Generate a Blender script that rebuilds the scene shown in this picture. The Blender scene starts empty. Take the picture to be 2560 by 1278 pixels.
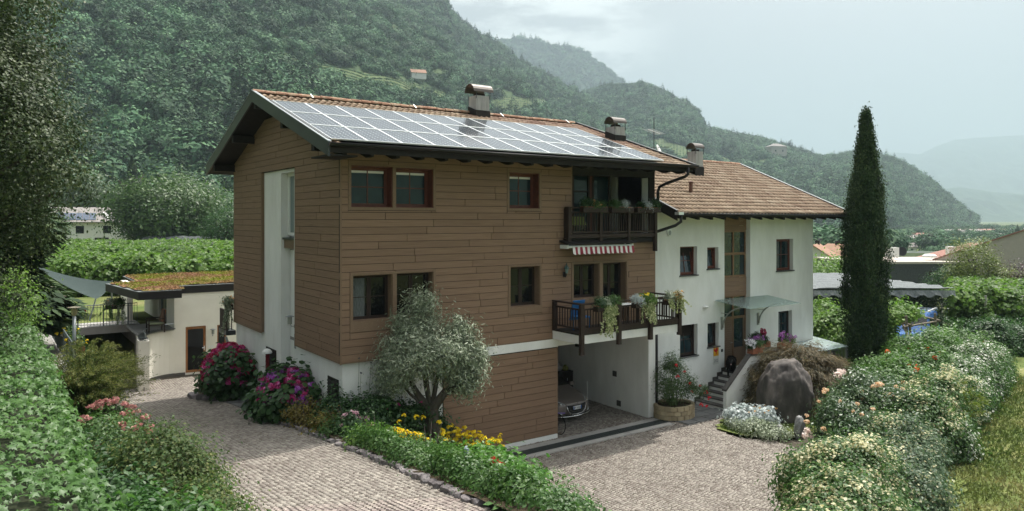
import bpy, math, random
import numpy as np
from mathutils import Vector, Matrix
R = math.radians
random.seed(7)
RNG = np.random.default_rng(11)
SC = bpy.context.scene
COL = SC.collection

# ------------------------------------------------------------------ camera, sky, sun, exposure
CAMP = (-7.6, -18.52, 6.95)
YAW = R(35.4)
cd = bpy.data.cameras.new('camera')
cam = bpy.data.objects.new('camera', cd); COL.objects.link(cam)
cam.location = CAMP; cam.rotation_euler = (R(90), 0, -YAW)
cd.sensor_width = 36.0; cd.lens = 1845/2560*36; cd.shift_y = -(639-548)/2560
cd.clip_start = 0.1; cd.clip_end = 30000
SC.camera = cam

SUN = Vector((0.395, 0.098, 0.914)).normalized()
W = bpy.data.worlds.new("World"); SC.world = W; W.use_nodes = True
nt = W.node_tree; nt.nodes.clear()
o_ = nt.nodes.new('ShaderNodeOutputWorld'); bg = nt.nodes.new('ShaderNodeBackground')
sky = nt.nodes.new('ShaderNodeTexSky'); sky.sky_type = 'NISHITA'; sky.sun_disc = False
sky.sun_elevation = math.asin(SUN.z); sky.sun_rotation = math.atan2(SUN.x, SUN.y)
sky.altitude = 300; sky.air_density = 1.0; sky.dust_density = 5.0; sky.ozone_density = 1.6
tc = nt.nodes.new('ShaderNodeTexCoord')
mp = nt.nodes.new('ShaderNodeMapping'); mp.inputs['Scale'].default_value = (1.0, 1.0, 3.2)
mp.inputs['Rotation'].default_value = (0.25, 0.1, 0.9)
nz = nt.nodes.new('ShaderNodeTexNoise'); nz.inputs['Scale'].default_value = 1.7; nz.inputs['Detail'].default_value = 6; nz.inputs['Roughness'].default_value = .52
rp = nt.nodes.new('ShaderNodeValToRGB'); rp.color_ramp.elements[0].position = .36; rp.color_ramp.elements[1].position = .74
rp.color_ramp.elements[0].color = (.86, .86, .86, 1); rp.color_ramp.elements[1].color = (.72, .72, .72, 1)
mx = nt.nodes.new('ShaderNodeMix'); mx.data_type = 'RGBA'
mx.inputs['B'].default_value = (2.7, 2.5, 2.35, 1)
L = nt.links.new
L(tc.outputs['Generated'], mp.inputs['Vector']); L(mp.outputs[0], nz.inputs['Vector']); L(nz.outputs['Fac'], rp.inputs['Fac'])
L(rp.outputs['Color'], mx.inputs['Factor']); L(sky.outputs[0], mx.inputs['A']); 
# broad glow towards the sun, added to the sky to brighten shaded walls
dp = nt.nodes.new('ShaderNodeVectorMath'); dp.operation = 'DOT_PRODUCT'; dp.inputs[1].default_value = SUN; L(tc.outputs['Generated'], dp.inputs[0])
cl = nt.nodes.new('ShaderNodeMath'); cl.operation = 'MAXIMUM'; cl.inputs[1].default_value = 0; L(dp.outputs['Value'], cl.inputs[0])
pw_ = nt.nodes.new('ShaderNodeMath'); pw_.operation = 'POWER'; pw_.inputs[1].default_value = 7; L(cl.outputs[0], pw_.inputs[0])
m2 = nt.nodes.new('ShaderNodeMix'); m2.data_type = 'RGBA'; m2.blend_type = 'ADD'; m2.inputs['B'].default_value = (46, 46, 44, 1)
# a bank of white cirrus above the valley
cd_ = nt.nodes.new('ShaderNodeVectorMath'); cd_.operation = 'DOT_PRODUCT'; cd_.inputs[1].default_value = Vector((.565, .79, .235)).normalized(); L(tc.outputs['Generated'], cd_.inputs[0])
cm = nt.nodes.new('ShaderNodeMapRange'); cm.interpolation_type = 'SMOOTHSTEP'; cm.inputs['From Min'].default_value = .975; cm.inputs['From Max'].default_value = .998; L(cd_.outputs['Value'], cm.inputs['Value'])
n2 = nt.nodes.new('ShaderNodeTexNoise'); n2.inputs['Scale'].default_value = 9; n2.inputs['Detail'].default_value = 7; n2.inputs['Roughness'].default_value = .55; L(mp.outputs[0], n2.inputs['Vector'])
r2 = nt.nodes.new('ShaderNodeMapRange'); r2.interpolation_type = 'SMOOTHSTEP'; r2.inputs['From Min'].default_value = .38; r2.inputs['From Max'].default_value = .62; L(n2.outputs['Fac'], r2.inputs['Value'])
mu = nt.nodes.new('ShaderNodeMath'); mu.operation = 'MULTIPLY'; L(cm.outputs[0], mu.inputs[0]); L(r2.outputs[0], mu.inputs[1])
m3 = nt.nodes.new('ShaderNodeMix'); m3.data_type = 'RGBA'; m3.inputs['B'].default_value = (6.4, 6.5, 6.3, 1); L(mu.outputs[0], m3.inputs['Factor']); L(mx.outputs['Result'], m3.inputs['A'])
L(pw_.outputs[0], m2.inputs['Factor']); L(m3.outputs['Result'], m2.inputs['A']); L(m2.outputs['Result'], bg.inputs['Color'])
bg.inputs['Strength'].default_value = 0.13
L(bg.outputs[0], o_.inputs[0])
sd = bpy.data.lights.new('sun', 'SUN'); sd.energy = 4.7; sd.angle = R(0.6); sd.color = (1.0, .95, .87)
sun = bpy.data.objects.new('sun', sd); COL.objects.link(sun); sun.location = (40, 10, 100)
sun.rotation_euler = SUN.to_track_quat('Z', 'Y').to_euler()
SC.view_settings.view_transform = 'Standard'; SC.view_settings.look = 'None'
SC.view_settings.gamma = 1.0; SC.view_settings.exposure = 0.54; SC.view_settings.use_curve_mapping = False
SC.cycles.max_bounces = 6; SC.cycles.volume_bounces = 1; SC.cycles.transparent_max_bounces = 12
SC.cycles.diffuse_bounces = 3; SC.cycles.glossy_bounces = 3; SC.cycles.transmission_bounces = 4

# ------------------------------------------------------------------ materials
MAT = {}
def mat(name, c, rough=.8, spec=.3, c2=None, nscale=4.0, stretch=(1, 1, 1), bump=0, bscale=60, metal=0,
        c3=None, attr=None, objrnd=0, transl=0, alpha=None, wstretch=None):
    if name in MAT: return MAT[name]
    m = bpy.data.materials.new(name); m.use_nodes = True; n = m.node_tree; n.nodes.clear()
    out = n.nodes.new('ShaderNodeOutputMaterial'); p = n.nodes.new('ShaderNodeBsdfPrincipled')
    p.inputs['Roughness'].default_value = rough; p.inputs['Specular IOR Level'].default_value = spec; p.inputs['Metallic'].default_value = metal
    l = n.links.new
    g = n.nodes.new('ShaderNodeNewGeometry'); colsock = None
    if attr or c2:
        r = n.nodes.new('ShaderNodeValToRGB'); e = r.color_ramp.elements
        e[0].color = (*c, 1); e[1].color = (*(c3 or c2), 1)
        if c3: k = e.new(.5); k.color = (*c2, 1)
        if attr:
            a = n.nodes.new('ShaderNodeAttribute'); a.attribute_name = attr; l(a.outputs['Fac'], r.inputs['Fac'])
        else:
            mpn = n.nodes.new('ShaderNodeMapping'); mpn.inputs['Scale'].default_value = stretch
            t = n.nodes.new('ShaderNodeTexNoise'); t.inputs['Scale'].default_value = nscale; t.inputs['Detail'].default_value = 5; t.inputs['Roughness'].default_value = .62
            l(g.outputs['Position'], mpn.inputs['Vector']); l(mpn.outputs[0], t.inputs['Vector'])
            mr = n.nodes.new('ShaderNodeMapRange'); mr.inputs['From Min'].default_value = .28; mr.inputs['From Max'].default_value = .72
            l(t.outputs['Fac'], mr.inputs['Value']); l(mr.outputs[0], r.inputs['Fac'])
        colsock = r.outputs['Color']
    else:
        rg = n.nodes.new('ShaderNodeRGB'); rg.outputs[0].default_value = (*c, 1); colsock = rg.outputs[0]
    if objrnd:
        oi = n.nodes.new('ShaderNodeObjectInfo'); h = n.nodes.new('ShaderNodeHueSaturation')
        mr = n.nodes.new('ShaderNodeMapRange'); mr.inputs['To Min'].default_value = 1-objrnd; mr.inputs['To Max'].default_value = 1+objrnd
        l(oi.outputs['Random'], mr.inputs['Value']); l(mr.outputs[0], h.inputs['Value']); l(colsock, h.inputs['Color']); colsock = h.outputs[0]
    l(colsock, p.inputs['Base Color'])
    if bump:
        mpn = n.nodes.new('ShaderNodeMapping'); mpn.inputs['Scale'].default_value = wstretch or stretch
        t = n.nodes.new('ShaderNodeTexNoise'); t.inputs['Scale'].default_value = bscale; t.inputs['Detail'].default_value = 4
        l(g.outputs['Position'], mpn.inputs['Vector']); l(mpn.outputs[0], t.inputs['Vector'])
        b = n.nodes.new('ShaderNodeBump'); b.inputs['Strength'].default_value = bump; b.inputs['Distance'].default_value = .01
        l(t.outputs['Fac'], b.inputs['Height']); l(b.outputs[0], p.inputs['Normal'])
    s = p.outputs[0]
    if transl:
        tr = n.nodes.new('ShaderNodeBsdfTranslucent'); ms = n.nodes.new('ShaderNodeMixShader'); ms.inputs[0].default_value = transl
        h2 = n.nodes.new('ShaderNodeHueSaturation'); h2.inputs['Value'].default_value = 1.5; h2.inputs['Saturation'].default_value = 1.1
        l(colsock, h2.inputs['Color']); l(h2.outputs[0], tr.inputs['Color']); l(s, ms.inputs[1]); l(tr.outputs[0], ms.inputs[2]); s = ms.outputs[0]
    if alpha is not None:
        tp = n.nodes.new('ShaderNodeBsdfTransparent'); tp.inputs[0].default_value = (.80, .88, .86, 1)
        ms = n.nodes.new('ShaderNodeMixShader'); ms.inputs[0].default_value = alpha
        l(tp.outputs[0], ms.inputs[1]); l(s, ms.inputs[2]); s = ms.outputs[0]
    l(s, out.inputs['Surface']); MAT[name] = m; return m

def leafmat(name, c, c2, c3, rough=.45, spec=.35, transl=.32):
    return mat(name, c, rough, spec, c2=c2, c3=c3, attr='rnd', transl=transl)

M_WOOD = mat('wood_cladding', (.180, .110, .070), .7, .25, c2=(.240, .154, .102), c3=(.29, .194, .132), nscale=3.2, stretch=(.35, .35, 22), bump=.25, bscale=6, wstretch=(.5, .5, 40), objrnd=.065)
M_BACK = mat('cladding_backing', (.02, .015, .012), .9)
M_TRIM = mat('wood_trim', (.17, .112, .070), .6, c2=(.24, .16, .105), nscale=5, stretch=(3, 3, 12))
M_STUC = mat('white_stucco', (.70, .70, .665), .92, .15, c2=(.87, .87, .845), nscale=1.3, stretch=(1, 1, .35), bump=.5, bscale=70)
M_STUCY = mat('cream_stucco', (.78, .735, .65), .92, .15, c2=(.86, .82, .73), nscale=1.1, bump=.5, bscale=70)
M_REDW = mat('redbrown_frame', (.10, .028, .018), .45, .4, c2=(.16, .05, .03), nscale=8)
M_DARKW = mat('dark_brown_wood', (.022, .014, .011), .6, .3, c2=(.045, .028, .021), nscale=6, stretch=(3, 3, 1), bump=.15)
M_BLACKW = mat('blackened_wood', (.012, .011, .010), .65, .25, c2=(.026, .022, .020), nscale=5)
M_BARGE = mat('barge_metal', (.028, .033, .035), .4, .5, c2=(.045, .05, .052), nscale=2)
M_GUT = mat('gutter_metal', (.03, .028, .03), .38, .5, metal=.5)
M_PANE = mat('window_glass', (.010, .022, .028), .04, .7, c2=(.016, .040, .048), nscale=2.0)
M_PANED = mat('dark_window_glass', (.006, .007, .008), .05, .35)
M_WHITE = mat('white_paint', (.78, .78, .76), .5, .3)
M_TILE = mat('roof_tile', (.19, .125, .092), .85, .2, c2=(.28, .205, .145), c3=(.36, .28, .205), nscale=2.2, objrnd=.16, bump=.3)
M_TILES = mat('roof_tile_mass', (.19, .115, .085), .85, .2, c2=(.27, .18, .135), c3=(.36, .27, .20), attr='rnd', bump=.3)
M_TILER = mat('lichen_ridge_tile', (.20, .10, .07), .9, .15, c2=(.29, .17, .115), c3=(.42, .36, .27), nscale=5, objrnd=.15, bump=.5)
M_METAL = mat('grey_metal', (.30, .32, .33), .4, .5, metal=.7)
M_RAIL = mat('painted_railing', (.10, .12, .125), .5, .4)
M_CONC = mat('concrete', (.26, .25, .24), .9, .2, c2=(.36, .35, .33), nscale=1.5, bump=.3)
M_SLATE = mat('slate_slab', (.075, .078, .08), .7, .3, c2=(.13, .132, .13), nscale=3, objrnd=.2, bump=.3, bscale=20)
M_STEP = mat('step_stone', (.06, .055, .052), .75, .3, c2=(.10, .092, .086), nscale=5)
M_TERRA = mat('terracotta', (.33, .12, .07), .8, .2, c2=(.42, .17, .10), nscale=6)
M_SOIL = mat('bed_soil', (.035, .026, .018), 1, .1, c2=(.07, .055, .035), nscale=5, bump=1, bscale=20)
M_BARK = mat('bark', (.05, .042, .034), .95, .1, c2=(.13, .115, .095), nscale=9, stretch=(1, 1, .25), bump=1.0, bscale=14)
M_ROCK = mat('edge_rock', (.10, .085, .088), .9, .2, c2=(.24, .22, .22), nscale=5, bump=1, bscale=16, objrnd=.25)
M_GLASSR = mat('canopy_glass', (.30, .38, .37), .08, .8, alpha=.42)

# ------------------------------------------------------------------ mesh helpers
def props(o, label=None, cat=None, group=None, kind=None):
    if label: o['label'] = label
    if cat: o['category'] = cat
    if group: o['group'] = group
    if kind: o['kind'] = kind
    return o
def origin_of(p):
    v = Vector((0, 0, 0))
    while p is not None: v = v + p.location; p = p.parent
    return v
def link(name, me, parent=None, loc=None, **k):
    o = bpy.data.objects.new(name, me); COL.objects.link(o)
    if parent is not None: o.parent = parent
    if loc is not None: o.location = loc
    return props(o, **k)
def thing(name, label, cat, loc=(0, 0, 0), group=None, rz=0):
    o = bpy.data.objects.new(name, None); COL.objects.link(o); o.location = loc; o.rotation_euler = (0, 0, rz)
    o.empty_display_size = .3
    return props(o, label, cat, group)
def npmesh(name, V, F, m=None, smooth=False, attrs=None):
    """F: (n,k) array of equal-size faces, or list of such arrays"""
    me = bpy.data.meshes.new(name); Fs = F if isinstance(F, list) else [F]
    V = np.asarray(V, np.float32); me.vertices.add(len(V)); me.vertices.foreach_set('co', V.ravel())
    idx = np.concatenate([f.ravel() for f in Fs]).astype(np.int32)
    tot = np.concatenate([np.full(len(f), f.shape[1]) for f in Fs]).astype(np.int32)
    st = np.concatenate([[0], np.cumsum(tot)[:-1]]).astype(np.int32)
    me.loops.add(len(idx)); me.polygons.add(len(tot))
    me.loops.foreach_set('vertex_index', idx); me.polygons.foreach_set('loop_start', st); me.polygons.foreach_set('loop_total', tot)
    if smooth: me.polygons.foreach_set('use_smooth', np.ones(len(tot), bool))
    for an, av in (attrs or {}).items():
        a = me.attributes.new(an, 'FLOAT', 'POINT'); a.data.foreach_set('value', np.asarray(av, np.float32))
    if m: me.materials.append(m)
    me.update(); return me
class MB:
    def __init__(s): s.v = []; s.f = []; s.r = []
    def add(s, vs, fs, rnd=None):
        b = len(s.v); s.v += [tuple(v) for v in vs]; s.f += [tuple(i+b for i in f) for f in fs]
        s.r += [random.random() if rnd is None else rnd]*len(vs); return s
    def box(s, x0, y0, z0, x1, y1, z1, rnd=None):
        x0, x1 = sorted((x0, x1)); y0, y1 = sorted((y0, y1)); z0, z1 = sorted((z0, z1))
        return s.add([(x0, y0, z0), (x1, y0, z0), (x1, y1, z0), (x0, y1, z0), (x0, y0, z1), (x1, y0, z1), (x1, y1, z1), (x0, y1, z1)],
              [(0, 3, 2, 1), (4, 5, 6, 7), (0, 1, 5, 4), (1, 2, 6, 5), (2, 3, 7, 6), (3, 0, 4, 7)], rnd)
    def obox(s, c, ax, ay, az, hx, hy, hz):
        c = Vector(c); ax, ay, az = Vector(ax).normalized()*hx, Vector(ay).normalized()*hy, Vector(az).normalized()*hz
        vs = [c-ax-ay-az, c+ax-ay-az, c+ax+ay-az, c-ax+ay-az, c-ax-ay+az, c+ax-ay+az, c+ax+ay+az, c-ax+ay+az]
        return s.add(vs, [(0, 3, 2, 1), (4, 5, 6, 7), (0, 1, 5, 4), (1, 2, 6, 5), (2, 3, 7, 6), (3, 0, 4, 7)])
    def beam(s, a, b, w, h, up=(0, 0, 1)):
        a, b = Vector(a), Vector(b); d = (b-a).normalized(); u = Vector(up); x = d.cross(u).normalized(); y = x.cross(d)
        return s.obox((a+b)/2, x, d, y, w/2, (b-a).length/2, h/2)
    def tube(s, pts, r, n=8, cap=True, rnd=None):
        pts = [Vector(p) for p in pts]; rs = r if isinstance(r, (list, tuple)) else [r]*len(pts)
        vs = []; fs = []; px = None
        for i, p in enumerate(pts):
            d = (pts[min(i+1, len(pts)-1)]-pts[max(i-1, 0)]).normalized()
            if px is None: px = d.orthogonal().normalized()
            x = (px-d*px.dot(d)).normalized(); px = x; y = d.cross(x)
            for k in range(n):
                a = 2*math.pi*k/n; vs.append(p+(x*math.cos(a)+y*math.sin(a))*rs[i])
        for i in range(len(pts)-1):
            for k in range(n): fs.append((i*n+k, i*n+(k+1) % n, (i+1)*n+(k+1) % n, (i+1)*n+k))
        if cap: fs += [tuple(range(n))[::-1], tuple((len(pts)-1)*n+k for k in range(n))]
        return s.add(vs, fs, rnd)
    def lathe(s, c, prof, n=14, rnd=None):
        vs = []; fs = []
        for (r, z) in prof:
            for k in range(n): a = 2*math.pi*k/n; vs.append((c[0]+r*math.cos(a), c[1]+r*math.sin(a), c[2]+z))
        for i in range(len(prof)-1):
            for k in range(n): fs.append((i*n+k, i*n+(k+1) % n, (i+1)*n+(k+1) % n, (i+1)*n+k))
        fs += [tuple(range(n))[::-1], tuple((len(prof)-1)*n+k for k in range(n))]
        return s.add(vs, fs, rnd)
    def prism(s, poly, ext, rnd=None):
        """poly: list of 3D points (planar), ext: extrusion vector"""
        n = len(poly); p = [Vector(q) for q in poly]; e = Vector(ext)
        return s.add(p+[q+e for q in p], [tuple(range(n)), tuple(range(2*n-1, n-1, -1))]+[(i, i+n, (i+1) % n+n, (i+1) % n)[::-1][::-1] for i in range(n)], rnd)
    def quad(s, a, b, c, d, rnd=None): return s.add([a, b, c, d], [(0, 1, 2, 3)], rnd)
    def build(s, name, m, parent=None, label=None, cat=None, group=None, kind=None, smooth=False, bevel=0, solid=True):
        off = origin_of(parent) if parent is not None else None
        if off is None:
            xs = [v[0] for v in s.v]; ys = [v[1] for v in s.v]; zs = [v[2] for v in s.v]
            off = Vector(((min(xs)+max(xs))/2, (min(ys)+max(ys))/2, min(zs)))
            loc = off
        else: loc = None
        me = bpy.data.meshes.new(name)
        me.from_pydata([(v[0]-off.x, v[1]-off.y, v[2]-off.z) for v in s.v], [], s.f)
        a = me.attributes.new('rnd', 'FLOAT', 'POINT'); a.data.foreach_set('value', s.r)
        me.materials.append(m)
        if solid:
            import bmesh
            b = bmesh.new(); b.from_mesh(me); bmesh.ops.recalc_face_normals(b, faces=b.faces); b.to_mesh(me); b.free()
        if smooth: me.polygons.foreach_set('use_smooth', [True]*len(me.polygons))
        o = link(name, me, parent, loc, label=label, cat=cat, group=group, kind=kind)
        if bevel:
            bm = o.modifiers.new('bevel', 'BEVEL'); bm.width = bevel; bm.segments = 2; bm.limit_method = 'ANGLE'
        return o
def copy_tree(o, parent=None, loc=None, rz=None, scale=None):
    c = o.copy(); COL.objects.link(c); c.parent = parent
    if loc is not None: c.location = loc
    if rz is not None: c.rotation_euler = (0, 0, rz)
    if scale is not None: c.scale = (scale,)*3
    for ch in list(o.children): copy_tree(ch, c)
    return c
def rects_minus(rect, holes):
    out = [rect]
    for h in holes:
        nw = []
        for (a, b, c, d) in out:     # a<x<c , b<z<d
            if h[0] >= c or h[2] <= a or h[1] >= d or h[3] <= b: nw.append((a, b, c, d)); continue
            if h[0] > a+.004: nw.append((a, b, h[0], d))
            if h[2] < c-.004: nw.append((h[2], b, c, d))
            x0, x1 = max(a, h[0]), min(c, h[2])
            if h[1] > b+.004: nw.append((x0, b, x1, h[1]))
            if h[3] < d-.004: nw.append((x0, h[3], x1, d))
        out = nw
    return out
def clip_poly(P, nx, nz, c):
    out = []
    for i in range(len(P)):
        a, b = P[i], P[(i+1) % len(P)]; da = nx*a[0]+nz*a[1]-c; db = nx*b[0]+nz*b[1]-c
        if da <= 0: out.append(a)
        if (da < 0 < db) or (db < 0 < da):
            k = da/(da-db); out.append((a[0]+(b[0]-a[0])*k, a[1]+(b[1]-a[1])*k))
    return out

# ------------------------------------------------------------------ numpy noise
_h = np.random.default_rng(3).random((256, 256))
def vnoise(x, y):
    xi = np.floor(x).astype(int); yi = np.floor(y).astype(int); xf = x-xi; yf = y-yi
    xf = xf*xf*(3-2*xf); yf = yf*yf*(3-2*yf)
    g = lambda i, j: _h[(xi+i) % 256, (yi+j) % 256]
    return (g(0, 0)*(1-xf)+g(1, 0)*xf)*(1-yf)+(g(0, 1)*(1-xf)+g(1, 1)*xf)*yf
def fbm(x, y, o=4, r=.5):
    s = 0; a = 1; t = 0
    for i in range(o): s = s+a*vnoise(x*2**i+17*i, y*2**i+31*i); t += a; a *= r
    return s/t
def sm(x): x = np.clip(x, 0, 1); return x*x*(3-2*x)

# ------------------------------------------------------------------ foliage helpers
def unit(v): return v/np.maximum(np.linalg.norm(v, axis=-1, keepdims=True), 1e-9)
TPL = {
 'leaf': (np.array([(0, 0, 0), (.45, .30, .08), (1, 0, 0), (.45, -.30, .08)]), [(0, 1, 2), (0, 2, 3)]),
 'round': (np.array([(0, 0, 0), (.2, .38, .07), (.65, .42, .07), (1, 0, -.06), (.65, -.42, .07), (.2, -.38, .07)]), [(0, 1, 2), (0, 2, 3), (0, 3, 4), (0, 4, 5)]),
 'long': (np.array([(0, 0, 0), (.5, .09, .03), (1, 0, 0), (.5, -.09, .03)]), [(0, 1, 2), (0, 2, 3)]),
 'sprig': (np.array([(0, 0, 0), (.5, .11, .03), (1, 0, 0), (.5, -.11, .03)]), [(0, 1, 2), (0, 2, 3)]),
 'blade': (np.array([(0, .03, 0), (0, -.03, 0), (.55, -.025, .0), (.55, .025, 0), (1, 0, -.12)]), [(0, 1, 2), (0, 2, 3), (3, 2, 4)]),
 'ivy': (np.array([(0, 0, 0), (-.12, .34, -.06), (.20, .24, .04), (.34, .62, -.08), (.50, .22, .05), (1.0, 0, -.12), (.50, -.22, .05), (.34, -.62, -.08), (.20, -.24, .04), (-.12, -.34, -.06), (.35, 0, .06)]),
         [(0, 1, 2), (0, 2, 10), (2, 3, 4), (2, 4, 10), (4, 5, 10), (10, 5, 6), (10, 6, 8), (6, 7, 8), (10, 8, 0), (8, 9, 0)]),
 'tri': (np.array([(0, .22, 0), (0, -.22, 0), (1, 0, 0)]), [(0, 1, 2)]),
}
def leaf_arrays(P, N, size, kind='leaf', T=None, rnd=None, droop=0, rng=RNG):
    n = len(P); tv, tf = TPL[kind]; tf = np.array(tf)
    N = unit(N)
    if T is None: T = rng.normal(size=(n, 3))
    T = T-(T*N).sum(1, keepdims=True)*N; T = unit(T)
    if droop: T = unit(T+np.array([0, 0, -droop])); N = unit(N-(T*N).sum(1, keepdims=True)*T)
    B = np.cross(N, T); s = (size*np.ones(n))[:, None, None]
    V = P[:, None, :]+s*(tv[None, :, 0:1]*T[:, None, :]+tv[None, :, 1:2]*B[:, None, :]+tv[None, :, 2:3]*N[:, None, :])
    F = (np.arange(n)*len(tv))[:, None, None]+tf[None]
    if rnd is None: rnd = rng.random(n)
    return V.reshape(-1, 3), F.reshape(-1, 3), np.repeat(rnd, len(tv))
def join(parts):
    V = []; F = []; A = []; b = 0
    for v, f, a in parts: V.append(v); F.append(f+b); A.append(a); b += len(v)
    return np.concatenate(V), np.concatenate(F), np.concatenate(A)
def leaf_obj(name, arrs, m, parent=None, off=None, **k):
    V, F, A = arrs if isinstance(arrs, tuple) else join(arrs)
    loc = None
    if parent is not None: o = np.array(origin_of(parent))
    elif off is not None: o = np.array(off); loc = off
    else: o = np.array([V[:, 0].mean(), V[:, 1].mean(), V[:, 2].min()]); loc = tuple(o)
    me = npmesh(name, V-o, F, m, attrs={'rnd': A})
    return link(name, me, parent, loc, **k)
def sph(n, rng=RNG, zmin=-1.):
    v = unit(rng.normal(size=(int(n*2.6)+20, 3))); v = v[v[:, 2] > zmin]; return v[:n]
def crown(c, rad, ncl, cr, per, size, kind='leaf', zmin=-.5, inner=.72, up=.5, squash=.8, droop=0, rng=RNG, lump=.18, T=None, out=.7, sizev=.35):
    """leaf clumps over an uneven ellipsoid: centre c, radii rad"""
    D = sph(ncl, rng, zmin); k = len(D); rad = np.array(rad)
    lm = 1+lump*(fbm(D[:, 0]*2.3+9+c[0], D[:, 1]*2.3+D[:, 2]*1.9+5+c[1], 3)-.5)*4
    C = np.array(c)+D*rad*(inner+(1-inner)*rng.random(k)**.6)[:, None]*lm[:, None]
    O = rng.normal(size=(k, per, 3))*np.array([1, 1, squash])*(.45*cr*(.6+.8*rng.random(k)))[:, None, None]
    P = (C[:, None]+O).reshape(-1, 3)
    Nn = (unit(O)*.6+D[:, None]*out+np.array([0, 0, up])+rng.normal(size=O.shape)*.45).reshape(-1, 3)
    tone = np.clip(rng.random(k)[:, None]*.55+rng.random((k, per))*.45, 0, 1).reshape(-1)
    s = size*(1-sizev+2*sizev*rng.random(len(P)))
    return leaf_arrays(P, Nn, s, kind, T=None if T is None else np.tile(T, (len(P), 1))+rng.normal(size=(len(P), 3))*.5, rnd=tone, droop=droop, rng=rng)
def trunk(mb, p0, p1, r0, r1, n=6, wob=.06, seg=8):
    p0, p1 = Vector(p0), Vector(p1); L_ = (p1-p0).length; pts = []; rs = []
    for i in range(n+1):
        k = i/n; w = Vector((random.uniform(-1, 1), random.uniform(-1, 1), 0))*wob*L_*(0 if i in (0, n) else 1)
        pts.append(p0.lerp(p1, k)+w*.5); rs.append(r0+(r1-r0)*k)
    mb.tube(pts, rs, seg); return pts
def scatter(name, P, S, Rz, protos, pick, parent=None, **k):
    """one object of kind stuff: geometry-node instances of unlinked prototype meshes on points"""
    me = bpy.data.meshes.new(name); P = np.asarray(P, np.float32); me.vertices.add(len(P)); me.vertices.foreach_set('co', P.ravel())
    for an, av in (('sc', S), ('rz', Rz)):
        a = me.attributes.new(an, 'FLOAT', 'POINT'); a.data.foreach_set('value', np.asarray(av, np.float32))
    a = me.attributes.new('pk', 'INT', 'POINT'); a.data.foreach_set('value', np.asarray(pick, np.int32))
    me.update(); o = link(name, me, parent, **k)
    ng = bpy.data.node_groups.new(name+'_nodes', 'GeometryNodeTree')
    ng.interface.new_socket('Geometry', in_out='INPUT', socket_type='NodeSocketGeometry')
    ng.interface.new_socket('Geometry', in_out='OUTPUT', socket_type='NodeSocketGeometry')
    N = ng.nodes.new; l = ng.links.new
    gi = N('NodeGroupInput'); go = N('NodeGroupOutput'); jn = N('GeometryNodeJoinGeometry')
    def at(nm, ty):
        a = N('GeometryNodeInputNamedAttribute'); a.data_type = ty; a.inputs['Name'].default_value = nm; return a.outputs['Attribute']
    sc = at('sc', 'FLOAT'); rz = at('rz', 'FLOAT'); pk = at('pk', 'INT')
    cb = N('ShaderNodeCombineXYZ'); l(rz, cb.inputs['Z'])
    for i, pr in enumerate(protos):
        cmpn = N('FunctionNodeCompare'); cmpn.data_type = 'INT'; cmpn.operation = 'EQUAL'; l(pk, cmpn.inputs[2]); cmpn.inputs[3].default_value = i
        oi = N('GeometryNodeObjectInfo'); oi.inputs['Object'].default_value = pr; oi.inputs['As Instance'].default_value = True
        ip = N('GeometryNodeInstanceOnPoints')
        l(gi.outputs[0], ip.inputs['Points']); l(cmpn.outputs[0], ip.inputs['Selection']); l(oi.outputs['Geometry'], ip.inputs['Instance'])
        l(cb.outputs[0], ip.inputs['Rotation']); l(sc, ip.inputs['Scale']); l(ip.outputs[0], jn.inputs[0])
    l(jn.outputs[0], go.inputs[0])
    md = o.modifiers.new('scatter', 'NODES'); md.node_group = ng
    return o

# ------------------------------------------------------------------ ground heights
def G(t, s):
    """height of the paved ground (metres) : the drive on the left falls away from the camera, the forecourt is level"""
    t = np.asarray(t, float); s = np.asarray(s, float)
    zl = np.maximum(1.49-.103*s, .04); w = sm((t+.8)/5.2)
    return zl*(1-w)+(-.1)*w
def g1(t, s): return float(G(t, s))
# ------------------------------------------------------------------ terrain
FW = np.array([math.sin(YAW), math.cos(YAW)]); RT = np.array([math.cos(YAW), -math.sin(YAW)])
C2 = np.array(CAMP[:2])
def world_xy(a, Y):
    """a: bearing (tangent, right of the valley axis), Y: metres along the axis"""
    a = np.asarray(a, float)[..., None]; Y = np.asarray(Y, float)[..., None]
    return C2+Y*(FW+a*RT)
def ground_z(t, s):
    X = (t-C2[0])*RT[0]+(s-C2[1])*RT[1]; Y = (t-C2[0])*FW[0]+(s-C2[1])*FW[1]
    base = -.3-1.7*sm((Y-38)/50)-6*sm((Y-85)/230)
    left = -.3+2.0*sm((Y-36)/10)-1.4*sm((Y-60)/110)+0*X
    wl = sm((4-X-.10*Y)/10)
    z = base*(1-wl)+left*wl
    up = ((t < -6.9) | ((s > 19.6) & (t < 1.0))) & (t > -60) & (s < 34) & ~((t > -5.5) & (t < -1.9) & (s < 25.5))
    z = np.where(up & (s > -12), 2.12, z)
    return z
gx = np.concatenate([-np.geomspace(30, 13200, 44)[::-1], np.arange(-29.6, 40, .42), np.geomspace(41, 13200, 46)])
gy = np.concatenate([-np.geomspace(24, 13200, 34)[::-1], np.arange(-23.6, 50, .42), np.geomspace(51, 13200, 54)])
TX, TY = np.meshgrid(gx, gy, indexing='ij')
TZ = ground_z(TX, TY)+np.where(np.hypot(TX, TY) > 60, (fbm(TX/37, TY/37, 3)-.5)*1.0, 0)
nx, ny = TX.shape; I = np.arange(nx*ny).reshape(nx, ny)
F4 = np.stack([I[:-1, :-1], I[1:, :-1], I[1:, 1:], I[:-1, 1:]], -1).reshape(-1, 4)
M_GROUND = mat('meadow_ground', (.055, .085, .022), .95, .1, c2=(.10, .125, .04), c3=(.17, .16, .07), nscale=.35, bump=.6, bscale=9)
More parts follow.
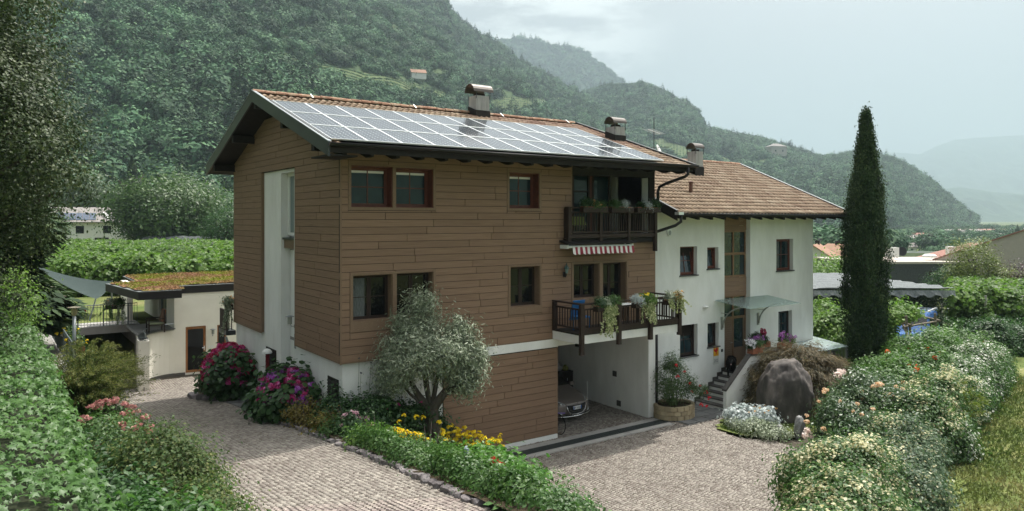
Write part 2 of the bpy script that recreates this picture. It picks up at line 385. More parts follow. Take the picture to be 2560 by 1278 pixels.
link('ground', npmesh('ground', np.stack([TX, TY, TZ], -1).reshape(-1, 3), F4, M_GROUND, smooth=True), kind='structure')

# hills: (bearing, ridge height as tangent of elevation) skylines
HZ = 548
def sky_pts(pts): return np.array([((x-1280)/1845, (HZ-y)/1845) for x, y in pts])
class Hill:
    def __init__(s, name, pts, Yr, Yb, zb, amp, p=1.0, na=200, nu=110, m=None, seed=0, edge=.004):
        s.pts = sky_pts(pts); s.Yr = Yr; s.Yb = Yb; s.zb = zb; s.amp = amp; s.p = p; s.seed = seed; s.edge = edge
        a = np.linspace(s.pts[0, 0], s.pts[-1, 0], na); u = np.concatenate([np.linspace(0, 1, nu), np.linspace(1.02, 1.3, 12)])
        A, U = np.meshgrid(a, u, indexing='ij'); P = s.at(A, U)
        I = np.arange(A.size).reshape(A.shape)
        F = np.stack([I[:-1, :-1], I[1:, :-1], I[1:, 1:], I[:-1, 1:]], -1).reshape(-1, 4)
        s.A, s.U, s.P = A, U, P
        s.o = link(name, npmesh(name, P.reshape(-1, 3), F, m, smooth=True), kind='structure')
    def at(s, A, U):
        el = np.interp(A, s.pts[:, 0], s.pts[:, 1])
        Yr = np.interp(A, *s.Yr); Yb = np.interp(A, *s.Yb)
        zr = CAMP[2]+el*Yr; Uc = np.minimum(U, 1)
        Y = Yb+(Yr-Yb)*U
        z = s.zb+(zr-s.zb)*Uc**s.p-(np.maximum(U, 1)-1)*(zr-s.zb)*1.3
        w = np.sin(np.pi*np.clip(U, 0, 1))**.8
        sx = A*Y
        z = z+s.amp*w*((fbm(sx/260+s.seed, Y/420+s.seed, 4)-.5)*2+.6*(np.abs(fbm(sx/120+3+s.seed, Y/330, 3)-.5)*4-.5))
        xy = world_xy(A, Y)
        return np.concatenate([xy, z[..., None]], -1)
M_HILL = mat('hill_ground', (.030, .055, .026), .95, .1, c2=(.05, .08, .035), c3=(.09, .115, .05), nscale=.012, bump=1, bscale=.4)
M_HILLF = mat('far_hill_ground', (.022, .045, .028), .95, .1, c2=(.04, .065, .035), nscale=.006, bump=1, bscale=.05)
hA = Hill('mountain', [(-2600, -1500), (-600, -760), (0, -520), (500, -330), (800, -170), (1000, -75), (1080, -30), (1115, 2), (1128, 30), (1142, 50), (1160, 54), (1180, 77), (1210, 92), (1240, 112), (1290, 148), (1330, 168), (1370, 192), (1400, 212), (1450, 236), (1520, 275), (1600, 335), (1700, 400), (1850, 480), (1990, 552)],
          Yr=([-2.2, -.5, 0, .2, .39], [900, 1250, 1500, 1400, 1100]), Yb=([-2.2, -.7, -.3, .1, .39], [150, 205, 260, 420, 650]), zb=-1, amp=30, p=1.05, na=260, m=M_HILL, seed=2)
hB = Hill('mountain', [(1040, 300), (1130, 150), (1180, 112), (1230, 98), (1300, 96), (1355, 105), (1400, 118), (1440, 122), (1480, 142), (1520, 172), (1560, 212), (1610, 270), (1750, 420), (1900, 545)],
          Yr=([-.2, .4], [3300, 3300]), Yb=([-.2, .4], [2100, 2100]), zb=0, amp=60, m=M_HILLF, seed=5)
hC = Hill('hill', [(1180, 330), (1330, 290), (1430, 250), (1480, 232), (1520, 222), (1560, 220), (1600, 216), (1640, 224), (1690, 252), (1730, 272), (1746, 292), (1752, 312), (1768, 330), (1830, 341), (1900, 352), (1960, 370), (2010, 386), (2060, 398), (2110, 392), (2150, 388), (2200, 396), (2240, 412), (2290, 438), (2330, 468), (2370, 500), (2402, 528), (2420, 548), (2440, 556)],
          Yr=([-.1, .1, .25, .45, .63], [1900, 1750, 1500, 1500, 1350]), Yb=([-.1, .1, .3, .45, .63], [900, 800, 620, 640, 1250]), zb=-8, amp=24, p=.95, na=260, m=M_HILL, seed=9)
hD = Hill('far_mountain', [(1500, 520), (1900, 440), (2100, 398), (2200, 380), (2262, 383), (2300, 386), (2340, 366), (2385, 350), (2450, 344), (2560, 338), (2760, 330)],
          Yr=([0, 2], [9000, 9000]), Yb=([0, 2], [6500, 6500]), zb=0, amp=120, m=M_HILLF, seed=1)
hE = Hill('far_hill', [(2180, 552), (2260, 520), (2330, 476), (2400, 468), (2480, 480), (2560, 486), (2760, 476)],
          Yr=([0, 2], [5200, 5200]), Yb=([0, 2], [4000, 4000]), zb=-8, amp=50, m=M_HILLF, seed=4)
# hills behind the viewer's right and left so that the valley closes round (seen in the windows and from a step aside)
hF = Hill('far_hill', [(-9000, 100), (-5000, 20), (-2600, -300)], Yr=([-6, -1], [700, 900]), Yb=([-6, -1], [200, 250]), zb=-2, amp=20, m=M_HILLF, seed=6, na=60, nu=40)

# the wooded slope across the valley that the upper windows mirror
rr = np.linspace(0, 1, 30); aa = np.linspace(-2.9, .1, 90)
AA, RR = np.meshgrid(aa, rr, indexing='ij'); D_ = 900+900*RR
ZZ = -9+(170+50*np.sin(AA*3)+60*fbm(AA*4+9, RR*2, 3))*sm(RR)
XB = np.stack([D_*np.cos(AA), D_*np.sin(AA), ZZ], -1); II = np.arange(AA.size).reshape(AA.shape)
FB = np.stack([II[:-1, :-1], II[1:, :-1], II[1:, 1:], II[:-1, 1:]], -1).reshape(-1, 4)
link('opposite_hill', npmesh('opposite_hill', XB.reshape(-1, 3), FB, M_HILLF, smooth=True), kind='structure')

# haze over the valley
hz = MB(); hz.box(-13600, -13600, -12, 13600, 13600, 1500)
hm = bpy.data.materials.new('haze'); hm.use_nodes = True; hn = hm.node_tree; hn.nodes.clear()
ho = hn.nodes.new('ShaderNodeOutputMaterial'); hv = hn.nodes.new('ShaderNodeVolumePrincipled')
hv.inputs['Density'].default_value = 2.2e-4; hv.inputs['Color'].default_value = (.43, .53, .60, 1); hv.inputs['Anisotropy'].default_value = .2
hn.links.new(hv.outputs[0], ho.inputs['Volume'])
HAZE = hz.build('haze', hm, kind='stuff')

# ------------------------------------------------------------------ forests
def protoobj(name, arrs, m):
    V, F, A = join(arrs) if isinstance(arrs, list) else arrs
    return bpy.data.objects.new(name, npmesh(name, V, F, m, attrs={'rnd': A}))
MF1 = mat('forest_leaf', (.014, .045, .024), .7, .15, c2=(.040, .095, .045), c3=(.095, .17, .078), attr='rnd', objrnd=.55, transl=.08)
MF2 = mat('conifer_needle', (.014, .032, .016), .75, .15, c2=(.026, .050, .026), c3=(.045, .075, .036), attr='rnd', objrnd=.3, transl=.1)
def conifer_arr(h, r, n, size, rng=RNG):
    z = rng.random(n)**1.3; th = rng.random(n)*6.283; rad = r*(1-z)*(.55+.45*rng.random(n))*(1+.25*np.sin(z*38))
    P = np.stack([rad*np.cos(th), rad*np.sin(th), z*h], -1); T = np.stack([np.cos(th), np.sin(th), -.45+0*th], -1)
    N = np.stack([np.cos(th)*.4, np.sin(th)*.4, 1+0*th], -1)+rng.normal(size=(n, 3))*.25
    return leaf_arrays(P, N, size*(1.25-z), 'leaf', T=T)
prB = [protoobj('broadleaf_crown', crown((0, 0, .55), (.95, .95, .75), 34, .42, 16, .25, zmin=-.35, lump=.3, out=1.5, up=.5), MF1) for _ in range(4)]
prN = protoobj('conifer_crown', conifer_arr(2.6, .75, 260, .42), MF2)
PROTO = prB+[prN]
def in_poly(x, y, poly):
    c = np.zeros(np.shape(x), bool); n = len(poly)
    for i in range(n):
        x1, y1 = poly[i]; x2, y2 = poly[(i+1) % n]
        if y1 == y2: continue
        c ^= ((y1 > y) != (y2 > y)) & (x < (x2-x1)*(y-y1)/(y2-y1)+x1)
    return c
def seen(P):
    d = P-np.array(CAMP); Y = d[..., 0]*FW[0]+d[..., 1]*FW[1]; X = d[..., 0]*RT[0]+d[..., 1]*RT[1]
    return 1280+1845*X/Y, HZ-1845*d[..., 2]/Y, Y
FIELDS_A = [[(575, 142), (640, 133), (760, 150), (900, 180), (1000, 198), (1112, 232), (1108, 252), (1040, 240), (940, 222), (850, 210), (760, 178), (640, 162)],
            [(1215, 262), (1250, 243), (1360, 247), (1364, 262), (1330, 282), (1262, 280)]]
FIELDS_C = [[(1592, 340), (1650, 346), (1700, 364), (1770, 402), (1705, 400), (1640, 376)], [(1860, 408), (1925, 398), (1930, 420), (1870, 425)], [(1770, 378), (1830, 402), (1850, 430), (1790, 412)]]
def forest(h, n, r, fields, a0, a1, conif, umax=1.0, seed=0):
    rng = np.random.default_rng(seed); a = a0+(a1-a0)*rng.random(n); u = rng.random(n)**.85*umax
    P = h.at(a, u); px, py, Y = seen(P); keep = np.ones(n, bool)
    for f in fields: keep &= ~in_poly(px, py, f)
    cl = fbm(P[:, 0]/90, P[:, 1]/90, 3); P = P[keep]; cl = cl[keep]; k = len(P)
    isn = rng.random(k) < conif*(.3+2.2*np.clip(cl-.42, 0, 1)*3)
    pick = np.where(isn, 4, rng.integers(0, 4, k)); S = r*(.55+.85*rng.random(k)**1.6)*(.75+.6*cl); P[:, 2] -= .25*S
    scatter('hill_forest', P, S, rng.random(k)*6.28, PROTO, pick, kind='stuff')
forest(hA, 15000, 6.3, FIELDS_A, -.78, .38, .16, seed=1)
forest(hC, 11500, 7.4, FIELDS_C, 0.0, .625, .10, seed=2)
forest(hB, 5000, 11, [], -.08, .30, .25, seed=3)
# hillside vineyards: rows of small bushes on a pale slope
def hillvines(h, fields, Yr_rng, rowgap, step):
    rng = np.random.default_rng(5); Ps = []
    for f in fields:
        xs = [p[0] for p in f]; a0, a1 = (min(xs)-1280)/1845, (max(xs)-1280)/1845
        for u in np.arange(.02, 1, rowgap/1000):
            n = int((a1-a0)*900/step); a = np.linspace(a0, a1, max(n, 4)); uu = u+.06*(a-a0)/(a1-a0+1e-6)
            P = h.at(a, np.full_like(a, 0)+uu); px, py, _ = seen(P); Ps.append(P[in_poly(px, py, f)])
    P = np.concatenate(Ps); k = len(P)
    scatter('hillside_vines', P, .95+.5*rng.random(k), rng.random(k)*6.28, PROTO[:4], rng.integers(0, 4, k), kind='stuff')
hillvines(hA, FIELDS_A, None, 7.5, 2.6); hillvines(hC, FIELDS_C, None, 9, 3.6)
# bright grass on the terraces under the vine rows
M_TERR = mat('terrace_grass', (.07, .10, .04), .95, .1, c2=(.10, .13, .06), nscale=.05)
for h, fl in ((hA, FIELDS_A), (hC, FIELDS_C)):
    for f in fl:
        a0 = (min(p[0] for p in f)-1280)/1845; a1 = (max(p[0] for p in f)-1280)/1845
        A, U = np.meshgrid(np.linspace(a0, a1, 70), np.linspace(0, 1, 330), indexing='ij'); P = h.at(A, U); P[..., 2] += 1.0
        px, py, _ = seen(P); ins = in_poly(px, py, f); I = np.arange(A.size).reshape(A.shape)
        Fq = np.stack([I[:-1, :-1], I[1:, :-1], I[1:, 1:], I[:-1, 1:]], -1)[ins[:-1, :-1]]
        us = np.unique(Fq); mp_ = np.zeros(A.size, int); mp_[us] = np.arange(len(us))
        link('vineyard_terrace', npmesh('vineyard_terrace', P.reshape(-1, 3)[us], mp_[Fq], M_TERR, smooth=True), kind='structure')

# ------------------------------------------------------------------ paving, beds, paths
PAVE = [(-6.6, -17), (5.5, -17), (7.6, -8.2), (9, -6.9), (11.2, -6.0), (12.9, -5.6), (14.9, -6.0), (15.1, -4.7), (12.9, -4.35), (12.1, -3.3), (12.3, -2.3), (13.3, -1.7), (14.6, -1.25), (14.6, .45), (12, .45), (12, 9.5), (2.5, 9.8), (2.5, 17), (-1, 18.2), (-5.4, 26), (-6.6, 26)]
BED = [(-.95, 4.7), (.3, 4.7), (.3, .3), (3.3, .3), (4.75, -.45), (4.0, -2.2), (2.8, -4.2), (1.35, -6.3), (.15, -8.6), (-.5, -10.8), (-1.2, -11), (-1.2, -8.2), (-.95, -5), (-.9, -1)]
BED2 = [(.2, 7.7), (-.5, 7.8), (-1.1, 8.6), (-1.5, 9.8), (-1.2, 11.6), (-.3, 12.6), (.3, 12.6)]
def surf(name, poly, m, zf, step=.25, kind='structure', parent=None):
    xs = [p[0] for p in poly]; ys = [p[1] for p in poly]
    X, Y = np.meshgrid(np.arange(min(xs), max(xs)+step, step), np.arange(min(ys), max(ys)+step, step), indexing='ij')
    I = np.arange(X.size).reshape(X.shape); cx, cy = X[:-1, :-1]+step/2, Y[:-1, :-1]+step/2; ins = in_poly(cx, cy, poly)
    Fq = np.stack([I[:-1, :-1], I[1:, :-1], I[1:, 1:], I[:-1, 1:]], -1)[ins]
    us = np.unique(Fq); mp_ = np.zeros(X.size, int); mp_[us] = np.arange(len(us))
    V = np.stack([X, Y, zf(X, Y)], -1).reshape(-1, 3)[us]
    return link(name, npmesh(name, V, mp_[Fq], m, smooth=True), parent, kind=kind)
M_JOINT = mat('sand_joint', (.05, .043, .034), 1, .1, c2=(.10, .088, .07), nscale=1.2)
drive = surf('driveway', PAVE, M_JOINT, lambda x, y: G(x, y)-.004)
M_SETT = mat('porphyry_sett', (.155, .130, .114), .85, .25, c2=(.232, .208, .183), c3=(.33, .30, .26), attr='rnd', bump=.5, bscale=60)
M_SETTO = mat('porphyry_sett_single', (.17, .13, .12), .85, .25, c2=(.24, .205, .185), c3=(.34, .30, .25), nscale=7, bump=.5, bscale=60, objrnd=.22)
def sett_layout():
    W_, H_ = 1.34, .098; ks = np.arange(-6, 13); js = np.arange(-190, 260); n = 14
    K, J, Q = np.meshgrid(ks, js, np.arange(n), indexing='ij'); K, J, Q = K.ravel(), J.ravel(), Q.ravel()
    x = (Q+.5)/n*W_-W_/2+RNG.normal(size=K.size)*.004; sg = 1
    h = .55; y = J*H_*1.0-h*(2*x/W_)**2+RNG.normal(size=K.size)*.004; ang = np.arctan(-h*8*x/W_**2)
    t = K*W_+x; s = y
    return t, s, ang, (W_/n)*np.ones(K.size)/np.cos(ang)**.0, H_
st, ss, sang, sw, sh = sett_layout()
ok = in_poly(st, ss, PAVE) & ~in_poly(st, ss, BED) & ~in_poly(st, ss, BED2) & (ss > -15.8)
ok &= ~((st > -.25) & (ss > .05) & ((st < 7.35) | (st > 11.5)) & (ss < 16.5))      # under the house
ok &= ~((st > 4.6) & (st < 11.7) & (ss > -1.12) & (ss < -.1))                      # channel drain
ok &= ~((ss > .05) & (ss > 7.0) & (st > 0)) & ~((ss > 16) & (st > -1.5)) & (st > -5.6)
ok &= ~((st > -1.0) & (ss > 4.7) & (ss < 7.7)) & ~((st > 11.9) & (ss > -1.5)) & ~((st > 12.75) & (ss < -4.3))
st, ss, sang, sw = st[ok], ss[ok], sang[ok], sw[ok]
px, py, Yc = seen(np.stack([st, ss, G(st, ss)], -1)); vis = (px > 340) & (px < 2100) & (py < 1285)
order = np.argsort(np.where(vis, Yc, 1e6)); near = order[:300]; rest = order[300:]
def sett_mesh(t, s, ang, w, rng):
    n = len(t); tp = np.array([(-.5, -.5, -.012), (.5, -.5, -.012), (.5, .5, -.012), (-.5, .5, -.012), (-.43, -.43, .011), (.43, -.43, .011), (.43, .43, .011), (-.43, .43, .011)])
    fx = (w*.90*(.90+.14*rng.random(n)))[:, None]; fy = (sh*.87*(.88+.16*rng.random(n)))[:, None]
    lx = tp[None, :, 0]*fx*(1+.12*rng.normal(size=(n, 8))*.5); ly = tp[None, :, 1]*fy*(1+.12*rng.normal(size=(n, 8))*.5)
    ca, sa = np.cos(ang)[:, None], np.sin(ang)[:, None]; X = t[:, None]+lx*ca-ly*sa; Y = s[:, None]+lx*sa+ly*ca
    Z = G(X, Y)+tp[None, :, 2]+(rng.normal(size=n)*.0025)[:, None]+.004*rng.normal(size=(n, 8))*(tp[None, :, 2] > 0)
    f = np.array([(4, 5, 6, 7), (0, 1, 5, 4), (1, 2, 6, 5), (2, 3, 7, 6), (3, 0, 4, 7)])
    patch = np.clip(rng.random(n)*.75+.35*(fbm(t*.9, s*.9, 3)-.25), 0, 1)
    return np.stack([X, Y, Z], -1).reshape(-1, 3), ((np.arange(n)*8)[:, None, None]+f[None]).reshape(-1, 4), np.repeat(patch, 8)
V, F, A = sett_mesh(st[rest], ss[rest], sang[rest], sw[rest], RNG)
link('setts', npmesh('setts', V, F, M_SETT, attrs={'rnd': A}), drive, kind='stuff')
sm_me = []
for k in range(6):
    w0, h0 = sw[0]*.46*(.95+.1*random.random()), sh*.45*(.95+.1*random.random()); b = MB()
    j = lambda: random.uniform(.94, 1.06)
    b.add([(-w0, -h0, -.012), (w0, -h0, -.012), (w0, h0, -.012), (-w0, h0, -.012)]+[(sx*w0*.88*j(), sy*h0*.88*j(), .011) for sx, sy in ((-1, -1), (1, -1), (1, 1), (-1, 1))],
          [(4, 5, 6, 7), (0, 1, 5, 4), (1, 2, 6, 5), (2, 3, 7, 6), (3, 0, 4, 7)])
    me = bpy.data.meshes.new('sett'); me.from_pydata(b.v, [], b.f); me.materials.append(M_SETTO); sm_me.append(me)
for i in near:
    o = link('sett', sm_me[int(i) % 6], drive, (st[i], ss[i], g1(st[i], ss[i])))
    o.rotation_euler = (math.atan((g1(st[i], ss[i]+.1)-g1(st[i], ss[i]-.1))/.2), -math.atan((g1(st[i]+.1, ss[i])-g1(st[i]-.1, ss[i]))/.2), sang[i])

def bedz(x, y): return G(x, y)+.05-.34*sm((np.asarray(x, float)+.75)/.8)*sm((4.4-np.asarray(x, float))/1.5)*(np.asarray(y, float) < 3)+.10*fbm(x*1.3, y*1.3, 3)
bed = surf('flower_bed', BED, M_SOIL, bedz, .12); bed2 = surf('flower_bed', BED2, M_SOIL, bedz, .12)
M_GRASSY = mat('low_grass', (.06, .09, .022), .95, .1, c2=(.12, .15, .045), c3=(.20, .20, .08), nscale=1.4, bump=1, bscale=30)
BED3 = [(-6.7, -17), (-4.6, -17), (-4.5, -4.9), (-4.2, -2.5), (-4.7, .3), (-4.0, 4.3), (-3.9, 8), (-4.4, 12), (-5.4, 14), (-5.5, 19), (-6.7, 19)]
surf('flower_bed', BED3, M_SOIL, lambda x, y: G(x, y)+.06+.1*fbm(x, y, 3)+.40*sm((-4.8-x)/1.6)*(y > -12), .2)
BED4 = [(14.7, -1.3), (13.4, -1.75), (12.4, -2.35), (12.2, -3.3), (13.0, -4.3), (15.1, -4.65), (15.2, -6.1), (12.9, -5.75), (11.2, -6.15), (9, -7.05), (7.7, -8.3), (5.0, -12.6), (9, -11.2), (12, -10.0), (21, -7.2), (34, -2.8), (34, 8), (22.4, 8), (22.4, .3), (17.8, .3), (17.8, -1.1)]
surf('garden_lawn', BED4, M_GRASSY, lambda x, y: ground_z(x, y)+.24+.07*fbm(x*.8, y*.8, 3), .25)
STRIP = [(3, -13), (8, -10.5), (12, -9), (21, -6.4), (34, -2), (50, 2), (62, 4), (62, -40), (2, -40)]
M_STRIP = mat('dry_mown_grass', (.06, .09, .025), .95, .1, c2=(.115, .14, .045), c3=(.29, .25, .12), nscale=.8, stretch=(.6, 1.2, 1), bump=1, bscale=25)
surf('grass_path', STRIP, M_STRIP, lambda x, y: ground_z(x, y)+.2+.10*fbm(x*.5, y*.5, 3), .5)
# tufts on the grass path and lawn
def tufts(name, poly, n, size, c, c2, c3, zf, seed):
    rng = np.random.default_rng(seed); xs = [p[0] for p in poly]; ys = [p[1] for p in poly]
    x = rng.uniform(min(xs), max(xs), n); y = rng.uniform(min(ys), max(ys), n); k = in_poly(x, y, poly); x, y = x[k], y[k]
    P = np.stack([x, y, zf(x, y)], -1); T = rng.normal(size=P.shape)*.55+np.array([0, 0, 1]); Nn = rng.normal(size=P.shape)
    q = fbm(x*.7, y*.7, 3); leaf_obj(name, leaf_arrays(P, Nn, size*(.6+.8*rng.random(len(P))), 'tri', T=T, rnd=np.clip((q-.25)*1.5+.3*rng.random(len(P)), 0, 1)), leafmat(name+'_blades', c, c2, c3, .7, .2, .3), kind='stuff')
SNEAR = [(5, -12.0), (9, -10.5), (12, -9.3), (21, -6.6), (30, -3.7), (30, -12), (20, -16), (8, -18)]
def wide(poly, z0): return lambda x, y: z0+0*x
tufts('grass_tufts', SNEAR, 90000, .11, (.055, .09, .022), (.11, .135, .042), (.25, .225, .10), lambda x, y: ground_z(x, y)+.24+.06*fbm(x*.5, y*.5, 3), 8)
LAWN4 = [(12.4, -2.4), (12.3, -3.3), (13.1, -4.2), (15.0, -4.7), (17, -4), (17, -2), (14.6, -1.4)]
tufts('lawn_tufts', LAWN4, 16000, .07, (.05, .09, .02), (.10, .15, .035), (.20, .22, .07), wide(0, -.03), 9)
# edging stones along the drive side of the bed
stone_me = []
for k in range(5):
    rng = np.random.default_rng(40+k); D = unit(rng.normal(size=(26, 3))); 
    import bmesh
    b = bmesh.new(); bmesh.ops.create_icosphere(b, subdivisions=2, radius=1)
    for v in b.verts:
        f = 1+.35*(float(fbm(np.array([v.co.x*1.3+k*5]), np.array([v.co.y*1.3+v.co.z+4]), 2)[0])-.5)*2; v.co = Vector((max(-.8, min(.8, v.co.x*f)), max(-.75, min(.75, v.co.y*f)), max(-.6, min(.62, v.co.z*f))))
    me = bpy.data.meshes.new('edging_stone'); b.to_mesh(me); b.free(); me.materials.append(M_ROCK); stone_me.append(me)
y = 3.8; k = 0
while y > -8.6:
    ln = random.uniform(.16, .34); x = float(np.interp(y, [-9, -8.2, -5, -1, 5], [-.95, -1.2, -1.0, -.95, -1.0]))+random.uniform(-.03, .03)
    o = link('edging_stone', stone_me[k % 5], bed, (x, y-ln/2, g1(x, y)+.03)); o.scale = (random.uniform(.09, .14), ln*.62, random.uniform(.09, .15)); o.rotation_euler = (random.uniform(-.2, .2), random.uniform(-.2, .2), random.uniform(-.25, .25))
    y -= ln*1.02+random.choice((0, 0, .05)); k += 1
for k, (x, y) in enumerate([(-.45, 7.75), (-.8, 8.05), (-1.05, 8.45), (-1.25, 8.9), (-1.4, 9.35), (-1.5, 9.8), (-1.45, 10.3)]):
    o = link('edging_stone', stone_me[k % 5], bed2, (x, y, g1(x, y)+.07)); o.scale = (.2, .24, .16); o.rotation_euler = (0, 0, k*.7)
# flag path to the side entrance, flagstones by the stairs
def flags(name, m, rows, zf, mb_h=.03):
    base = None; me_list = []
    xs = [r[0] for r in rows]+[r[2] for r in rows]; ys = [r[1] for r in rows]+[r[3] for r in rows]
    b = MB(); X0, X1, Y0, Y1 = min(xs)-.02, max(xs)+.02, min(ys)-.02, max(ys)+.02
    b.add([(X0, Y0, zf(X0, Y0)), (X1, Y0, zf(X1, Y0)), (X1, Y1, zf(X1, Y1)), (X0, Y1, zf(X0, Y1))], [(0, 1, 2, 3)])
    root = b.build(name, M_CONC, kind='structure', solid=False)
    for (x0, y0, x1, y1) in rows:
        q = MB(); g = .012; x0 += g; y0 += g; x1 -= g; y1 -= g
        lo = [(x0, y0), (x1, y0), (x1, y1), (x0, y1)]
        q.add([(a, c, zf(a, c)-.01) for a, c in lo]+[(a, c, zf(a, c)+mb_h) for a, c in lo], [(0, 3, 2, 1), (4, 5, 6, 7), (0, 1, 5, 4), (1, 2, 6, 5), (2, 3, 7, 6), (3, 0, 4, 7)])
        q.build('flagstone', m, root)
    return root
rows = []
yy = 4.75
for w in (.75, .7, .8, .7): rows += [(-1.0, yy, -.45, yy+w), (-.44, yy, .1, yy+w)]; yy += w
flags('flag_path', M_SLATE, rows, lambda x, y: g1(x, y)+.004)
rows = []; yy = -1.45
for w in (.42, .5, .45, .42):
    xx = 11.9+random.uniform(0, .1)
    while xx < 14.3:
        w2 = min(random.uniform(.55, 1.0), 14.45-xx); rows.append((xx, yy, xx+w2, yy+w)); xx += w2
    yy += w
flags('flagged_landing', M_SLATE, rows, lambda x, y: -.092)
# channel drain in front of the garage
dr = MB(); dr.box(4.65, -1.1, -.11, 11.65, -.12, -.094); DRAIN = dr.build('channel_drain', M_CONC, kind='structure')
for y0, y1 in ((-.42, -.13), (-1.08, -.84)):
    xx = 4.66
    while xx < 11.6:
        x2 = min(xx+.99, 11.64); q = MB(); q.box(xx, y0, -.1, x2-.012, y1, -.078); q.build('kerb_slab', M_CONC, DRAIN); xx += .99
q = MB(); q.box(4.66, -.84, -.1, 11.64, -.42, -.0925); q.build('drain_channel', M_BACK, DRAIN)
q = MB()
for k in range(280): x = 4.68+k*.025; q.box(x, -.83, -.091, x+.008, -.43, -.082)
for k in range(5): q.box(4.68, -.82+k*.09, -.0845, 11.62, -.80+k*.09, -.079)
q.build('drain_grating', mat('grating_iron', (.05, .06, .06), .5, .4), DRAIN, kind='stuff')
# ------------------------------------------------------------------ main house
HOUSE = thing('house', 'three-storey house clad in brown boards with solar panels on its roof', 'house', (0, 0, 0))
TE, SE = 11.84, 10.38                       # east end, back wall
def front_wall(mb, rect, holes, s0, s1):
    for a, b, c, d in rects_minus(rect, holes): mb.box(a, s0, b, c, s1, d)
OP_UP = [(.30, 7.27, 1.52, 8.39), (1.62, 7.27, 2.80, 8.38), (5.46, 7.28, 6.62, 8.39)]
OP_LO = [(.35, 4.20, 1.52, 5.44), (1.64, 4.20, 2.80, 5.45), (5.50, 4.22, 6.65, 5.48)]
OP_BAL = [(8.03, 4.32, 9.16, 5.48), (9.32, 3.42, 10.42, 5.48)]
LOGGIA = (7.98, 6.33, 11.57, 8.60); GARAGE = (7.37, -.2, 11.50, 2.84)
holes = OP_UP+OP_LO+OP_BAL+[LOGGIA, GARAGE]
w = MB(); front_wall(w, (.10, -.4, TE, 8.86), holes, .10, .40)
w.box(.10, SE-.3, -.4, TE, SE, 8.9); w.box(TE-.3, .40, -.4, TE, SE-.3, 8.9)
w.box(7.0, .0, 2.84, 7.37, .10, 3.12); w.box(3.12, .0, 2.84, 7.0, .10, 3.12)      # white band over the garage cladding
w.box(11.50, .0, -.2, TE, .10, 3.3)                                               # pier
w.box(2.85, .03, -.4, 3.12, .10, 3.1)
# loggia and garage interiors
w.box(7.98, 1.45, 6.0, 11.57, 1.6, 6.36); w.box(11.57, .40, 6.3, TE-.3, 1.6, 8.8); w.box(7.78, .40, 6.3, 7.98, 1.6, 8.8)
w.box(7.98, .10, 6.15, 11.57, 1.6, 6.33); w.box(7.98, .4, 8.6, 11.57, 1.6, 8.8)
w.box(7.2, .40, 2.84, TE-.3, 8.0, 3.05); w.box(7.07, .40, -.3, 7.37, 8.0, 2.84); w.box(7.2, 8.0, -.3, TE-.3, 8.2, 2.84)
for a, b, c, d in rects_minus((.40, -.3, 8.0, 2.84), [(2.45, -.11, 3.30, .62)]): w.box(11.50, a, b, TE-.3, c, d)
# gable wall with its tall recess
for a, b, c, d in rects_minus((.40, -.4, SE-.3, 8.6), [(3.9, -.5, 5.15, 8.42)]): w.box(.10, a, b, .40, c, d)
w.prism([(.10, .1, 8.6), (.10, SE, 8.6), (.10, 5.22, 10.5)], (.3, 0, 0))
w.prism([(TE-.3, .1, 8.6), (TE-.3, SE, 8.6), (TE-.3, 5.22, 10.5)], (.3, 0, 0))
w.box(.401, 3.7, -.4, .8, 5.35, 8.6)
WALL = w.build('wall', M_STUC, HOUSE)
# floors keep the rooms dark
f = MB(); 
for z in (3.06, 5.95): f.box(.4, 1.62, z, TE-.3, SE-.3, z+.1)
f.box(.4, .4, 2.9, 7.0, 1.6, 3.0); f.box(.4, .4, 5.95, 7.7, 1.6, 6.05)
f.build('floor', M_CONC, HOUSE)
b = MB()
front_wall(b, (0.0, 3.13, TE, 8.86), [(-1, 3, -.5, 3)]+holes, .028, .099)
front_wall(b, (3.14, .02, 7.36, 2.84), [], .028, .099)
for r_ in rects_minus((.10, 3.13, SE, 8.6), [(3.55, 3.0, 6.92, 8.52)]): b.box(.028, r_[0], r_[1], .099, r_[2], r_[3])
b.prism([(.028, .1, 8.6), (.028, SE, 8.6), (.028, 5.22, 10.45)], (.071, 0, 0))
b.build('cladding_backing', M_BACK, HOUSE)
# boards
NPL = [0]
def board(poly, plane, off, th=.026):
    """poly in (u,z); plane 's' -> u is t at s=off ; plane 't' -> u is s at t=off"""
    if len(poly) < 3: return
    us = [p[0] for p in poly]; zs = [p[1] for p in poly]
    if max(us)-min(us) < .03 or max(zs)-min(zs) < .015: return
    NPL[0] += 1; q = MB(); th2 = th*random.uniform(.92, 1.12)
    if plane == 's': q.prism([(u, off, z) for u, z in poly], (0, -th2, 0))
    else: q.prism([(off, u, z) for u, z in poly], (-th2, 0, 0))
    q.build('plank', M_WOOD, HOUSE)
def rows_of(z0, z1, u0, u1, holes, plane, off, lmin, lmax, clips=(), pitch=.2, stagger=None):
    z = z0; k = 0
    while z < z1-.02:
        zt = min(z+pitch, z1); u = u0; first = True
        if stagger: cuts = [u0+((k*stagger) % lmax)]
        seg = []
        ph = random.uniform(.35, 1)*lmax if not stagger else ((k*stagger) % lmax)+.25
        c = u0
        while c < u1-.01:
            n = min(u1, c+(ph if first else random.uniform(lmin, lmax))); first = False
            if u1-n < .25: n = u1
            seg.append((c, n)); c = n
        for (a, e) in seg:
            for r_ in rects_minus((a, z, e, zt), holes):
                g = .008; x0 = r_[0]+(g if r_[0] > u0 else 0); x1 = r_[2]-(g if r_[2] < u1 else 0); y1 = r_[3]-.013
                P = [(x0, r_[1]), (x1, r_[1]), (x1, y1), (x0, y1)]
                for nx_, nz_, c_ in clips: P = clip_poly(P, nx_, nz_, c_)
                board(P, plane, off)
        z = zt; k += 1
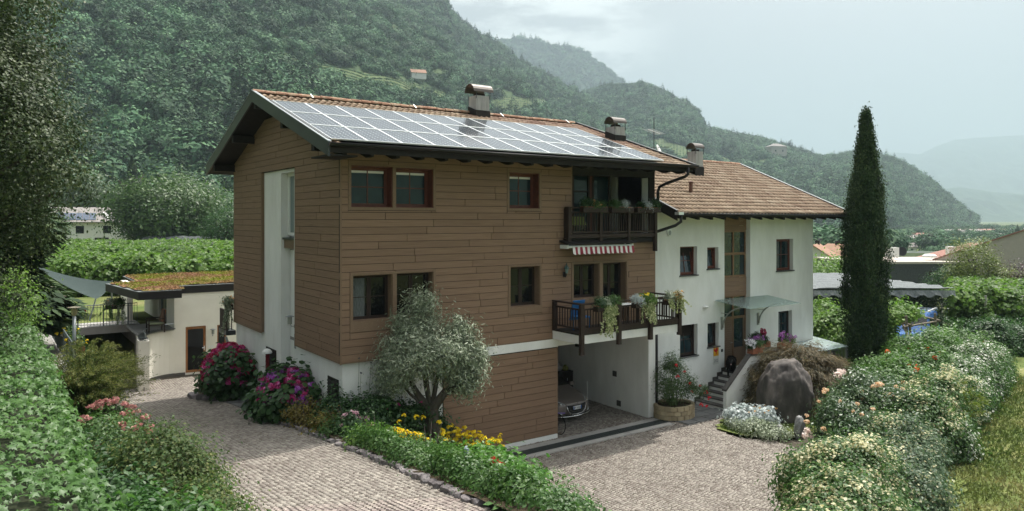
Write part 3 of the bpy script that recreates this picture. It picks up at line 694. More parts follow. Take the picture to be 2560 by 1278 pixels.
ex = lambda h, e: (h[0]-e, h[1]-e, h[2]+e, h[3]+e)
trimU = (.22, 7.19, 2.88, 8.44); trimU3 = (5.38, 7.2, 6.70, 8.45); trimL = (.27, 3.92, 2.88, 5.50); trimL3 = (5.42, 4.0, 6.73, 5.53); trimB = (7.95, 3.42, 10.50, 5.53)
BALC = (7.60, 6.33, TE+.01, 9.0); 
rows_of(3.14, 8.80, .0, TE, [trimU, trimU3, trimL, trimL3, trimB, (7.98, 6.31, 12, 9), (7.22, 3.0, 11.62, 3.42)], 's', .028, 1.9, 3.1)
rows_of(.06, 2.82, 3.14, 7.36, [], 's', .028, 2.4, 3.0, stagger=.27)
NF = NPL[0]
sl = 2.15/6.39
rows_of(3.14, 10.3, .0, SE, [(3.55, 3.0, 6.92, 8.52)], 't', .028, 2.6, 3.9, clips=[(-sl, 1, 9.0), (sl, 1, 9.0+2*sl*5.22)])
# corner post trims, bottom trims
c = MB(); c.box(-.008, -.008, 3.09, .034, .034, 8.75); c.box(.03, -.003, 3.105, 7.2, .026, 3.135); c.box(-.003, .03, 3.105, .026, 3.55, 3.135); c.box(-.003, 6.92, 3.06, .026, SE, 3.135)
c.box(TE-.03, -.001, 3.3, TE, .027, 6.3); c.box(7.93, -.001, 6.32, 7.978, .027, 8.7); c.box(7.335, -.003, .02, 7.37, .027, 2.84)
c.box(-.003, 6.90, 3.1, .30, 6.925, 8.53); c.box(-.003, 3.545, 3.1, .10, 3.57, 8.53)
c.build('edge_trim', M_TRIM, HOUSE)
c = MB(); c.box(3.14, -.004, -.1, 7.36, .09, .045); c.build('base_strip', M_WHITE, HOUSE)
def trim_frame(r, openings, nm='window_trim'):
    q = MB()
    for a, b_, c_, d in rects_minus(r, openings): q.box(a, -.012, b_, c_, .028, d)
    q.build(nm, M_TRIM, HOUSE)
trim_frame(trimU, OP_UP[:2]); trim_frame(trimU3, OP_UP[2:]); trim_frame(trimL, OP_LO[:2]); trim_frame(trimL3, OP_LO[2:]); trim_frame(trimB, OP_BAL)

def window(root, op, s_front, depth, m_frame, m_glass, style='cross', m_rev=None, blind=False, sill=None, fw=.065, tilt=0, curtain=False):
    """window in a wall whose outer face is s=s_front, opening op=(t0,z0,t1,z1), pane set back by depth"""
    t0, z0, t1, z1 = op; y = s_front+depth; W_ = thing('window', None, None, (t0, y, z0)); W_.parent = root; W_.location = Vector((t0, y, z0))-origin_of(root)
    if m_rev:
        q = MB(); e = .02
        q.box(t0, s_front, z0-.001, t0+e, y, z1); q.box(t1-e, s_front, z0-.001, t1, y, z1); q.box(t0+e, s_front, z1-e, t1-e, y, z1); q.box(t0+e, s_front, z0, t1-e, y, z0+e)
        q.build('reveal', m_rev, W_)
    if sill: q = MB(); q.box(t0-.04, s_front-.05, z0-.045, t1+.04, y, z0); q.build('sill', sill, W_)
    q = MB(); yb = y+.06
    q.box(t0, y, z0, t0+fw, yb, z1); q.box(t1-fw, y, z0, t1, yb, z1); q.box(t0+fw, y, z1-fw, t1-fw, yb, z1); q.box(t0+fw, y, z0, t1-fw, yb, z0+fw)
    a0, a1, b0, b1 = t0+fw, t1-fw, z0+fw, z1-fw; cx = (a0+a1)/2; cz = (b0+b1)/2; sf = .05; y2 = y+.012
    if tilt: q.build('frame', m_frame, W_); q = MB()
    if style == 'cross':
        for (x0, x1) in ((a0, a1),): q.box(x0, y2, b0, x0+sf, yb-.01, b1); q.box(x1-sf, y2, b0, x1, yb-.01, b1); q.box(x0+sf, y2, b1-sf, x1-sf, yb-.01, b1); q.box(x0+sf, y2, b0, x1-sf, yb-.01, b0+sf)
        q.box(cx-.014, y2+.004, b0+sf, cx+.014, yb-.012, b1-sf); q.box(a0+sf, y2+.003, cz-.014, a1-sf, yb-.013, cz+.014)
        panes = [(a0+sf, b0+sf, cx-.014, cz-.014), (cx+.014, b0+sf, a1-sf, cz-.014), (a0+sf, cz+.014, cx-.014, b1-sf), (cx+.014, cz+.014, a1-sf, b1-sf)]
    elif style in ('double', 'double3'):
        panes = []; nh = 2 if style == 'double' else 3
        for (x0, x1) in ((a0, cx-.012), (cx+.012, a1)):
            q.box(x0, y2, b0, x0+sf, yb-.01, b1); q.box(x1-sf, y2, b0, x1, yb-.01, b1); q.box(x0+sf, y2, b1-sf, x1-sf, yb-.01, b1); q.box(x0+sf, y2, b0, x1-sf, yb-.01, b0+sf)
            zz = np.linspace(b0+sf, b1-sf, nh+1)
            for i in range(nh):
                panes.append((x0+sf, zz[i]+.011*(i > 0), x1-sf, zz[i+1]-.011*(i < nh-1)))
                if i: q.box(x0+sf, y2+.004, zz[i]-.011, x1-sf, yb-.012, zz[i]+.011)
        q.box(cx-.011, y2+.006, b0, cx+.011, yb-.02, b1)
    else:
        q.box(a0, y2, b0, a0+sf, yb-.01, b1); q.box(a1-sf, y2, b0, a1, yb-.01, b1); q.box(a0+sf, y2, b1-sf, a1-sf, yb-.01, b1); q.box(a0+sf, y2, b0, a1-sf, yb-.01, b0+sf)
        panes = [(a0+sf, b0+sf, a1-sf, b1-sf)]
    sash = q.build('sash' if tilt else 'frame', m_frame, W_)
    for (x0, zz0, x1, zz1) in panes:
        g = MB(); g.box(x0, yb-.03, zz0, x1, yb-.024, zz1); po = g.build('pane', m_glass, W_)
        if tilt: po['_t'] = 1
    if tilt:
        for o in list(W_.children):
            if o.name.startswith(('sash', 'pane')):
                M_ = Matrix.Translation((0, 0, fw))@Matrix.Rotation(tilt, 4, 'X')@Matrix.Translation((0, 0, -fw)); o.matrix_basis = M_@o.matrix_basis
                if '_t' in o: del o['_t']
    if blind: g = MB(); g.box(a0+sf, yb+.004, b1-sf-.07, a1-sf, yb+.012, b1-sf); g.box(a0+sf+.01, yb-.0225, b1-sf-.068, a1-sf-.01, yb-.0215+.002-.011, b1-sf-.003); g.build('roller_blind', M_WHITE, W_)
    if curtain: g = MB(); g.box(a0+sf, yb-.034, b0+sf, a0+sf+(a1-a0)*.34, yb-.031, b1-sf); g.build('curtain', mat('lace_curtain', (.16, .18, .175), .6, c2=(.05, .055, .055), nscale=7, stretch=(6, 1, 1)), W_)
    bk = MB(); bk.box(t0, yb+.05, z0, t1, yb+.07, z1); bk.build('dark_room', M_BACK, W_)
    return W_
for o_p in OP_UP: window(HOUSE, o_p, .03, .27, M_REDW, M_PANE, 'cross', M_REDW, blind=True, fw=.06)
for i, o_p in enumerate(OP_LO): window(HOUSE, o_p, .03, .24, M_DARKW, M_PANED, 'double', M_TRIM, fw=.05, curtain=(i == 0))
window(HOUSE, OP_BAL[0], .03, .22, M_DARKW, M_PANED, 'double', M_TRIM, fw=.05)
window(HOUSE, OP_BAL[1], .03, .24, M_DARKW, M_PANED, 'double3', M_TRIM, fw=.05)
# loggia glazing
lg = MB(); zb, zt = 6.36, 8.58
for x in (7.99, 8.35, 9.12, 9.85, 10.05, 10.85): lg.box(x, 1.36, zb, x+.09, 1.44, zt)
lg.box(7.99, 1.362, zt-.1, 10.94, 1.438, zt); lg.box(7.99, 1.362, zb, 10.94, 1.438, zb+.12); lg.box(8.35, 1.366, 7.9, 9.85, 1.434, 7.96)
lg.build('loggia_door_frame', M_DARKW, HOUSE)
for a, e in ((8.08, 8.35), (8.44, 9.12), (9.21, 9.85), (10.14, 10.85)): g = MB(); g.box(a, 1.40, zb+.12, e, 1.41, zt-.1); g.build('loggia_pane', M_PANE, HOUSE)
g = MB(); g.box(9.94, 1.37, zb+.12, 10.05, 1.42, zt-.1); g.build('loggia_post', M_REDW, HOUSE)
# tall window in the gable recess, its apron, sills, lamp
q = MB(); x = .32
q.box(x, 3.9, 6.42, x+.08, 3.97, 8.42); q.box(x, 5.0, 6.42, x+.08, 5.15, 8.42); q.box(x, 3.97, 6.42, x+.08, 5.0, 6.52); q.box(x, 3.97, 8.32, x+.08, 5.0, 8.42)
q.build('stair_window_frame', M_WHITE, HOUSE); q = MB(); q.box(x+.04, 3.97, 6.52, x+.05, 5.0, 8.32); q.build('stair_window_pane', mat('frosted_glass', (.14, .19, .19), .35, .5, c2=(.20, .25, .25), nscale=2), HOUSE)
q = MB(); q.box(.14, 3.9, 6.30, .40, 5.15, 6.36); q.build('stair_window_sill', M_BARGE, HOUSE)
q = MB(); q.box(.20, 3.9, 6.02, .40, 5.15, 6.30); q.build('apron_board', M_TRIM, HOUSE)
for (s0, s1, z0, z1) in ((.35, 1.1, 1.75, 2.62), (5.62, 6.65, 1.15, 2.65)):
    q = MB(); q.box(.075, s0, z0, .099, s1, z1); lou = q.build('basement_grille', M_BLACKW, HOUSE)
    for k in range(9): zz = z0+.05+k*(z1-z0-.1)/9; q = MB(); q.obox((.065, (s0+s1)/2, zz+.03), (1, 0, -.6), (0, 1, 0), (.6, 0, 1), .012, (s1-s0)/2-.03, .03); q.build('slat', M_BLACKW, lou)
q = MB(); q.box(.085, 3.72, 2.98, .099, 3.86, 3.42); q.build('intercom_plate', M_METAL, HOUSE)

# roof
PITCH = math.atan(sl); cr, sr = math.cos(PITCH), math.sin(PITCH)
T0, T1, SF, SB, ZE, SR, ZR = -.80, 12.62, -1.17, 11.25, 8.80, 5.22, 8.80+sl*6.39
ROOF = thing('roof', None, None); ROOF.parent = HOUSE
def roof_z(s): return ZR-sl*abs(s-SR)
q = MB()
q.prism([(T0+.06, SF+.05, roof_z(SF+.05)-.22), (T0+.06, SR, ZR-.22), (T0+.06, SR, ZR-.05), (T0+.06, SF+.05, roof_z(SF+.05)-.05)], (T1-T0-.12, 0, 0))
q.prism([(T0+.06, SR, ZR-.22), (T0+.06, SB, roof_z(SB)-.22), (T0+.06, SB, roof_z(SB)-.05), (T0+.06, SR, ZR-.05)], (T1-T0-.12, 0, 0))
q.build('roof_deck', M_BLACKW, ROOF)
for x in (T0, T1-.05):
    for sa, sb in ((SF-.02, SR), (SB+.02, SR)):
        q = MB(); za, zb_ = roof_z(sa), ZR; q.prism([(x, sa, za-.30), (x, sb, zb_-.30), (x, sb, zb_+.06), (x, sa, za+.06)], (.05, 0, 0)); q.build('barge_board', M_BARGE if x < 0 else M_BLACKW, ROOF)
        q = MB(); q.prism([(x-.015, sa, za+.06), (x-.015, sb, zb_+.06), (x-.015, sb, zb_+.085), (x-.015, sa, za+.085)], (.10, 0, 0)); q.build('verge_flashing', M_METAL if x < 0 else M_BARGE, ROOF)
# rafters with shaped ends, purlins under the gable overhang
for k in range(18):
    x = -.35+k*.735
    if x > T1-.1: break
    q = MB(); q.prism([(x, SF+.16, roof_z(SF+.16)-.22), (x, SF+.16, roof_z(SF+.16)-.30), (x, SF+.42, roof_z(SF+.42)-.40), (x, .25, roof_z(.25)-.42), (x, .25, roof_z(.25)-.22)], (.11, 0, 0)); q.build('rafter_end', M_BLACKW, ROOF)
for s_ in (.1, 2.6, SR, 7.8, SE-.05):
    q = MB(); z_ = roof_z(s_)-.24; q.box(T0+.08, s_-.1, z_-.26, .02, s_+.1, z_); q.build('purlin', M_BLACKW, ROOF)
q = MB(); q.box(7.98, .02, 8.42, TE-.1, .28, 8.62+.12); q.build('loggia_beam', M_BLACKW, HOUSE)
q = MB(); q.box(T0+.05, SF+.10, 8.52, .02, .12, 8.56); q.build('soffit_board', M_BLACKW, ROOF)
# gutter
def gutter(mb, x0, x1, y, z, r=.075):
    n = 9; vs = []; fs = []
    for x in (x0, x1):
        for k in range(n):
            a = math.pi+math.pi*k/(n-1); vs.append((x, y+r*math.cos(a), z+r*math.sin(a)))
        for k in range(n):
            a = 2*math.pi-math.pi*k/(n-1); vs.append((x, y+(r-.012)*math.cos(a), z+(r-.012)*math.sin(a)))
    m_ = 2*n
    for k in range(m_): fs.append((k, (k+1) % m_, m_+(k+1) % m_, m_+k))
    fs += [tuple(range(m_)), tuple(range(m_, 2*m_))]
    mb.add(vs, fs); mb.tube([(x0, y-r, z), (x1, y-r, z)], .011, 6)
q = MB(); gutter(q, T0, T1, SF-.07, 8.82, .085); q.build('gutter', M_GUT, ROOF, smooth=True)
q = MB(); gutter(q, T0, T1, SB+.08, 8.76, .085); q.build('gutter', M_GUT, ROOF, smooth=True)
q = MB(); q.tube([(12.15, SF-.07, 8.76), (12.15, SF-.07, 8.50), (12.10, SF+.02, 8.42), (11.98, -.35, 8.20), (11.95, -.10, 8.10), (11.95, -.03, 7.95), (11.95, -.02, 7.62)], .055, 10); q.build('downpipe', M_GUT, ROOF, smooth=True)

# tiles: one curved tile mesh shared by all
def tile_mesh(name, w_=.225, l_=.40, h_=.055):
    n = 7; prof = []
    for i in range(n): x = i/(n-1); prof.append(((x-.5)*w_, h_*(math.sin(min(1, x/.62)*math.pi)) if x < .62 else -.006))
    vs = []
    for (yy_, lift) in ((0, .034), (l_, 0)):
        for (x, z) in prof: vs.append((x, yy_, z+lift+.004))
    for (x, z) in prof: vs.append((x, 0, z+.034-.024))
    fs = [(i, i+1, n+i+1, n+i) for i in range(n-1)]+[(2*n+i, 2*n+i+1, i+1, i) for i in range(n-1)]
    me = bpy.data.meshes.new(name); me.from_pydata(vs, [], fs); me.materials.append(M_TILE); me.polygons.foreach_set('use_smooth', [k < n-1 for k in range(len(fs))])
    return me, np.array(vs), np.array(fs)
TM, TV, TF = tile_mesh('tile')
def lay_tiles(parent, x0, x1, s0, s1, z_at, pitch_, skip=lambda x, s: False, gauge=.345, wt=.215, nmax=300, m_stuff=None):
    cells = []; n = int(round((s1-s0)/math.cos(pitch_)/gauge)); nw = int(round((x1-x0)/wt))
    for j in range(n):
        s_ = s0+j*gauge*math.cos(pitch_)
        for i in range(nw):
            x = x0+(i+.5)*(x1-x0)/nw
            if not skip(x, s_): cells.append((x, s_, z_at(s_)))
    A_ = np.array(cells); _, _, Yd = seen(A_); order = np.argsort(Yd); off = np.array(origin_of(parent))
    for i in order[:nmax]:
        x, s_, z_ = A_[i]-off; o = link('tile', TM, parent, (x, s_, z_+random.uniform(0, .004))); o.rotation_euler = (pitch_+random.uniform(-.008, .008), random.uniform(-.01, .01), random.uniform(-.008, .008))
    rest_ = A_[order[nmax:]]
    if len(rest_):
        c_, s__ = math.cos(pitch_), math.sin(pitch_); tv = TV.copy(); tv = np.stack([tv[:, 0], tv[:, 1]*c_-tv[:, 2]*s__, tv[:, 1]*s__+tv[:, 2]*c_], -1)
        jit = np.stack([RNG.normal(size=len(rest_))*.002, RNG.normal(size=len(rest_))*.003, RNG.random(len(rest_))*.004], -1)
        V_ = (rest_[:, None]+jit[:, None]+tv[None]-off).reshape(-1, 3); F_ = ((np.arange(len(rest_))*len(TV))[:, None, None]+TF[None]).reshape(-1, 4)
        rn = np.clip(RNG.normal(.5, .22, len(rest_))+.5*(fbm(rest_[:, 0]*.8, rest_[:, 1]*.8, 3)-.5), 0, 1)
        link('tiles', npmesh('tiles', V_, F_, m_stuff or M_TILES, smooth=False, attrs={'rnd': np.repeat(rn, len(TV))}), parent, kind='stuff')
PX0, PX1, PS0, PS1 = -.66, 11.22, -1.0, 3.66
lay_tiles(ROOF, T0+.03, T1-.05, SF-.05, SR-.12, lambda s: roof_z(s)-.045, PITCH, skip=lambda x, s: (PX0+.3 < x < PX1-.35 and s < PS1-.5))
def ridge_caps(parent, x0, x1, s_, z_, m):
    me = None; n = int((x1-x0)/.36); off = origin_of(parent)
    vs = []; fs = []; k_ = 7
    for (yy_, r) in ((0, .125), (.40, .105)):
        for i in range(k_): a = math.pi*i/(k_-1); vs.append((yy_, -r*math.cos(a)*1.05, r*math.sin(a)*.85-.03))
    fs = [(i, i+1, k_+i+1, k_+i) for i in range(k_-1)]+[tuple(range(k_))]
    me = bpy.data.meshes.new('ridge_tile'); me.from_pydata(vs, [], fs); me.materials.append(m)
    for i in range(n):
        o = link('ridge_tile', me, parent, Vector((x0+i*(x1-x0)/n, s_, z_+random.uniform(-.006, .008)))-off); o.rotation_euler = (random.uniform(-.03, .03), -.02+random.uniform(-.02, .02), random.uniform(-.02, .02))
ridge_caps(ROOF, T0+.02, T1-.2, SR, ZR+.035, M_TILER)
back = MB(); back.quad((T0+.02, SR, ZR-.01), (T1-.02, SR, ZR-.01), (T1-.02, SB, roof_z(SB)-.01), (T0+.02, SB, roof_z(SB)-.01)); back.build('rear_slope', M_TILE, ROOF, solid=False)
# solar panels: 3 rows of 12
def panel_mesh(w_, l_):
    b_ = MB(); e = .022; f_ = MB()
    f_.box(0, 0, -.02, w_, e, .018); f_.box(0, l_-e, -.02, w_, l_, .018); f_.box(0, e, -.02, e, l_-e, .018); f_.box(w_-e, e, -.02, w_, l_-e, .018)
    b_.box(e, e, -.01, w_-e, l_-e, .010)
    return f_, b_
M_ALU = mat('aluminium_frame', (.80, .82, .83), .35, .5, metal=.6)
M_CELL = bpy.data.materials.new('solar_cell'); M_CELL.use_nodes = True
_n = M_CELL.node_tree; _p = _n.nodes['Principled BSDF']; _p.inputs['Roughness'].default_value = .12; _p.inputs['Specular IOR Level'].default_value = .62
_tc = _n.nodes.new('ShaderNodeTexCoord'); _sx = _n.nodes.new('ShaderNodeSeparateXYZ'); _n.links.new(_tc.outputs['Object'], _sx.inputs[0])
def _m(op, a, b=None, c=None):
    k = _n.nodes.new('ShaderNodeMath'); k.operation = op
    for i, v in enumerate((a, b, c)):
        if v is None: continue
        if isinstance(v, (int, float)): k.inputs[i].default_value = v
        else: _n.links.new(v, k.inputs[i])
    return k.outputs[0]
CW = .158
_fx = _m('ABSOLUTE', _m('SUBTRACT', _m('FRACT', _m('DIVIDE', _sx.outputs[0], CW)), .5))
_fy = _m('ABSOLUTE', _m('SUBTRACT', _m('FRACT', _m('DIVIDE', _sx.outputs[1], CW)), .5))
_dia = _m('GREATER_THAN', _m('ADD', _fx, _fy), .86); _ln = _m('GREATER_THAN', _m('MAXIMUM', _fx, _fy), .488)
_k = _m('MAXIMUM', _dia, _m('MULTIPLY', _ln, .30))
_mixc = _n.nodes.new('ShaderNodeMix'); _mixc.data_type = 'RGBA'; _mixc.inputs['A'].default_value = (.022, .030, .040, 1); _mixc.inputs['B'].default_value = (.62, .66, .68, 1)
_n.links.new(_k, _mixc.inputs['Factor']); _n.links.new(_mixc.outputs['Result'], _p.inputs['Base Color'])
pw = (PX1-PX0)/12; pl = (PS1-PS0)/cr/3
pf, pb = panel_mesh(pw-.012, pl-.035)
PF = pf.build('frame', M_ALU, None); PB = pb.build('cells', M_CELL, None)
PFm, PBm, lf, lb = PF.data, PB.data, PF.location.copy(), PB.location.copy(); bpy.data.objects.remove(PF); bpy.data.objects.remove(PB)
for r_ in range(3):
    for k in range(12):
        s_ = PS0+r_*(pl)*cr; o = link('solar_panel', PBm, ROOF, None); M_ = Matrix.Translation((PX0+k*pw, s_, roof_z(s_)+.085))@Matrix.Rotation(PITCH, 4, 'X')
        # the panel object carries the cells; its bright frame is a second sub-part mesh
        o.matrix_basis = M_@Matrix.Translation(lb); 
        o2 = link('panel_frame', PFm, ROOF, None); o2.matrix_basis = M_@Matrix.Translation(lf)
q = MB()
for s_ in (PS0+.35, PS0+1.2, PS0+1.9, PS0+2.75, PS0+3.5, PS0+4.3): q.prism([(PX0, s_, roof_z(s_)+.02), (PX0, s_+.04, roof_z(s_+.04)+.02), (PX0, s_+.04, roof_z(s_+.04)+.062), (PX0, s_, roof_z(s_)+.062)], (PX1-PX0, 0, 0))
q.prism([(PX0-.08, PS0, roof_z(PS0)+.03), (PX0-.08, PS1, roof_z(PS1)+.03), (PX0-.08, PS1, roof_z(PS1)+.10), (PX0-.08, PS0, roof_z(PS0)+.10)], (.06, 0, 0))
q.build('panel_rail', M_BARGE, ROOF)
# snow hooks on ridge
for x in (1.1, 4.9, 8.7, 12.0):
    q = MB(); q.beam((x, SR-.25, ZR-.02), (x, SR-.02, ZR+.13), .03, .01); q.build('ridge_clip', M_ALU, ROOF)
# chimneys
def chimney(parent, t, s_, w_, d_, z0, z1, m_body, cap_l, cap_r, arc_dir='t', cover=M_BARGE):
    c_ = thing('chimney', None, None); c_.parent = parent; c_.location = Vector((t, s_, z0))-origin_of(parent)
    q = MB(); q.box(t-w_/2, s_-d_/2, z0, t+w_/2, s_+d_/2, z1); q.build('stack', m_body, c_)
    q = MB(); e = .03; za = roof_z(s_-d_/2) if parent is ROOF else z0+.1; zb_ = z0+.55
    q.prism([(t-w_/2-e, s_-d_/2-e, z0), (t-w_/2-e, s_+d_/2+e, z0), (t-w_/2-e, s_+d_/2+e, z0+.62), (t-w_/2-e, s_-d_/2-e, z0+.42)], (w_+2*e, 0, 0)); q.build('flashing', M_BLACKW, c_)
    # hood: half barrel on four legs
    n = 10; vs = []; fs = []
    for x in (t-cap_l/2, t+cap_l/2):
        for rr_ in (cap_r, cap_r-.012):
            for i in range(n): a = math.pi*i/(n-1); vs.append((x, s_-rr_*math.cos(a), z1+.14+rr_*math.sin(a)*.92))
    for i in range(n-1):
        fs += [(i, i+1, 2*n+i+1, 2*n+i), (n+i, n+i+1, 3*n+i+1, 3*n+i), (i, i+1, n+i+1, n+i), (2*n+i, 2*n+i+1, 3*n+i+1, 3*n+i)]
    q = MB(); q.add(vs, fs); q.build('hood', M_HOOD, c_)
    for sx in (-1, 1):
        for sy in (-1, 1): q = MB(); x_, y_ = t+sx*(w_/2+.01), s_+sy*(cap_r-.03 if cap_r < d_/2 else d_/2+.01); q.beam((x_, s_+sy*(d_/2+.01), z1-.12), (x_, s_+sy*(cap_r-.02), z1+.15), .03, .012, up=(1, 0, 0)); q.build('leg', M_BARGE, c_)
    q = MB(); q.box(t-w_/2+.12, s_-d_/2+.12, z1-.02, t+w_/2-.12, s_+d_/2-.12, z1+.10); q.build('flue', M_BACK, c_)
    return c_
M_HOOD = mat('chimney_hood', (.10, .085, .075), .4, .5, metal=.5)
M_STACK = mat('weathered_render', (.25, .25, .245), .9, .2, c2=(.42, .42, .41), nscale=2.2, stretch=(3, 3, .5), bump=.4)
chimney(ROOF, 7.55, 4.95, .58, .52, 10.6, 11.58, M_STACK, .88, .33)
chimney(ROOF, 12.22, 2.45, .52, .5, 9.75, 10.50, M_STACK, .70, .27)
# balcony on the upper floor
def balcony_rail(parent, name, a, b_, z0, z1, n, m=M_DARKW, w_=.035, d_=.02, top=True):
    """balusters from a to b (xy points)"""
    a, b_ = Vector(a), Vector(b_); L_ = (b_-a).length; d = (b_-a)/L_; nrm = Vector((-d.y, d.x))
    for i in range(n):
        p = a+d*(L_*(i+.5)/n); q = MB(); q.obox((p.x, p.y, (z0+z1)/2), (d.x, d.y, 0), (nrm.x, nrm.y, 0), (0, 0, 1), w_/2, d_/2, (z1-z0)/2); q.build('baluster', m, parent)
    for (z_, h_, ww, nm) in ((z0+.02, .05, .05, 'bottom_rail'), (z1+.01, .05, .05, 'upper_rail')):
        q = MB(); c_ = (a+b_)/2; q.obox((c_.x, c_.y, z_), (d.x, d.y, 0), (nrm.x, nrm.y, 0), (0, 0, 1), L_/2, ww/2, h_/2); q.build(nm, m, parent)
UB = thing('balcony', None, None); UB.parent = HOUSE
for x, zb_ in ((7.66, 6.02), (9.02, 6.06), (10.32, 6.08), (11.62, 5.82)):
    q = MB(); q.box(x-.055, -.26, zb_, x+.055, -.13, 7.30); q.build('post', M_DARKW, UB)
q = MB(); q.box(7.58, -.30, 7.30, 11.74, -.08, 7.345); q.build('handrail', M_DARKW, UB)
for x0, x1 in ((7.72, 8.965), (9.075, 10.265), (10.375, 11.565)): balcony_rail(UB, 'r', (x0, -.19), (x1, -.19), 6.50, 7.16, 11)
q = MB(); q.box(7.72, -.235, 6.33, 11.56, -.14, 6.46); q.build('fascia_board', M_DARKW, UB)
q = MB(); q.box(7.60, -.13, 6.15, 11.80, .10, 6.32); q.build('floor_edge', M_BLACKW, UB)
q = MB(); q.box(7.62, -.12, 6.33, 7.68, .09, 7.30); q.build('side_board', M_DARKW, UB)
# lower balcony
LB = thing('balcony', None, None); LB.parent = HOUSE
q = MB(); q.box(7.16, -1.35, 3.12, 11.60, .10, 3.385); q.build('slab', M_STUC, LB)
q = MB(); q.box(7.14, -1.37, 3.385, 11.62, .02, 3.43); q.build('slab_edge', M_BLACKW, LB)
for x, y_, zb_, zt_ in ((7.20, -1.38, 2.78, 4.33), (8.72, -1.42, 2.98, 4.30), (10.13, -1.42, 3.0, 4.30), (11.56, -1.38, 3.02, 4.33), (7.20, -.06, 3.40, 4.30), (11.56, -.06, 3.4, 4.33)):
    q = MB(); q.box(x-.065, y_-.05, zb_, x+.065, y_+.07, zt_); q.build('post', M_DARKW, LB)
for a, b_, n in (((7.28, -1.36), (8.65, -1.36), 12), ((8.80, -1.36), (10.05, -1.36), 11), ((10.21, -1.36), (11.48, -1.36), 11), ((7.20, -1.28), (7.20, -.12), 9), ((11.56, -1.28), (11.56, -.12), 8)):
    balcony_rail(LB, 'r', a, b_, 3.56, 4.16, n)
for bx in ((7.13, -1.44, 11.63, -1.29), (7.13, -1.29, 7.27, -.0), (11.49, -1.29, 11.63, .0)):
    q = MB(); q.box(bx[0], bx[1], 4.315, bx[2], bx[3], 4.36); q.build('handrail', M_DARKW, LB)
q = MB(); q.box(7.27, -1.40, 3.42, 11.50, -1.345, 3.56); q.build('fascia_board', M_DARKW, LB)
# awning
AW = thing('awning', None, None); AW.parent = HOUSE
q = MB(); q.prism([(7.42, -.02, 6.27), (7.42, -.46, 6.17), (7.42, -.46, 6.13), (7.42, -.02, 6.20)], (3.02, 0, 0)); q.build('cover', M_BLACKW, AW)
q = MB(); q.tube([(7.48, -.34, 6.06), (10.38, -.34, 6.06)], .045, 8); q.build('roller_bar', M_WHITE, AW)
for x in (7.50, 10.36): q = MB(); q.box(x-.04, -.36, 6.0, x+.04, -.0, 6.12); q.build('bracket', M_WHITE, AW)
ns = 26; sw_ = 2.72/ns
M_STR = [mat('white_awning_cloth', (.72, .70, .68), .8), mat('red_awning_cloth', (.26, .035, .055), .8)]
for i in range(ns):
    x0 = 7.66+i*sw_; z1_ = 6.05; q = MB(); vs = []; k_ = 4
    for j in range(k_+1):
        x = x0+sw_*j/k_; ph = (x-7.66)/(2*sw_)*math.pi; dip = .21+.035*abs(math.sin(ph))*1; y_ = -.40-.02*math.sin((x-7.66)*17)
        vs += [(x, -.39, z1_), (x, y_-.03, z1_-dip)]
    q.add(vs, [(2*j, 2*j+2, 2*j+3, 2*j+1) for j in range(k_)]); q.build('valance_stripe', M_STR[i % 2], AW, solid=False)
# wall lamps: lantern on the balcony wall, cylinder lamp in the gable
def lantern(name, label, loc, d=(0, -1)):
    L_ = thing(name, label, 'wall lamp', loc); x, y, z = loc; dx, dy = d
    q = MB(); q.lathe((x+dx*.02, y+dy*.02, z-.09), [(.055, 0), (.055, .16)], 10); q.build('wall_plate', M_BLACKW, L_)
    q = MB(); q.tube([(x, y, z-.02), (x+dx*.08, y+dy*.08, z-.10), (x+dx*.13, y+dy*.13, z-.02), (x+dx*.13, y+dy*.13, z+.03)], .012, 6); q.build('arm', M_BLACKW, L_)
    c_ = (x+dx*.13, y+dy*.13, z+.03)
    q = MB(); q.lathe(c_, [(.045, 0), (.07, .15)], 6); q.build('lamp_glass', mat('lantern_glass', (.16, .22, .21), .1, .7), L_)
    q = MB(); q.lathe(c_, [(.10, .15), (.085, .18), (.05, .24), (.015, .27), (.02, .30), (.004, .33)], 6); q.build('lamp_cap', mat('verdigris_metal', (.035, .075, .07), .5, .5), L_)
    return L_
lantern('wall_lantern', 'small dark green lantern on the boards left of the balcony window', (7.63, 0, 5.17))
L_ = thing('wall_lamp', 'grey cylinder lamp with flat cap beside the gable recess', 'wall lamp', (.10, 3.75, 3.72)); x, y, z = .10, 3.75, 3.72
q = MB(); q.lathe((x-.01, y, z-.1), [(.05, 0), (.05, .1)], 10); q.build('wall_plate', M_METAL, L_)
q = MB(); q.tube([(x, y, z-.05), (x-.12, y+.05, z-.05), (x-.16, y+.08, z+.05)], .012, 6); q.build('arm', M_METAL, L_)
q = MB(); q.lathe((x-.16, y+.08, z+.02), [(.07, 0), (.07, .22)], 12); q.build('lamp_glass', mat('cloudy_glass', (.32, .34, .30), .2, .5), L_)
q = MB(); q.lathe((x-.16, y+.08, z+.24), [(.13, 0), (.13, .015), (.05, .045)], 14); q.build('lamp_cap', M_METAL, L_)
# small vents and plates on the garage side wall
for (s_, z_, e) in ((1.72, 1.18, .10), (1.50, .12, .10)):
    q = MB(); q.box(11.47, s_-e, z_-e, 11.499, s_+e, z_+e); q.build('wall_vent', mat('vent_plate', (.09, .09, .085), .6), HOUSE)
q = MB(); q.box(11.40, 3.5, 1.9, 11.49, 3.9, 2.5); q.build('meter_box', M_BLACKW, HOUSE)
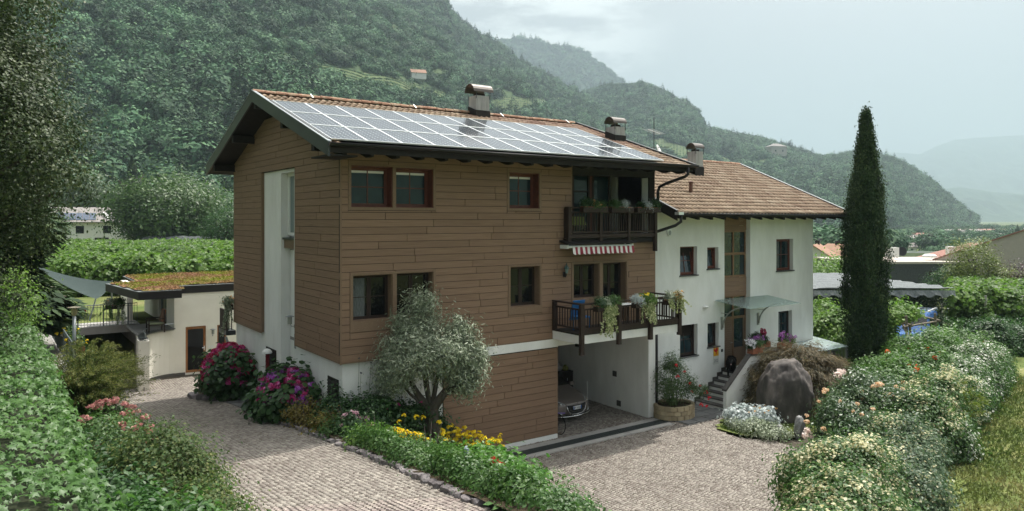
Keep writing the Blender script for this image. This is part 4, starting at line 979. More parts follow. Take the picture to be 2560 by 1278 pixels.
# ------------------------------------------------------------------ white wing
WING = thing('house_wing', 'white rendered wing with tiled roof and glass canopy over its door', 'house', (TE+.02, .4, -.1))
WS, WT0, WT1 = .40, TE+.02, 22.2
OPW = [(13.58, 4.83, 14.54, 5.91), (15.12, 5.02, 15.79, 5.85), (19.53, 4.76, 20.72, 6.10), (13.58, 1.76, 14.56, 2.95), (15.14, 1.98, 15.81, 2.90), (19.67, 1.92, 20.64, 3.03)]
COLM = (16.15, .98, 17.78, 7.06)
w = MB(); front_wall(w, (WT0, -.4, WT1, 7.3), OPW+[COLM], WS, WS+.30)
w.box(WT1-.3, WS+.3, -.4, WT1, 10.4, 7.3); w.box(WT0, 10.1, -.4, WT1-.3, 10.4, 7.3)
w.prism([(WT1-.3, WS, 7.3), (WT1-.3, 10.4, 7.3), (WT1-.3, 5.3, 9.4)], (.3, 0, 0))
w.box(16.15, WS+.55, .98, 17.78, WS+.75, 7.3); w.box(16.15, WS+.3, 7.06, 17.78, WS+.55, 7.3)
w.build('wall', M_STUC, WING)
f = MB(); f.box(WT0, WS+.8, 3.3, WT1-.3, 10.1, 3.4); f.box(WT0, WS+.8, 6.3, WT1-.3, 10.1, 6.4); f.build('floor', M_CONC, WING)
tl = [-.13, -.13, 0, -.13, -.13, 0]
for i, o_p in enumerate(OPW): window(WING, o_p, WS, .17, M_REDW if i < 3 else M_DARKW, M_PANE, 'cross' if i in (0, 2, 3, 5) else 'single', None, sill=M_SLATE, fw=.055, tilt=[-.12, -.12, 0, -.12, -.10, 0][i], curtain=(i in (2, 5)))
# glazed column with door
COL_ = thing('entrance_glazing', None, None); COL_.parent = WING
yq = WS+.22; q = MB(); M_LARCH = mat('larch_frame', (.19, .105, .055), .5, .3, c2=(.27, .16, .09), nscale=5, stretch=(5, 5, 1))
def bar(x0, z0, x1, z1, y=yq, d=.08): q.box(x0, y, z0, x1, y+d, z1)
bar(16.15, .98, 16.21, 7.06); bar(17.72, .98, 17.78, 7.06); bar(16.95, 4.62, 17.03, 6.46)
for z0, z1 in ((4.60, 4.68), (5.50, 5.60), (6.42, 6.50), (2.92, 3.02), (3.80, 3.86)): bar(16.21, z0, 17.72, z1, yq+.004, .075)
bar(16.93, .98, 17.01, 3.84, yq+.002)
q.build('frame', M_LARCH, COL_)
for (x0, z0, x1, z1) in ((16.21, 4.68, 16.95, 5.50), (17.03, 4.68, 17.72, 5.50), (16.21, 5.60, 16.95, 6.42), (17.03, 5.60, 17.72, 6.42), (16.21, 3.02, 16.93, 3.80), (17.01, 3.02, 17.72, 3.80), (17.05, 1.75, 17.62, 2.92)):
    q = MB(); q.box(x0, yq+.04, z0, x1, yq+.05, z1); q.build('pane', M_PANE, COL_)
zz = 6.50
def colboards(z0, z1):
    z = z0
    while z < z1-.05:
        q = MB(); q.box(16.16, yq-.03, z, 17.77, yq-.005, min(z+.19, z1)-.006); q.build('plank', M_WOOD, COL_); z += .19
colboards(6.50, 7.06); colboards(3.86, 4.60)
DOOR = MB(); DOOR.box(16.22, yq+.01, 1.02, 16.92, yq+.06, 2.92); DO = DOOR.build('door', M_LARCH, COL_)
z = 1.04
while z < 2.86: q = MB(); q.box(16.25, yq-.006, z, 16.89, yq+.012, z+.082); q.build('door_board', M_TRIM, DO); z += .09
q = MB(); q.tube([(16.86, yq-.01, 1.98), (16.86, yq-.06, 1.98), (16.72, yq-.06, 1.98)], .012, 6); q.build('door_handle', M_METAL, DO)
q = MB(); q.box(17.02, yq+.0, 1.02, 17.72, yq+.05, 1.75); q.box(17.62, yq+.01, 1.75, 17.72, yq+.05, 2.92); q.build('side_panel', M_TRIM, COL_)
q = MB(); q.box(16.17, yq+.30, 3.9, 17.76, yq+.32, 7.0); q.box(16.17, yq+.30, 1.0, 17.76, yq+.32, 3.9); q.build('dark_room', mat('dim_room', (.05, .06, .06), .9), COL_)
# wing roof
WR = thing('roof', None, None); WR.parent = WING; WR.location = Vector((0, 0, 0))-WING.location
RT0, RT1, RSF, RSR, RZR = 12.25, 23.5, -.62, 5.3, 9.71; RSL = (9.71-7.20)/(5.3+.60)
def wrz(s): return RZR-RSL*abs(s-RSR)
WP = math.atan(RSL)
q = MB()
q.prism([(RT0+.04, RSF+.05, wrz(RSF+.05)-.2), (RT0+.04, RSR, RZR-.2), (RT0+.04, RSR, RZR-.05), (RT0+.04, RSF+.05, wrz(RSF+.05)-.05)], (RT1-RT0-.08, 0, 0))
q.prism([(RT0+.04, RSR, RZR-.2), (RT0+.04, 11.2, wrz(11.2)-.2), (RT0+.04, 11.2, wrz(11.2)-.05), (RT0+.04, RSR, RZR-.05)], (RT1-RT0-.08, 0, 0))
q.box(TE, .1, 7.2, RT0+.04, .5, 7.5); q.build('roof_deck', M_BLACKW, WR)
q = MB(); q.prism([(TE+.01, .12, wrz(.12)-.06), (TE+.01, RSR, RZR-.06), (TE+.01, RSR, RZR-.12), (TE+.01, .12, wrz(.12)-.12)], (RT0-TE, 0, 0)); q.build('valley_sheet', M_TILE, WR)
for x, m_ in ((RT0, M_BARGE), (RT1-.04, M_BLACKW)):
    q = MB(); q.prism([(x, RSF-.02, wrz(RSF)-.30), (x, RSR, RZR-.30), (x, RSR, RZR+.05), (x, RSF-.02, wrz(RSF)+.05)], (.045, 0, 0)); q.build('barge_board', M_BLACKW, WR)
    q = MB(); q.prism([(x-.02, RSF-.02, wrz(RSF)+.05), (x-.02, RSR, RZR+.05), (x-.02, RSR, RZR+.08), (x-.02, RSF-.02, wrz(RSF)+.08)], (.1, 0, 0)); q.build('verge_flashing', M_METAL if x > 20 else M_BARGE, WR)
for k in range(15):
    x = 12.75+k*.74; q = MB(); q.prism([(x, RSF+.1, wrz(RSF+.1)-.2), (x, RSF+.1, wrz(RSF+.1)-.31), (x, RSF+.5, wrz(RSF+.5)-.40), (x, WS+.05, wrz(WS)-.42), (x, WS+.05, wrz(WS)-.2)], (.12, 0, 0)); q.build('rafter_end', M_BLACKW, WR)
q = MB(); gutter(q, RT0-.04, RT1, RSF-.06, 7.14, .075); q.build('gutter', M_GUT, WR, smooth=True)
q = MB(); q.box(RT0-.06, RSF-.17, 7.10, RT0+.20, RSF+.02, 7.20); q.build('gutter_end', M_ALU, WR)
q = MB(); q.tube([(12.42, RSF-.06, 7.08), (12.42, RSF-.06, 6.86), (12.30, RSF+.1, 6.72), (12.02, .10, 6.50), (11.97, .20, 6.38), (11.97, .28, 6.1), (11.97, .28, 2.6), (11.97, .28, -.1)], .055, 10); q.build('downpipe', M_GUT, WR, smooth=True)
q = MB(); q.tube([(11.93, .02, 3.1), (11.93, .02, -.1)], .05, 10); q.build('downpipe', M_GUT, WR, smooth=True)
lay_tiles(WR, RT0+.03, RT1-.03, RSF-.04, RSR-.1, lambda s: wrz(s)-.035, WP, m_stuff=mat('roof_tile_tan', (.19, .125, .09), .85, .2, c2=(.28, .205, .145), c3=(.37, .295, .22), attr='rnd', bump=.3), gauge=.36)
ridge_caps(WR, RT0+.3, RT1-.1, RSR, RZR+.03, M_TILER)
q = MB(); q.quad((RT0, RSR, RZR-.02), (RT1, RSR, RZR-.02), (RT1, 11.2, wrz(11.2)-.02), (RT0, 11.2, wrz(11.2)-.02)); q.build('rear_slope', M_TILE, WR, solid=False)
c3 = chimney(WR, 18.1, 3.55, .48, .48, 8.85, 9.95, M_STACK, .64, .26)
q = MB(); q.tube([(15.17, 1.26, 7.8), (15.17, 1.26, 8.42)], .075, 8); q.lathe((15.17, 1.26, 8.40), [(.10, 0), (.10, .04), (.02, .07)], 8); q.build('vent_pipe', mat('brown_vent', (.12, .06, .045), .6), WR)
# aerial with dish
AN = thing('roof_aerial', 'tall television aerial with white dish behind the brown house', 'aerial', (16.69, 4.7, 9.4))
q = MB(); q.tube([(16.69, 4.7, 9.4), (16.69, 4.7, 11.5)], .022, 6); q.build('mast', M_BARGE, AN)
q = MB(); q.tube([(15.8, 4.2, 10.85), (17.6, 5.2, 10.88)], .016, 5)
for k in range(9): a = k/8; p = Vector((15.8+1.8*a, 4.2+a, 10.86)); q.tube([p+Vector((-.12, .22, 0)), p+Vector((.12, -.22, 0))], .008, 4)
q.build('yagi_boom', M_ALU, AN)
q = MB(); q.tube([(16.2, 5.3, 10.15), (17.1, 4.1, 10.15)], .012, 4); q.build('lower_element', M_BARGE, AN)
q = MB(); q.lathe((0, 0, 0), [(.02, 0), (.16, .02), (.26, .06), (.25, .08), (.02, .03)], 16)
D_ = q.build('dish', M_WHITE, None); D_.parent = AN; D_.location = (.12, -.12, .62); D_.rotation_euler = (1.2, 0, .5)

# canopy
CN = thing('door_canopy', None, None); CN.parent = WING; CN.location = Vector((0, 0, 0))-WING.location
q = MB(); vs = [(15.57, WS-.02, 3.77), (18.9, WS-.02, 3.77), (18.9, -1.16, 3.58), (15.57, -1.16, 3.58)]
q.add(vs+[(a, b_, c_+.016) for a, b_, c_ in vs], [(0, 1, 2, 3), (7, 6, 5, 4), (0, 4, 5, 1), (1, 5, 6, 2), (2, 6, 7, 3), (3, 7, 4, 0)]); q.build('glass_sheet', M_GLASSR, CN)
M_STEEL = mat('brushed_steel', (.42, .42, .40), .4, .5, metal=.7)
for x in (15.97, 18.25):
    q = MB(); q.box(x-.05, WS-.05, 2.6, x+.05, WS-.003, 3.1); q.build('wall_plate', M_STEEL, CN)
    q = MB(); q.tube([(x, WS-.07, 2.68)]+[(x, WS-.07-1.15*(1-math.cos(a)), 2.68+.90*math.sin(a)) for a in np.linspace(.12, 1.45, 9)], .028, 8); q.build('arm', M_STEEL, CN, smooth=True)
    for y_, z_ in ((.30, 2.95), (.05, 3.25)): q = MB(); q.tube([(x, y_, z_), (x, WS, z_+.0)], .014, 6); q.build('strut', M_STEEL, CN)
for (x, y_) in ((18.3, .1), (18.3, -.8), (16.0, -.8), (16.0, .1)): q = MB(); q.box(x-.03, y_-.03, 3.50+(y_+1.16)/1.54*.19+.05, x+.03, y_+.03, 3.50+(y_+1.16)/1.54*.19+.075+.02); q.build('glass_clamp', M_STEEL, CN)
# stairs: treads go with the wing; landing, side wall
ST = thing('front_steps', 'grey stone steps with white risers climbing to the canopied door', 'steps', (14.4, -.3, -.1))
nst = 7; z0 = -.1; rz_ = (1.0-z0)/nst; x0 = 14.42; tr = .262
for i in range(nst):
    xa = x0+i*tr; q = MB(); q.box(xa+.02, -.98, -.1, 16.2, .40, z0+(i+1)*rz_-.045) if i == nst-1 else q.box(xa+.02, -.98, z0+i*rz_-.0, xa+tr+.03, .40, z0+(i+1)*rz_-.045)
    q.build('riser', M_STUC, ST)
    q = MB(); xe = xa+tr+.03 if i < nst-1 else 18.2; q.box(xa-.015, -.98, z0+(i+1)*rz_-.044, xe, .399, z0+(i+1)*rz_); q.build('tread', M_STEP, ST)
for i in range(nst): xa = x0+i*tr; q = MB(); q.box(xa-.04, .374, z0+(i)*rz_, xa+tr-.04, .398, z0+(i+1)*rz_+.10); q.build('skirting', M_STEP, ST)
q = MB(); q.prism([(14.35, -1.12, -.15), (18.3, -1.12, -.15), (18.3, -1.12, 1.80), (15.72, -1.12, 1.80), (14.35, -1.12, .70)], (0, .14, 0)); q.build('side_wall', M_STUC, ST)
q = MB(); q.prism([(14.31, -1.15, .67), (15.72, -1.15, 1.80), (18.33, -1.15, 1.80), (18.33, -1.15, 1.85), (15.70, -1.15, 1.85), (14.31, -1.15, .74)], (0, .20, 0)); q.build('coping', M_STEP, ST)
q = MB(); q.box(16.2, -.98, -.1, 18.16, .40, .95); q.build('landing_base', M_STUC, ST); q = MB(); q.box(18.16, -1.0, -.1, 18.3, .4, 1.80); q.build('end_wall', M_STUC, ST)
# wall lights, sensor, sign plates
SH = thing('alarm_siren', 'white shield shaped siren high on the white wall', 'siren', (12.95, WS, 6.3))
q = MB(); pts = [(math.sin(a)*.12*(1 if math.cos(a) > -.2 else .8), math.cos(a)*.16) for a in np.linspace(0, 2*math.pi, 14)[:-1]]
q.prism([(12.95+a, WS-.07, 6.48+c_) for a, c_ in pts], (0, .065, 0)); q.build('housing', M_ALU, SH); q = MB(); q.prism([(12.95+a*.55, WS-.085, 6.44+c_*.6) for a, c_ in pts], (0, .016, 0)); q.build('lens', M_METAL, SH)
OW = thing('oval_wall_light', 'small white oval light on the white wall beside canopy', 'wall light', (14.98, WS, 3.55))
q = MB(); q.lathe((14.98, WS-.04, 3.56), [(.02, -.05), (.10, -.035), (.13, 0), (.11, .03), (.02, .05)], 14); q.build('diffuser', M_WHITE, OW)
FL = thing('floodlight', 'grey floodlight under the balcony corner on white wall', 'floodlight', (12.35, WS, 2.95)); q = MB(); q.box(12.28, WS-.16, 2.85, 12.45, WS-.06, 3.0); q.build('lamp_head', M_METAL, FL); q = MB(); q.box(12.33, WS-.06, 2.9, 12.39, WS, 2.95); q.build('bracket', M_METAL, FL)
BP = MB(); BP.box(15.95, WS-.02, 1.72, 16.04, WS-.001, 1.83); o = BP.build('bell_plate', M_BARGE, None, 'dark square bell plate left of the front door', 'doorbell')
SG = thing('number_plate', 'house number board with orange picture and red rooster', 'sign', (15.62, WS, 1.25))
q = MB(); q.box(15.46, WS-.02, 1.28, 15.78, WS-.001, 1.99); q.build('board', mat('pale_board', (.62, .62, .58), .5), SG)
q = MB(); q.box(15.465, WS-.023, 1.60, 15.775, WS-.0205, 1.985); q.build('picture', mat('orange_print', (.62, .26, .02), .5, c2=(.75, .50, .04), nscale=9), SG)
rooster = [(-.11, .10), (-.06, .06), (-.02, .07), (.03, .13), (.05, .17), (.08, .18), (.10, .15), (.08, .13), (.11, .08), (.11, .02), (.05, -.03), (.03, -.09), (.06, -.12), (.0, -.12), (.0, -.05), (-.05, -.04), (-.10, 0), (-.13, .05)]
q = MB(); q.prism([(15.61+a, WS-.026, 1.79+c_) for a, c_ in rooster], (0, .0028, 0)); q.build('rooster', mat('red_print', (.50, .015, .02), .5), SG)
def text(s, size, loc, rot, m, parent, name='lettering', align='CENTER', ext=.001):
    cu = bpy.data.curves.new(name, 'FONT'); cu.body = s; cu.size = size; cu.extrude = ext; cu.align_x = align; cu.materials.append(m)
    o = bpy.data.objects.new(name, cu); COL.objects.link(o); bpy.context.view_layer.update()
    me = bpy.data.meshes.new_from_object(o); bpy.data.objects.remove(o); me.name = name
    o = link(name, me, parent, Vector(loc)-(origin_of(parent) if parent else Vector((0, 0, 0)))); o.rotation_euler = rot; return o
text('202', .17, (15.62, WS-.0245, 1.36), (R(90), 0, 0), mat('grey_print', (.22, .23, .24), .5), SG, 'digits')
# brick planter with oleander
PL = thing('brick_planter', 'round tub of tan bricks holding the red oleander by the pier', 'planter', (12.35, -.42, -.1))
PC = (12.38, -.40)
M_BRICK = mat('tan_brick', (.30, .24, .15), .9, .2, c2=(.42, .35, .23), nscale=4, objrnd=.14, bump=.5)
for r_ in range(3):
    n = 19; Rr = .72+.0*r_
    for k in range(n):
        a = 2*math.pi*(k+.5*(r_ % 2))/n; q = MB(); cx, cy = PC[0]+Rr*math.cos(a), PC[1]+Rr*math.sin(a)*.82
        if cy > .1 and cx < 12.2: continue
        q.obox((cx, cy, .005+r_*.155), (-math.sin(a), math.cos(a)*.82, 0), (math.cos(a), math.sin(a), 0), (0, 0, 1), .112, .06, .070); q.build('brick', M_BRICK, PL)
q = MB(); q.lathe((PC[0], PC[1], -.08), [(.60, 0), (.62, .40)], 18); q.build('soil', M_SOIL, PL)

# ------------------------------------------------------------------ annex with green roof, bridge, ramp wall, path
AX = thing('annex', 'cream annex with curved wall, wooden door and moss roof', 'annex', (-.5, 16.55, 0))
zt = 3.93; cur = [(-2.46, 14.55)]+[(-.95-1.51*math.cos(a)**1.0, 14.75+1.80*math.sin(a)) for a in np.linspace(.12, 1.57, 12)]+[(-.95, 16.55)]
q = MB(); cur = [(-2.46, 14.3)]+[(-.9-1.56*math.cos(a), 14.55+2.0*math.sin(a)) for a in np.linspace(0, math.pi/2, 12)]
def wallstrip(mb, pts, z0, z1, th=.2):
    for (a, b_) in zip(pts[:-1], pts[1:]):
        a, b_ = Vector((*a, 0)), Vector((*b_, 0)); d = (b_-a).normalized(); n = Vector((-d.y, d.x, 0))*th
        mb.prism([a+Vector((0, 0, z0)), b_+Vector((0, 0, z0)), b_+n+Vector((0, 0, z0)), a+n+Vector((0, 0, z0))], (0, 0, z1-z0))
wallstrip(q, cur, -.2, 2.06)                                     # low curved wall under the terrace
for r_ in rects_minus((-.9, -.2, 8.0, zt), [(-.44, .1, .42, 2.16), (.90, 1.08, 1.30, 2.14)]): q.box(r_[0], 16.55, r_[1], r_[2], 16.8, r_[3])
q.box(-.9, 16.8, 2.06, -.65, 18.3, zt); q.box(-.9, 20.2, 2.06, -.65, 24.2, zt); q.box(7.8, 16.8, -.2, 8, 24.2, zt); q.box(-.65, 23.9, 2.0, 8, 24.2, zt); q.box(-2.25, 20.3, 2.06, -2.0, 22.3, zt)
q.build('wall', M_STUCY, AX)
q = MB()
for (a, b_) in zip(cur[:-1], cur[1:]): q.beam((a[0], a[1]-.012, .04), (b_[0], b_[1]-.012, .04), .03, .26)
q.box(-.9, 16.53, -.05, -.46, 16.549, .16); q.box(.45, 16.53, -.05, 3, 16.549, .16); q.build('plinth', mat('grey_plinth', (.12, .11, .10), .9), AX)
q = MB(); q.prism([(a, b_, 2.03) for a, b_ in cur]+[(-.9, 19.0, 2.03), (-2.46, 19.0, 2.03)], (0, 0, .10)); q.build('terrace_floor', M_CONC, AX)
q = MB(); 
for (a, b_) in zip(cur[:-1], cur[1:]): q.beam((a[0], a[1], 2.14), (b_[0], b_[1], 2.14), .30, .04)
q.build('terrace_coping', M_BARGE, AX)
q = MB()
for (a, b_) in zip(cur[:-1], cur[1:]): q.tube([(a[0]+.05, a[1]+.05, 2.34), (b_[0]+.05, b_[1]+.05, 2.34)], .022, 6)
q.tube([(-2.41, 14.35, 2.1), (-2.41, 14.35, 2.34)], .02, 6); q.build('low_rail', M_METAL, AX)
# glazed side of the terrace room
q = MB(); q.box(-.80, 18.3, 2.13, -.72, 18.38, 3.9); q.box(-.8, 20.1, 2.13, -.72, 20.2, 3.9); q.box(-.8, 19.2, 2.13, -.72, 19.27, 3.9); q.build('terrace_door_frame', M_METAL, AX)
q = MB(); q.box(-.77, 18.38, 2.15, -.76, 20.1, 3.85); q.build('terrace_pane', M_PANE, AX)
rf = MB(); ro = [(-2.62, 14.6), (-.98, 14.6), (-.98, 16.52), (8.1, 16.52), (8.1, 24.3), (-1.9, 24.3), (-1.9, 19.8), (-3.2, 19.8)]
M_FASC = mat('black_fascia', (.018, .016, .016), .6, .3)
q = MB(); q.prism([(a, b_, 3.66) for a, b_ in ro], (0, 0, .32)); RFo = q.build('roof', M_FASC, AX)
q = MB(); q.prism([(a*1.0, b_, 3.981) for a, b_ in ro], (0, 0, .015)); q.build('roof_edging', M_METAL, RFo)
M_SED = mat('sedum', (.12, .13, .035), .95, .1, c2=(.24, .13, .075), c3=(.30, .20, .13), nscale=1.3, bump=1, bscale=22)
ri = [(-2.5, 14.72), (-.86, 14.72), (-.86, 16.66), (8.0, 16.66), (8.0, 24.2), (-1.78, 24.2), (-1.78, 19.68), (-3.05, 19.68)]
surf('moss_layer', ri, M_SED, lambda x, y: 4.0+.07*fbm(x*1.5, y*1.5, 3), .2, kind=None, parent=RFo).location = -Vector(origin_of(RFo))
rng = np.random.default_rng(77); x = rng.uniform(-3, 8, 30000); y = rng.uniform(14.6, 24.2, 30000); k = in_poly(x, y, ri); x, y = x[k], y[k]
P = np.stack([x, y, 4.02+.07*fbm(x*1.5, y*1.5, 3)], -1); qf = fbm(x*.9+4, y*1.3, 3)
leaf_obj('moss', leaf_arrays(P, rng.normal(size=P.shape)+np.array([0, 0, 1.2]), .10, 'leaf', rnd=np.clip((qf-.28)*1.9+.25*(rng.random(len(x))-.5), 0, 1), rng=rng), leafmat('moss_leaf', (.16, .20, .03), (.22, .155, .07), (.27, .15, .11), .9, .1, .2), RFo, kind='stuff')
# timber door, glass, window, lamp
DRR = MB(); y = 16.60
for b_ in ((-.44, .12, -.34, 2.14), (.32, .12, .42, 2.14), (-.34, 2.04, .32, 2.14), (-.34, .12, .32, .22)): DRR.box(b_[0], y, b_[1], b_[2], y+.07, b_[3])
M_ORW = mat('orange_timber', (.27, .105, .035), .5, .3, c2=(.36, .16, .06), nscale=5, stretch=(6, 6, 1)); d_o = DRR.build('door', M_ORW, AX)
q = MB(); q.box(-.34, y+.02, .22, .32, y+.04, 2.04); q.build('door_glass', M_PANED, d_o)
q = MB(); q.box(.34, y-.03, 1.05, .37, y, 1.25); q.tube([(.355, y-.02, 1.17), (.355, y-.06, 1.17), (.25, y-.06, 1.17)], .012, 6); q.build('door_handle', M_ALU, d_o)
q = MB()
for b_ in ((.90, 1.08, .96, 2.14), (1.24, 1.08, 1.30, 2.14), (.96, 2.08, 1.24, 2.14), (.96, 1.08, 1.24, 1.14)): q.box(b_[0], y, b_[1], b_[2], y+.06, b_[3])
w_o = q.build('window', M_ORW, AX); q = MB(); q.box(.96, y+.02, 1.14, 1.24, y+.03, 2.08); q.build('pane', M_PANED, w_o)
q = MB(); q.box(-.34, 16.9, -.1, 1.6, 17.0, 2.3); q.build('dark_room', M_BACK, AX)
L_ = thing('wall_lamp', 'grey cylinder lamp with flat cap between annex door and window', 'wall lamp', (.68, 16.55, 1.75))
q = MB(); q.tube([(.68, 16.54, 1.72), (.68, 16.42, 1.68), (.68, 16.38, 1.78)], .014, 6); q.build('arm', M_METAL, L_)
q = MB(); q.lathe((.68, 16.38, 1.78), [(.06, 0), (.06, .20)], 12); q.build('lamp_glass', mat('cloudy_glass', (.5, .5, .46), .3), L_)
q = MB(); q.lathe((.68, 16.38, 1.98), [(.12, 0), (.12, .015), (.04, .04)], 14); q.build('lamp_cap', M_METAL, L_)
q = MB(); q.box(.52, 16.535, 1.15, .60, 16.549, 1.24); q.box(.64, 16.535, 1.15, .72, 16.549, 1.24); q.build('switch_plate', M_WHITE, AX)
# passage under the bridge
BR = thing('bridge', 'grey concrete bridge with railing leading from path to annex terrace', 'bridge', (-3.6, 19.2, 0))
q = MB(); q.box(-5.45, 19.0, 1.82, -1.9, 20.6, 2.16); q.build('deck', M_CONC, BR)
q = MB(); q.box(-5.7, 19.0, -.2, -5.45, 26, 2.0); q.box(-2.05, 19.05, -.2, -1.85, 26, 2.0); q.box(-5.7, 25.8, -.2, -1.9, 26, 2.0); q.box(-5.6, 20.6, 1.8, -1.9, 26, 2.0); q.build('passage_wall', M_CONC, BR)
q = MB(); q.prism([(-2.46, 14.32, -.2), (-2.26, 14.32, -.2), (-1.86, 19.05, -.2), (-2.06, 19.05, -.2)], (0, 0, 2.22)); q.build('ramp_wall', M_STUCY, BR)
q = MB(); q.box(-5.6, 20.6, 2.0, -1.9, 26, 2.14); q.build('lawn_cover', M_GRASSY, BR)
def railing(parent, pts, zf, h, gap, m, posts=()):
    for (a, b_) in zip(pts[:-1], pts[1:]):
        a, b_ = Vector(a), Vector(b_); L_ = (b_-a).length; n = int(L_/gap)
        for z_, nm, r_ in ((h, 'top_rail', .022), (h-.10, 'upper_rail', .012), (.10, 'bottom_rail', .014)): q = MB(); q.tube([(a.x, a.y, zf+z_), (b_.x, b_.y, zf+z_)], r_, 6); q.build(nm, m, parent)
        for i in range(n+1):
            p = a.lerp(b_, i/n); q = MB(); r_ = .026 if i % 8 == 0 else .009; q.tube([(p.x, p.y, zf), (p.x, p.y, zf+(h if i % 8 else h+.02))], r_, 5 if i % 8 else 8); q.build('post' if i % 8 == 0 else 'baluster', m, parent)
RLG = thing('railing', 'grey metal railing across the bridge front', 'railing', (-3.6, 19.06, 2.16)); railing(RLG, [(-5.35, 19.06), (-2.0, 19.06)], 2.16, .95, .12, M_RAIL)
RLG = thing('railing', 'grey metal railing running down the path beside the lamps', 'railing', (-5.5, 13, 2.16)); railing(RLG, [(-5.45, 19.0), (-5.45, 8.0)], 2.16, .95, .16, M_RAIL)
WK = MB(); WK.box(-6.7, 7.4, 1.9, -5.4, 21, 2.12); wk = WK.build('raised_path', M_CONC, kind='structure')
yy = 7.45
while yy < 20.8: q = MB(); q.box(-6.66, yy, 2.12, -5.5, yy+.78, 2.145); q.build('path_slab', mat('pale_slab', (.24, .23, .21), .9, c2=(.33, .32, .29), nscale=3, objrnd=.1), wk); yy += .80
q = MB(); q.box(-5.55, 7.4, -.3, -5.38, 19.0, 2.10); q.build('retaining_wall', M_CONC, kind='structure')
lampdata = [(8.6, 2.10, 'nearest and lowest seeming of the three path lamps, beside the flower pots'), (12.9, 2.12, 'middle of the three pillar lamps along the path railing'), (17.4, 2.2, 'farthest pillar lamp at the bridge end, under the tree')]
proto = None
for k, (s_, h, lab) in enumerate(lampdata):
    if proto is None:
        proto = thing('path_lamp', lab, 'lamp post', (0, 0, 0), 'pillar lamps along the raised path')
        q = MB(); q.tube([(0, 0, 0), (0, 0, 1.75)], .055, 10); q.build('pole', M_METAL, proto, smooth=True)
        q = MB(); q.lathe((0, 0, 1.75), [(.07, 0), (.07, .04), (.085, .06), (.085, .24)], 12); q.build('lamp_glass', mat('amber_lamp_glass', (.42, .36, .20), .3), proto)
        q = MB(); q.lathe((0, 0, 1.99), [(.19, 0), (.19, .015), (.06, .035)], 16); q.build('lamp_cap', mat('lamp_cap_metal', (.22, .20, .15), .5, metal=.4), proto)
        proto.location = (-5.36, s_, 2.15)
    else: c_ = copy_tree(proto, None, (-5.36, s_, 2.15)); c_['label'] = lab
# armchair on the terrace
CH = thing('garden_armchair', 'dark wooden armchair with pale cushions on annex terrace', 'armchair', (-1.8, 16.2, 2.13))
cx, cy, cz = -1.75, 16.0, 2.13
for sx in (-.3, .3):
    for sy in (-.28, .28): q = MB(); q.box(cx+sx-.025, cy+sy-.025, cz, cx+sx+.025, cy+sy+.025, cz+(.58 if sx < 0 else .95)); q.build('leg', M_DARKW, CH)
for sy in (-.28, .28): q = MB(); q.box(cx-.33, cy+sy-.03, cz+.56, cx+.32, cy+sy+.03, cz+.60); q.build('armrest', M_DARKW, CH)
q = MB(); q.box(cx-.3, cy-.28, cz+.30, cx+.3, cy+.28, cz+.34); q.build('seat_frame', M_DARKW, CH); q = MB(); q.box(cx-.28, cy-.26, cz+.34, cx+.26, cy+.26, cz+.44); q.build('seat_cushion', mat('pale_green_cushion', (.26, .29, .20), .9), CH, bevel=.02)
q = MB(); q.obox((cx+.28, cy, cz+.70), (1, 0, -.25), (0, 1, 0), (.25, 0, 1), .05, .26, .26); q.build('back_cushion', mat('brown_cushion', (.22, .12, .08), .9), CH, bevel=.02)
# shade sail and play frame beyond the bridge
SSL = thing('shade_sail', 'grey green shade sail stretched beside the moss roof', 'sail', (-4.0, 24, 2.1))
q = MB(); a, b_, c_ = Vector((-5.6, 27.5, 4.55)), Vector((-2.4, 24.2, 3.75)), Vector((-3.4, 21.6, 3.15)); n = 8; vs = []; fs = []
for i in range(n+1):
    for j in range(n+1-i):
        u, v = i/n, j/n; w_ = 1-u-v; p = a*w_+b_*u+c_*v; p.z -= .9*(u*v+v*w_+u*w_)*.8; vs.append(p)
idx = {}; k = 0
for i in range(n+1):
    for j in range(n+1-i): idx[(i, j)] = k; k += 1
for i in range(n):
    for j in range(n-i):
        fs.append((idx[(i, j)], idx[(i+1, j)], idx[(i, j+1)]))
        if i+j < n-1: fs.append((idx[(i+1, j)], idx[(i+1, j+1)], idx[(i, j+1)]))
q.add(vs, fs); q.build('cloth', mat('sail_cloth', (.022, .038, .035), .85, c2=(.03, .046, .043), nscale=2), SSL, solid=False, smooth=True)
q = MB(); q.tube([(-2.42, 24.2, 2.1), (-2.4, 24.2, 3.8)], .04, 6); q.build('post', M_METAL, SSL)
q = MB(); q.tube([(-3.7, 21.4, 2.1), (-3.4, 21.6, 3.15)], .035, 6); q.build('post', M_METAL, SSL); q = MB(); q.tube([(-5.65, 27.6, 2.1), (-5.6, 27.5, 4.55)], .04, 6); q.build('post', M_METAL, SSL)
SHD = thing('garden_shed', 'low brown shed with steep dark roof half hidden by the left tree', 'shed', (-8.2, 29, 2.1))
q = MB(); q.box(-10.2, 28, 2.1, -6.6, 31, 3.3); q.build('wall', mat('rust_board', (.09, .045, .03), .9, c2=(.05, .03, .02), nscale=4), SHD)
q = MB(); q.prism([(-10.5, 27.8, 4.9), (-5.4, 27.8, 2.55), (-5.4, 27.8, 2.7), (-10.5, 27.8, 5.05)], (0, 3.5, 0)); q.build('roof', M_BARGE, SHD)
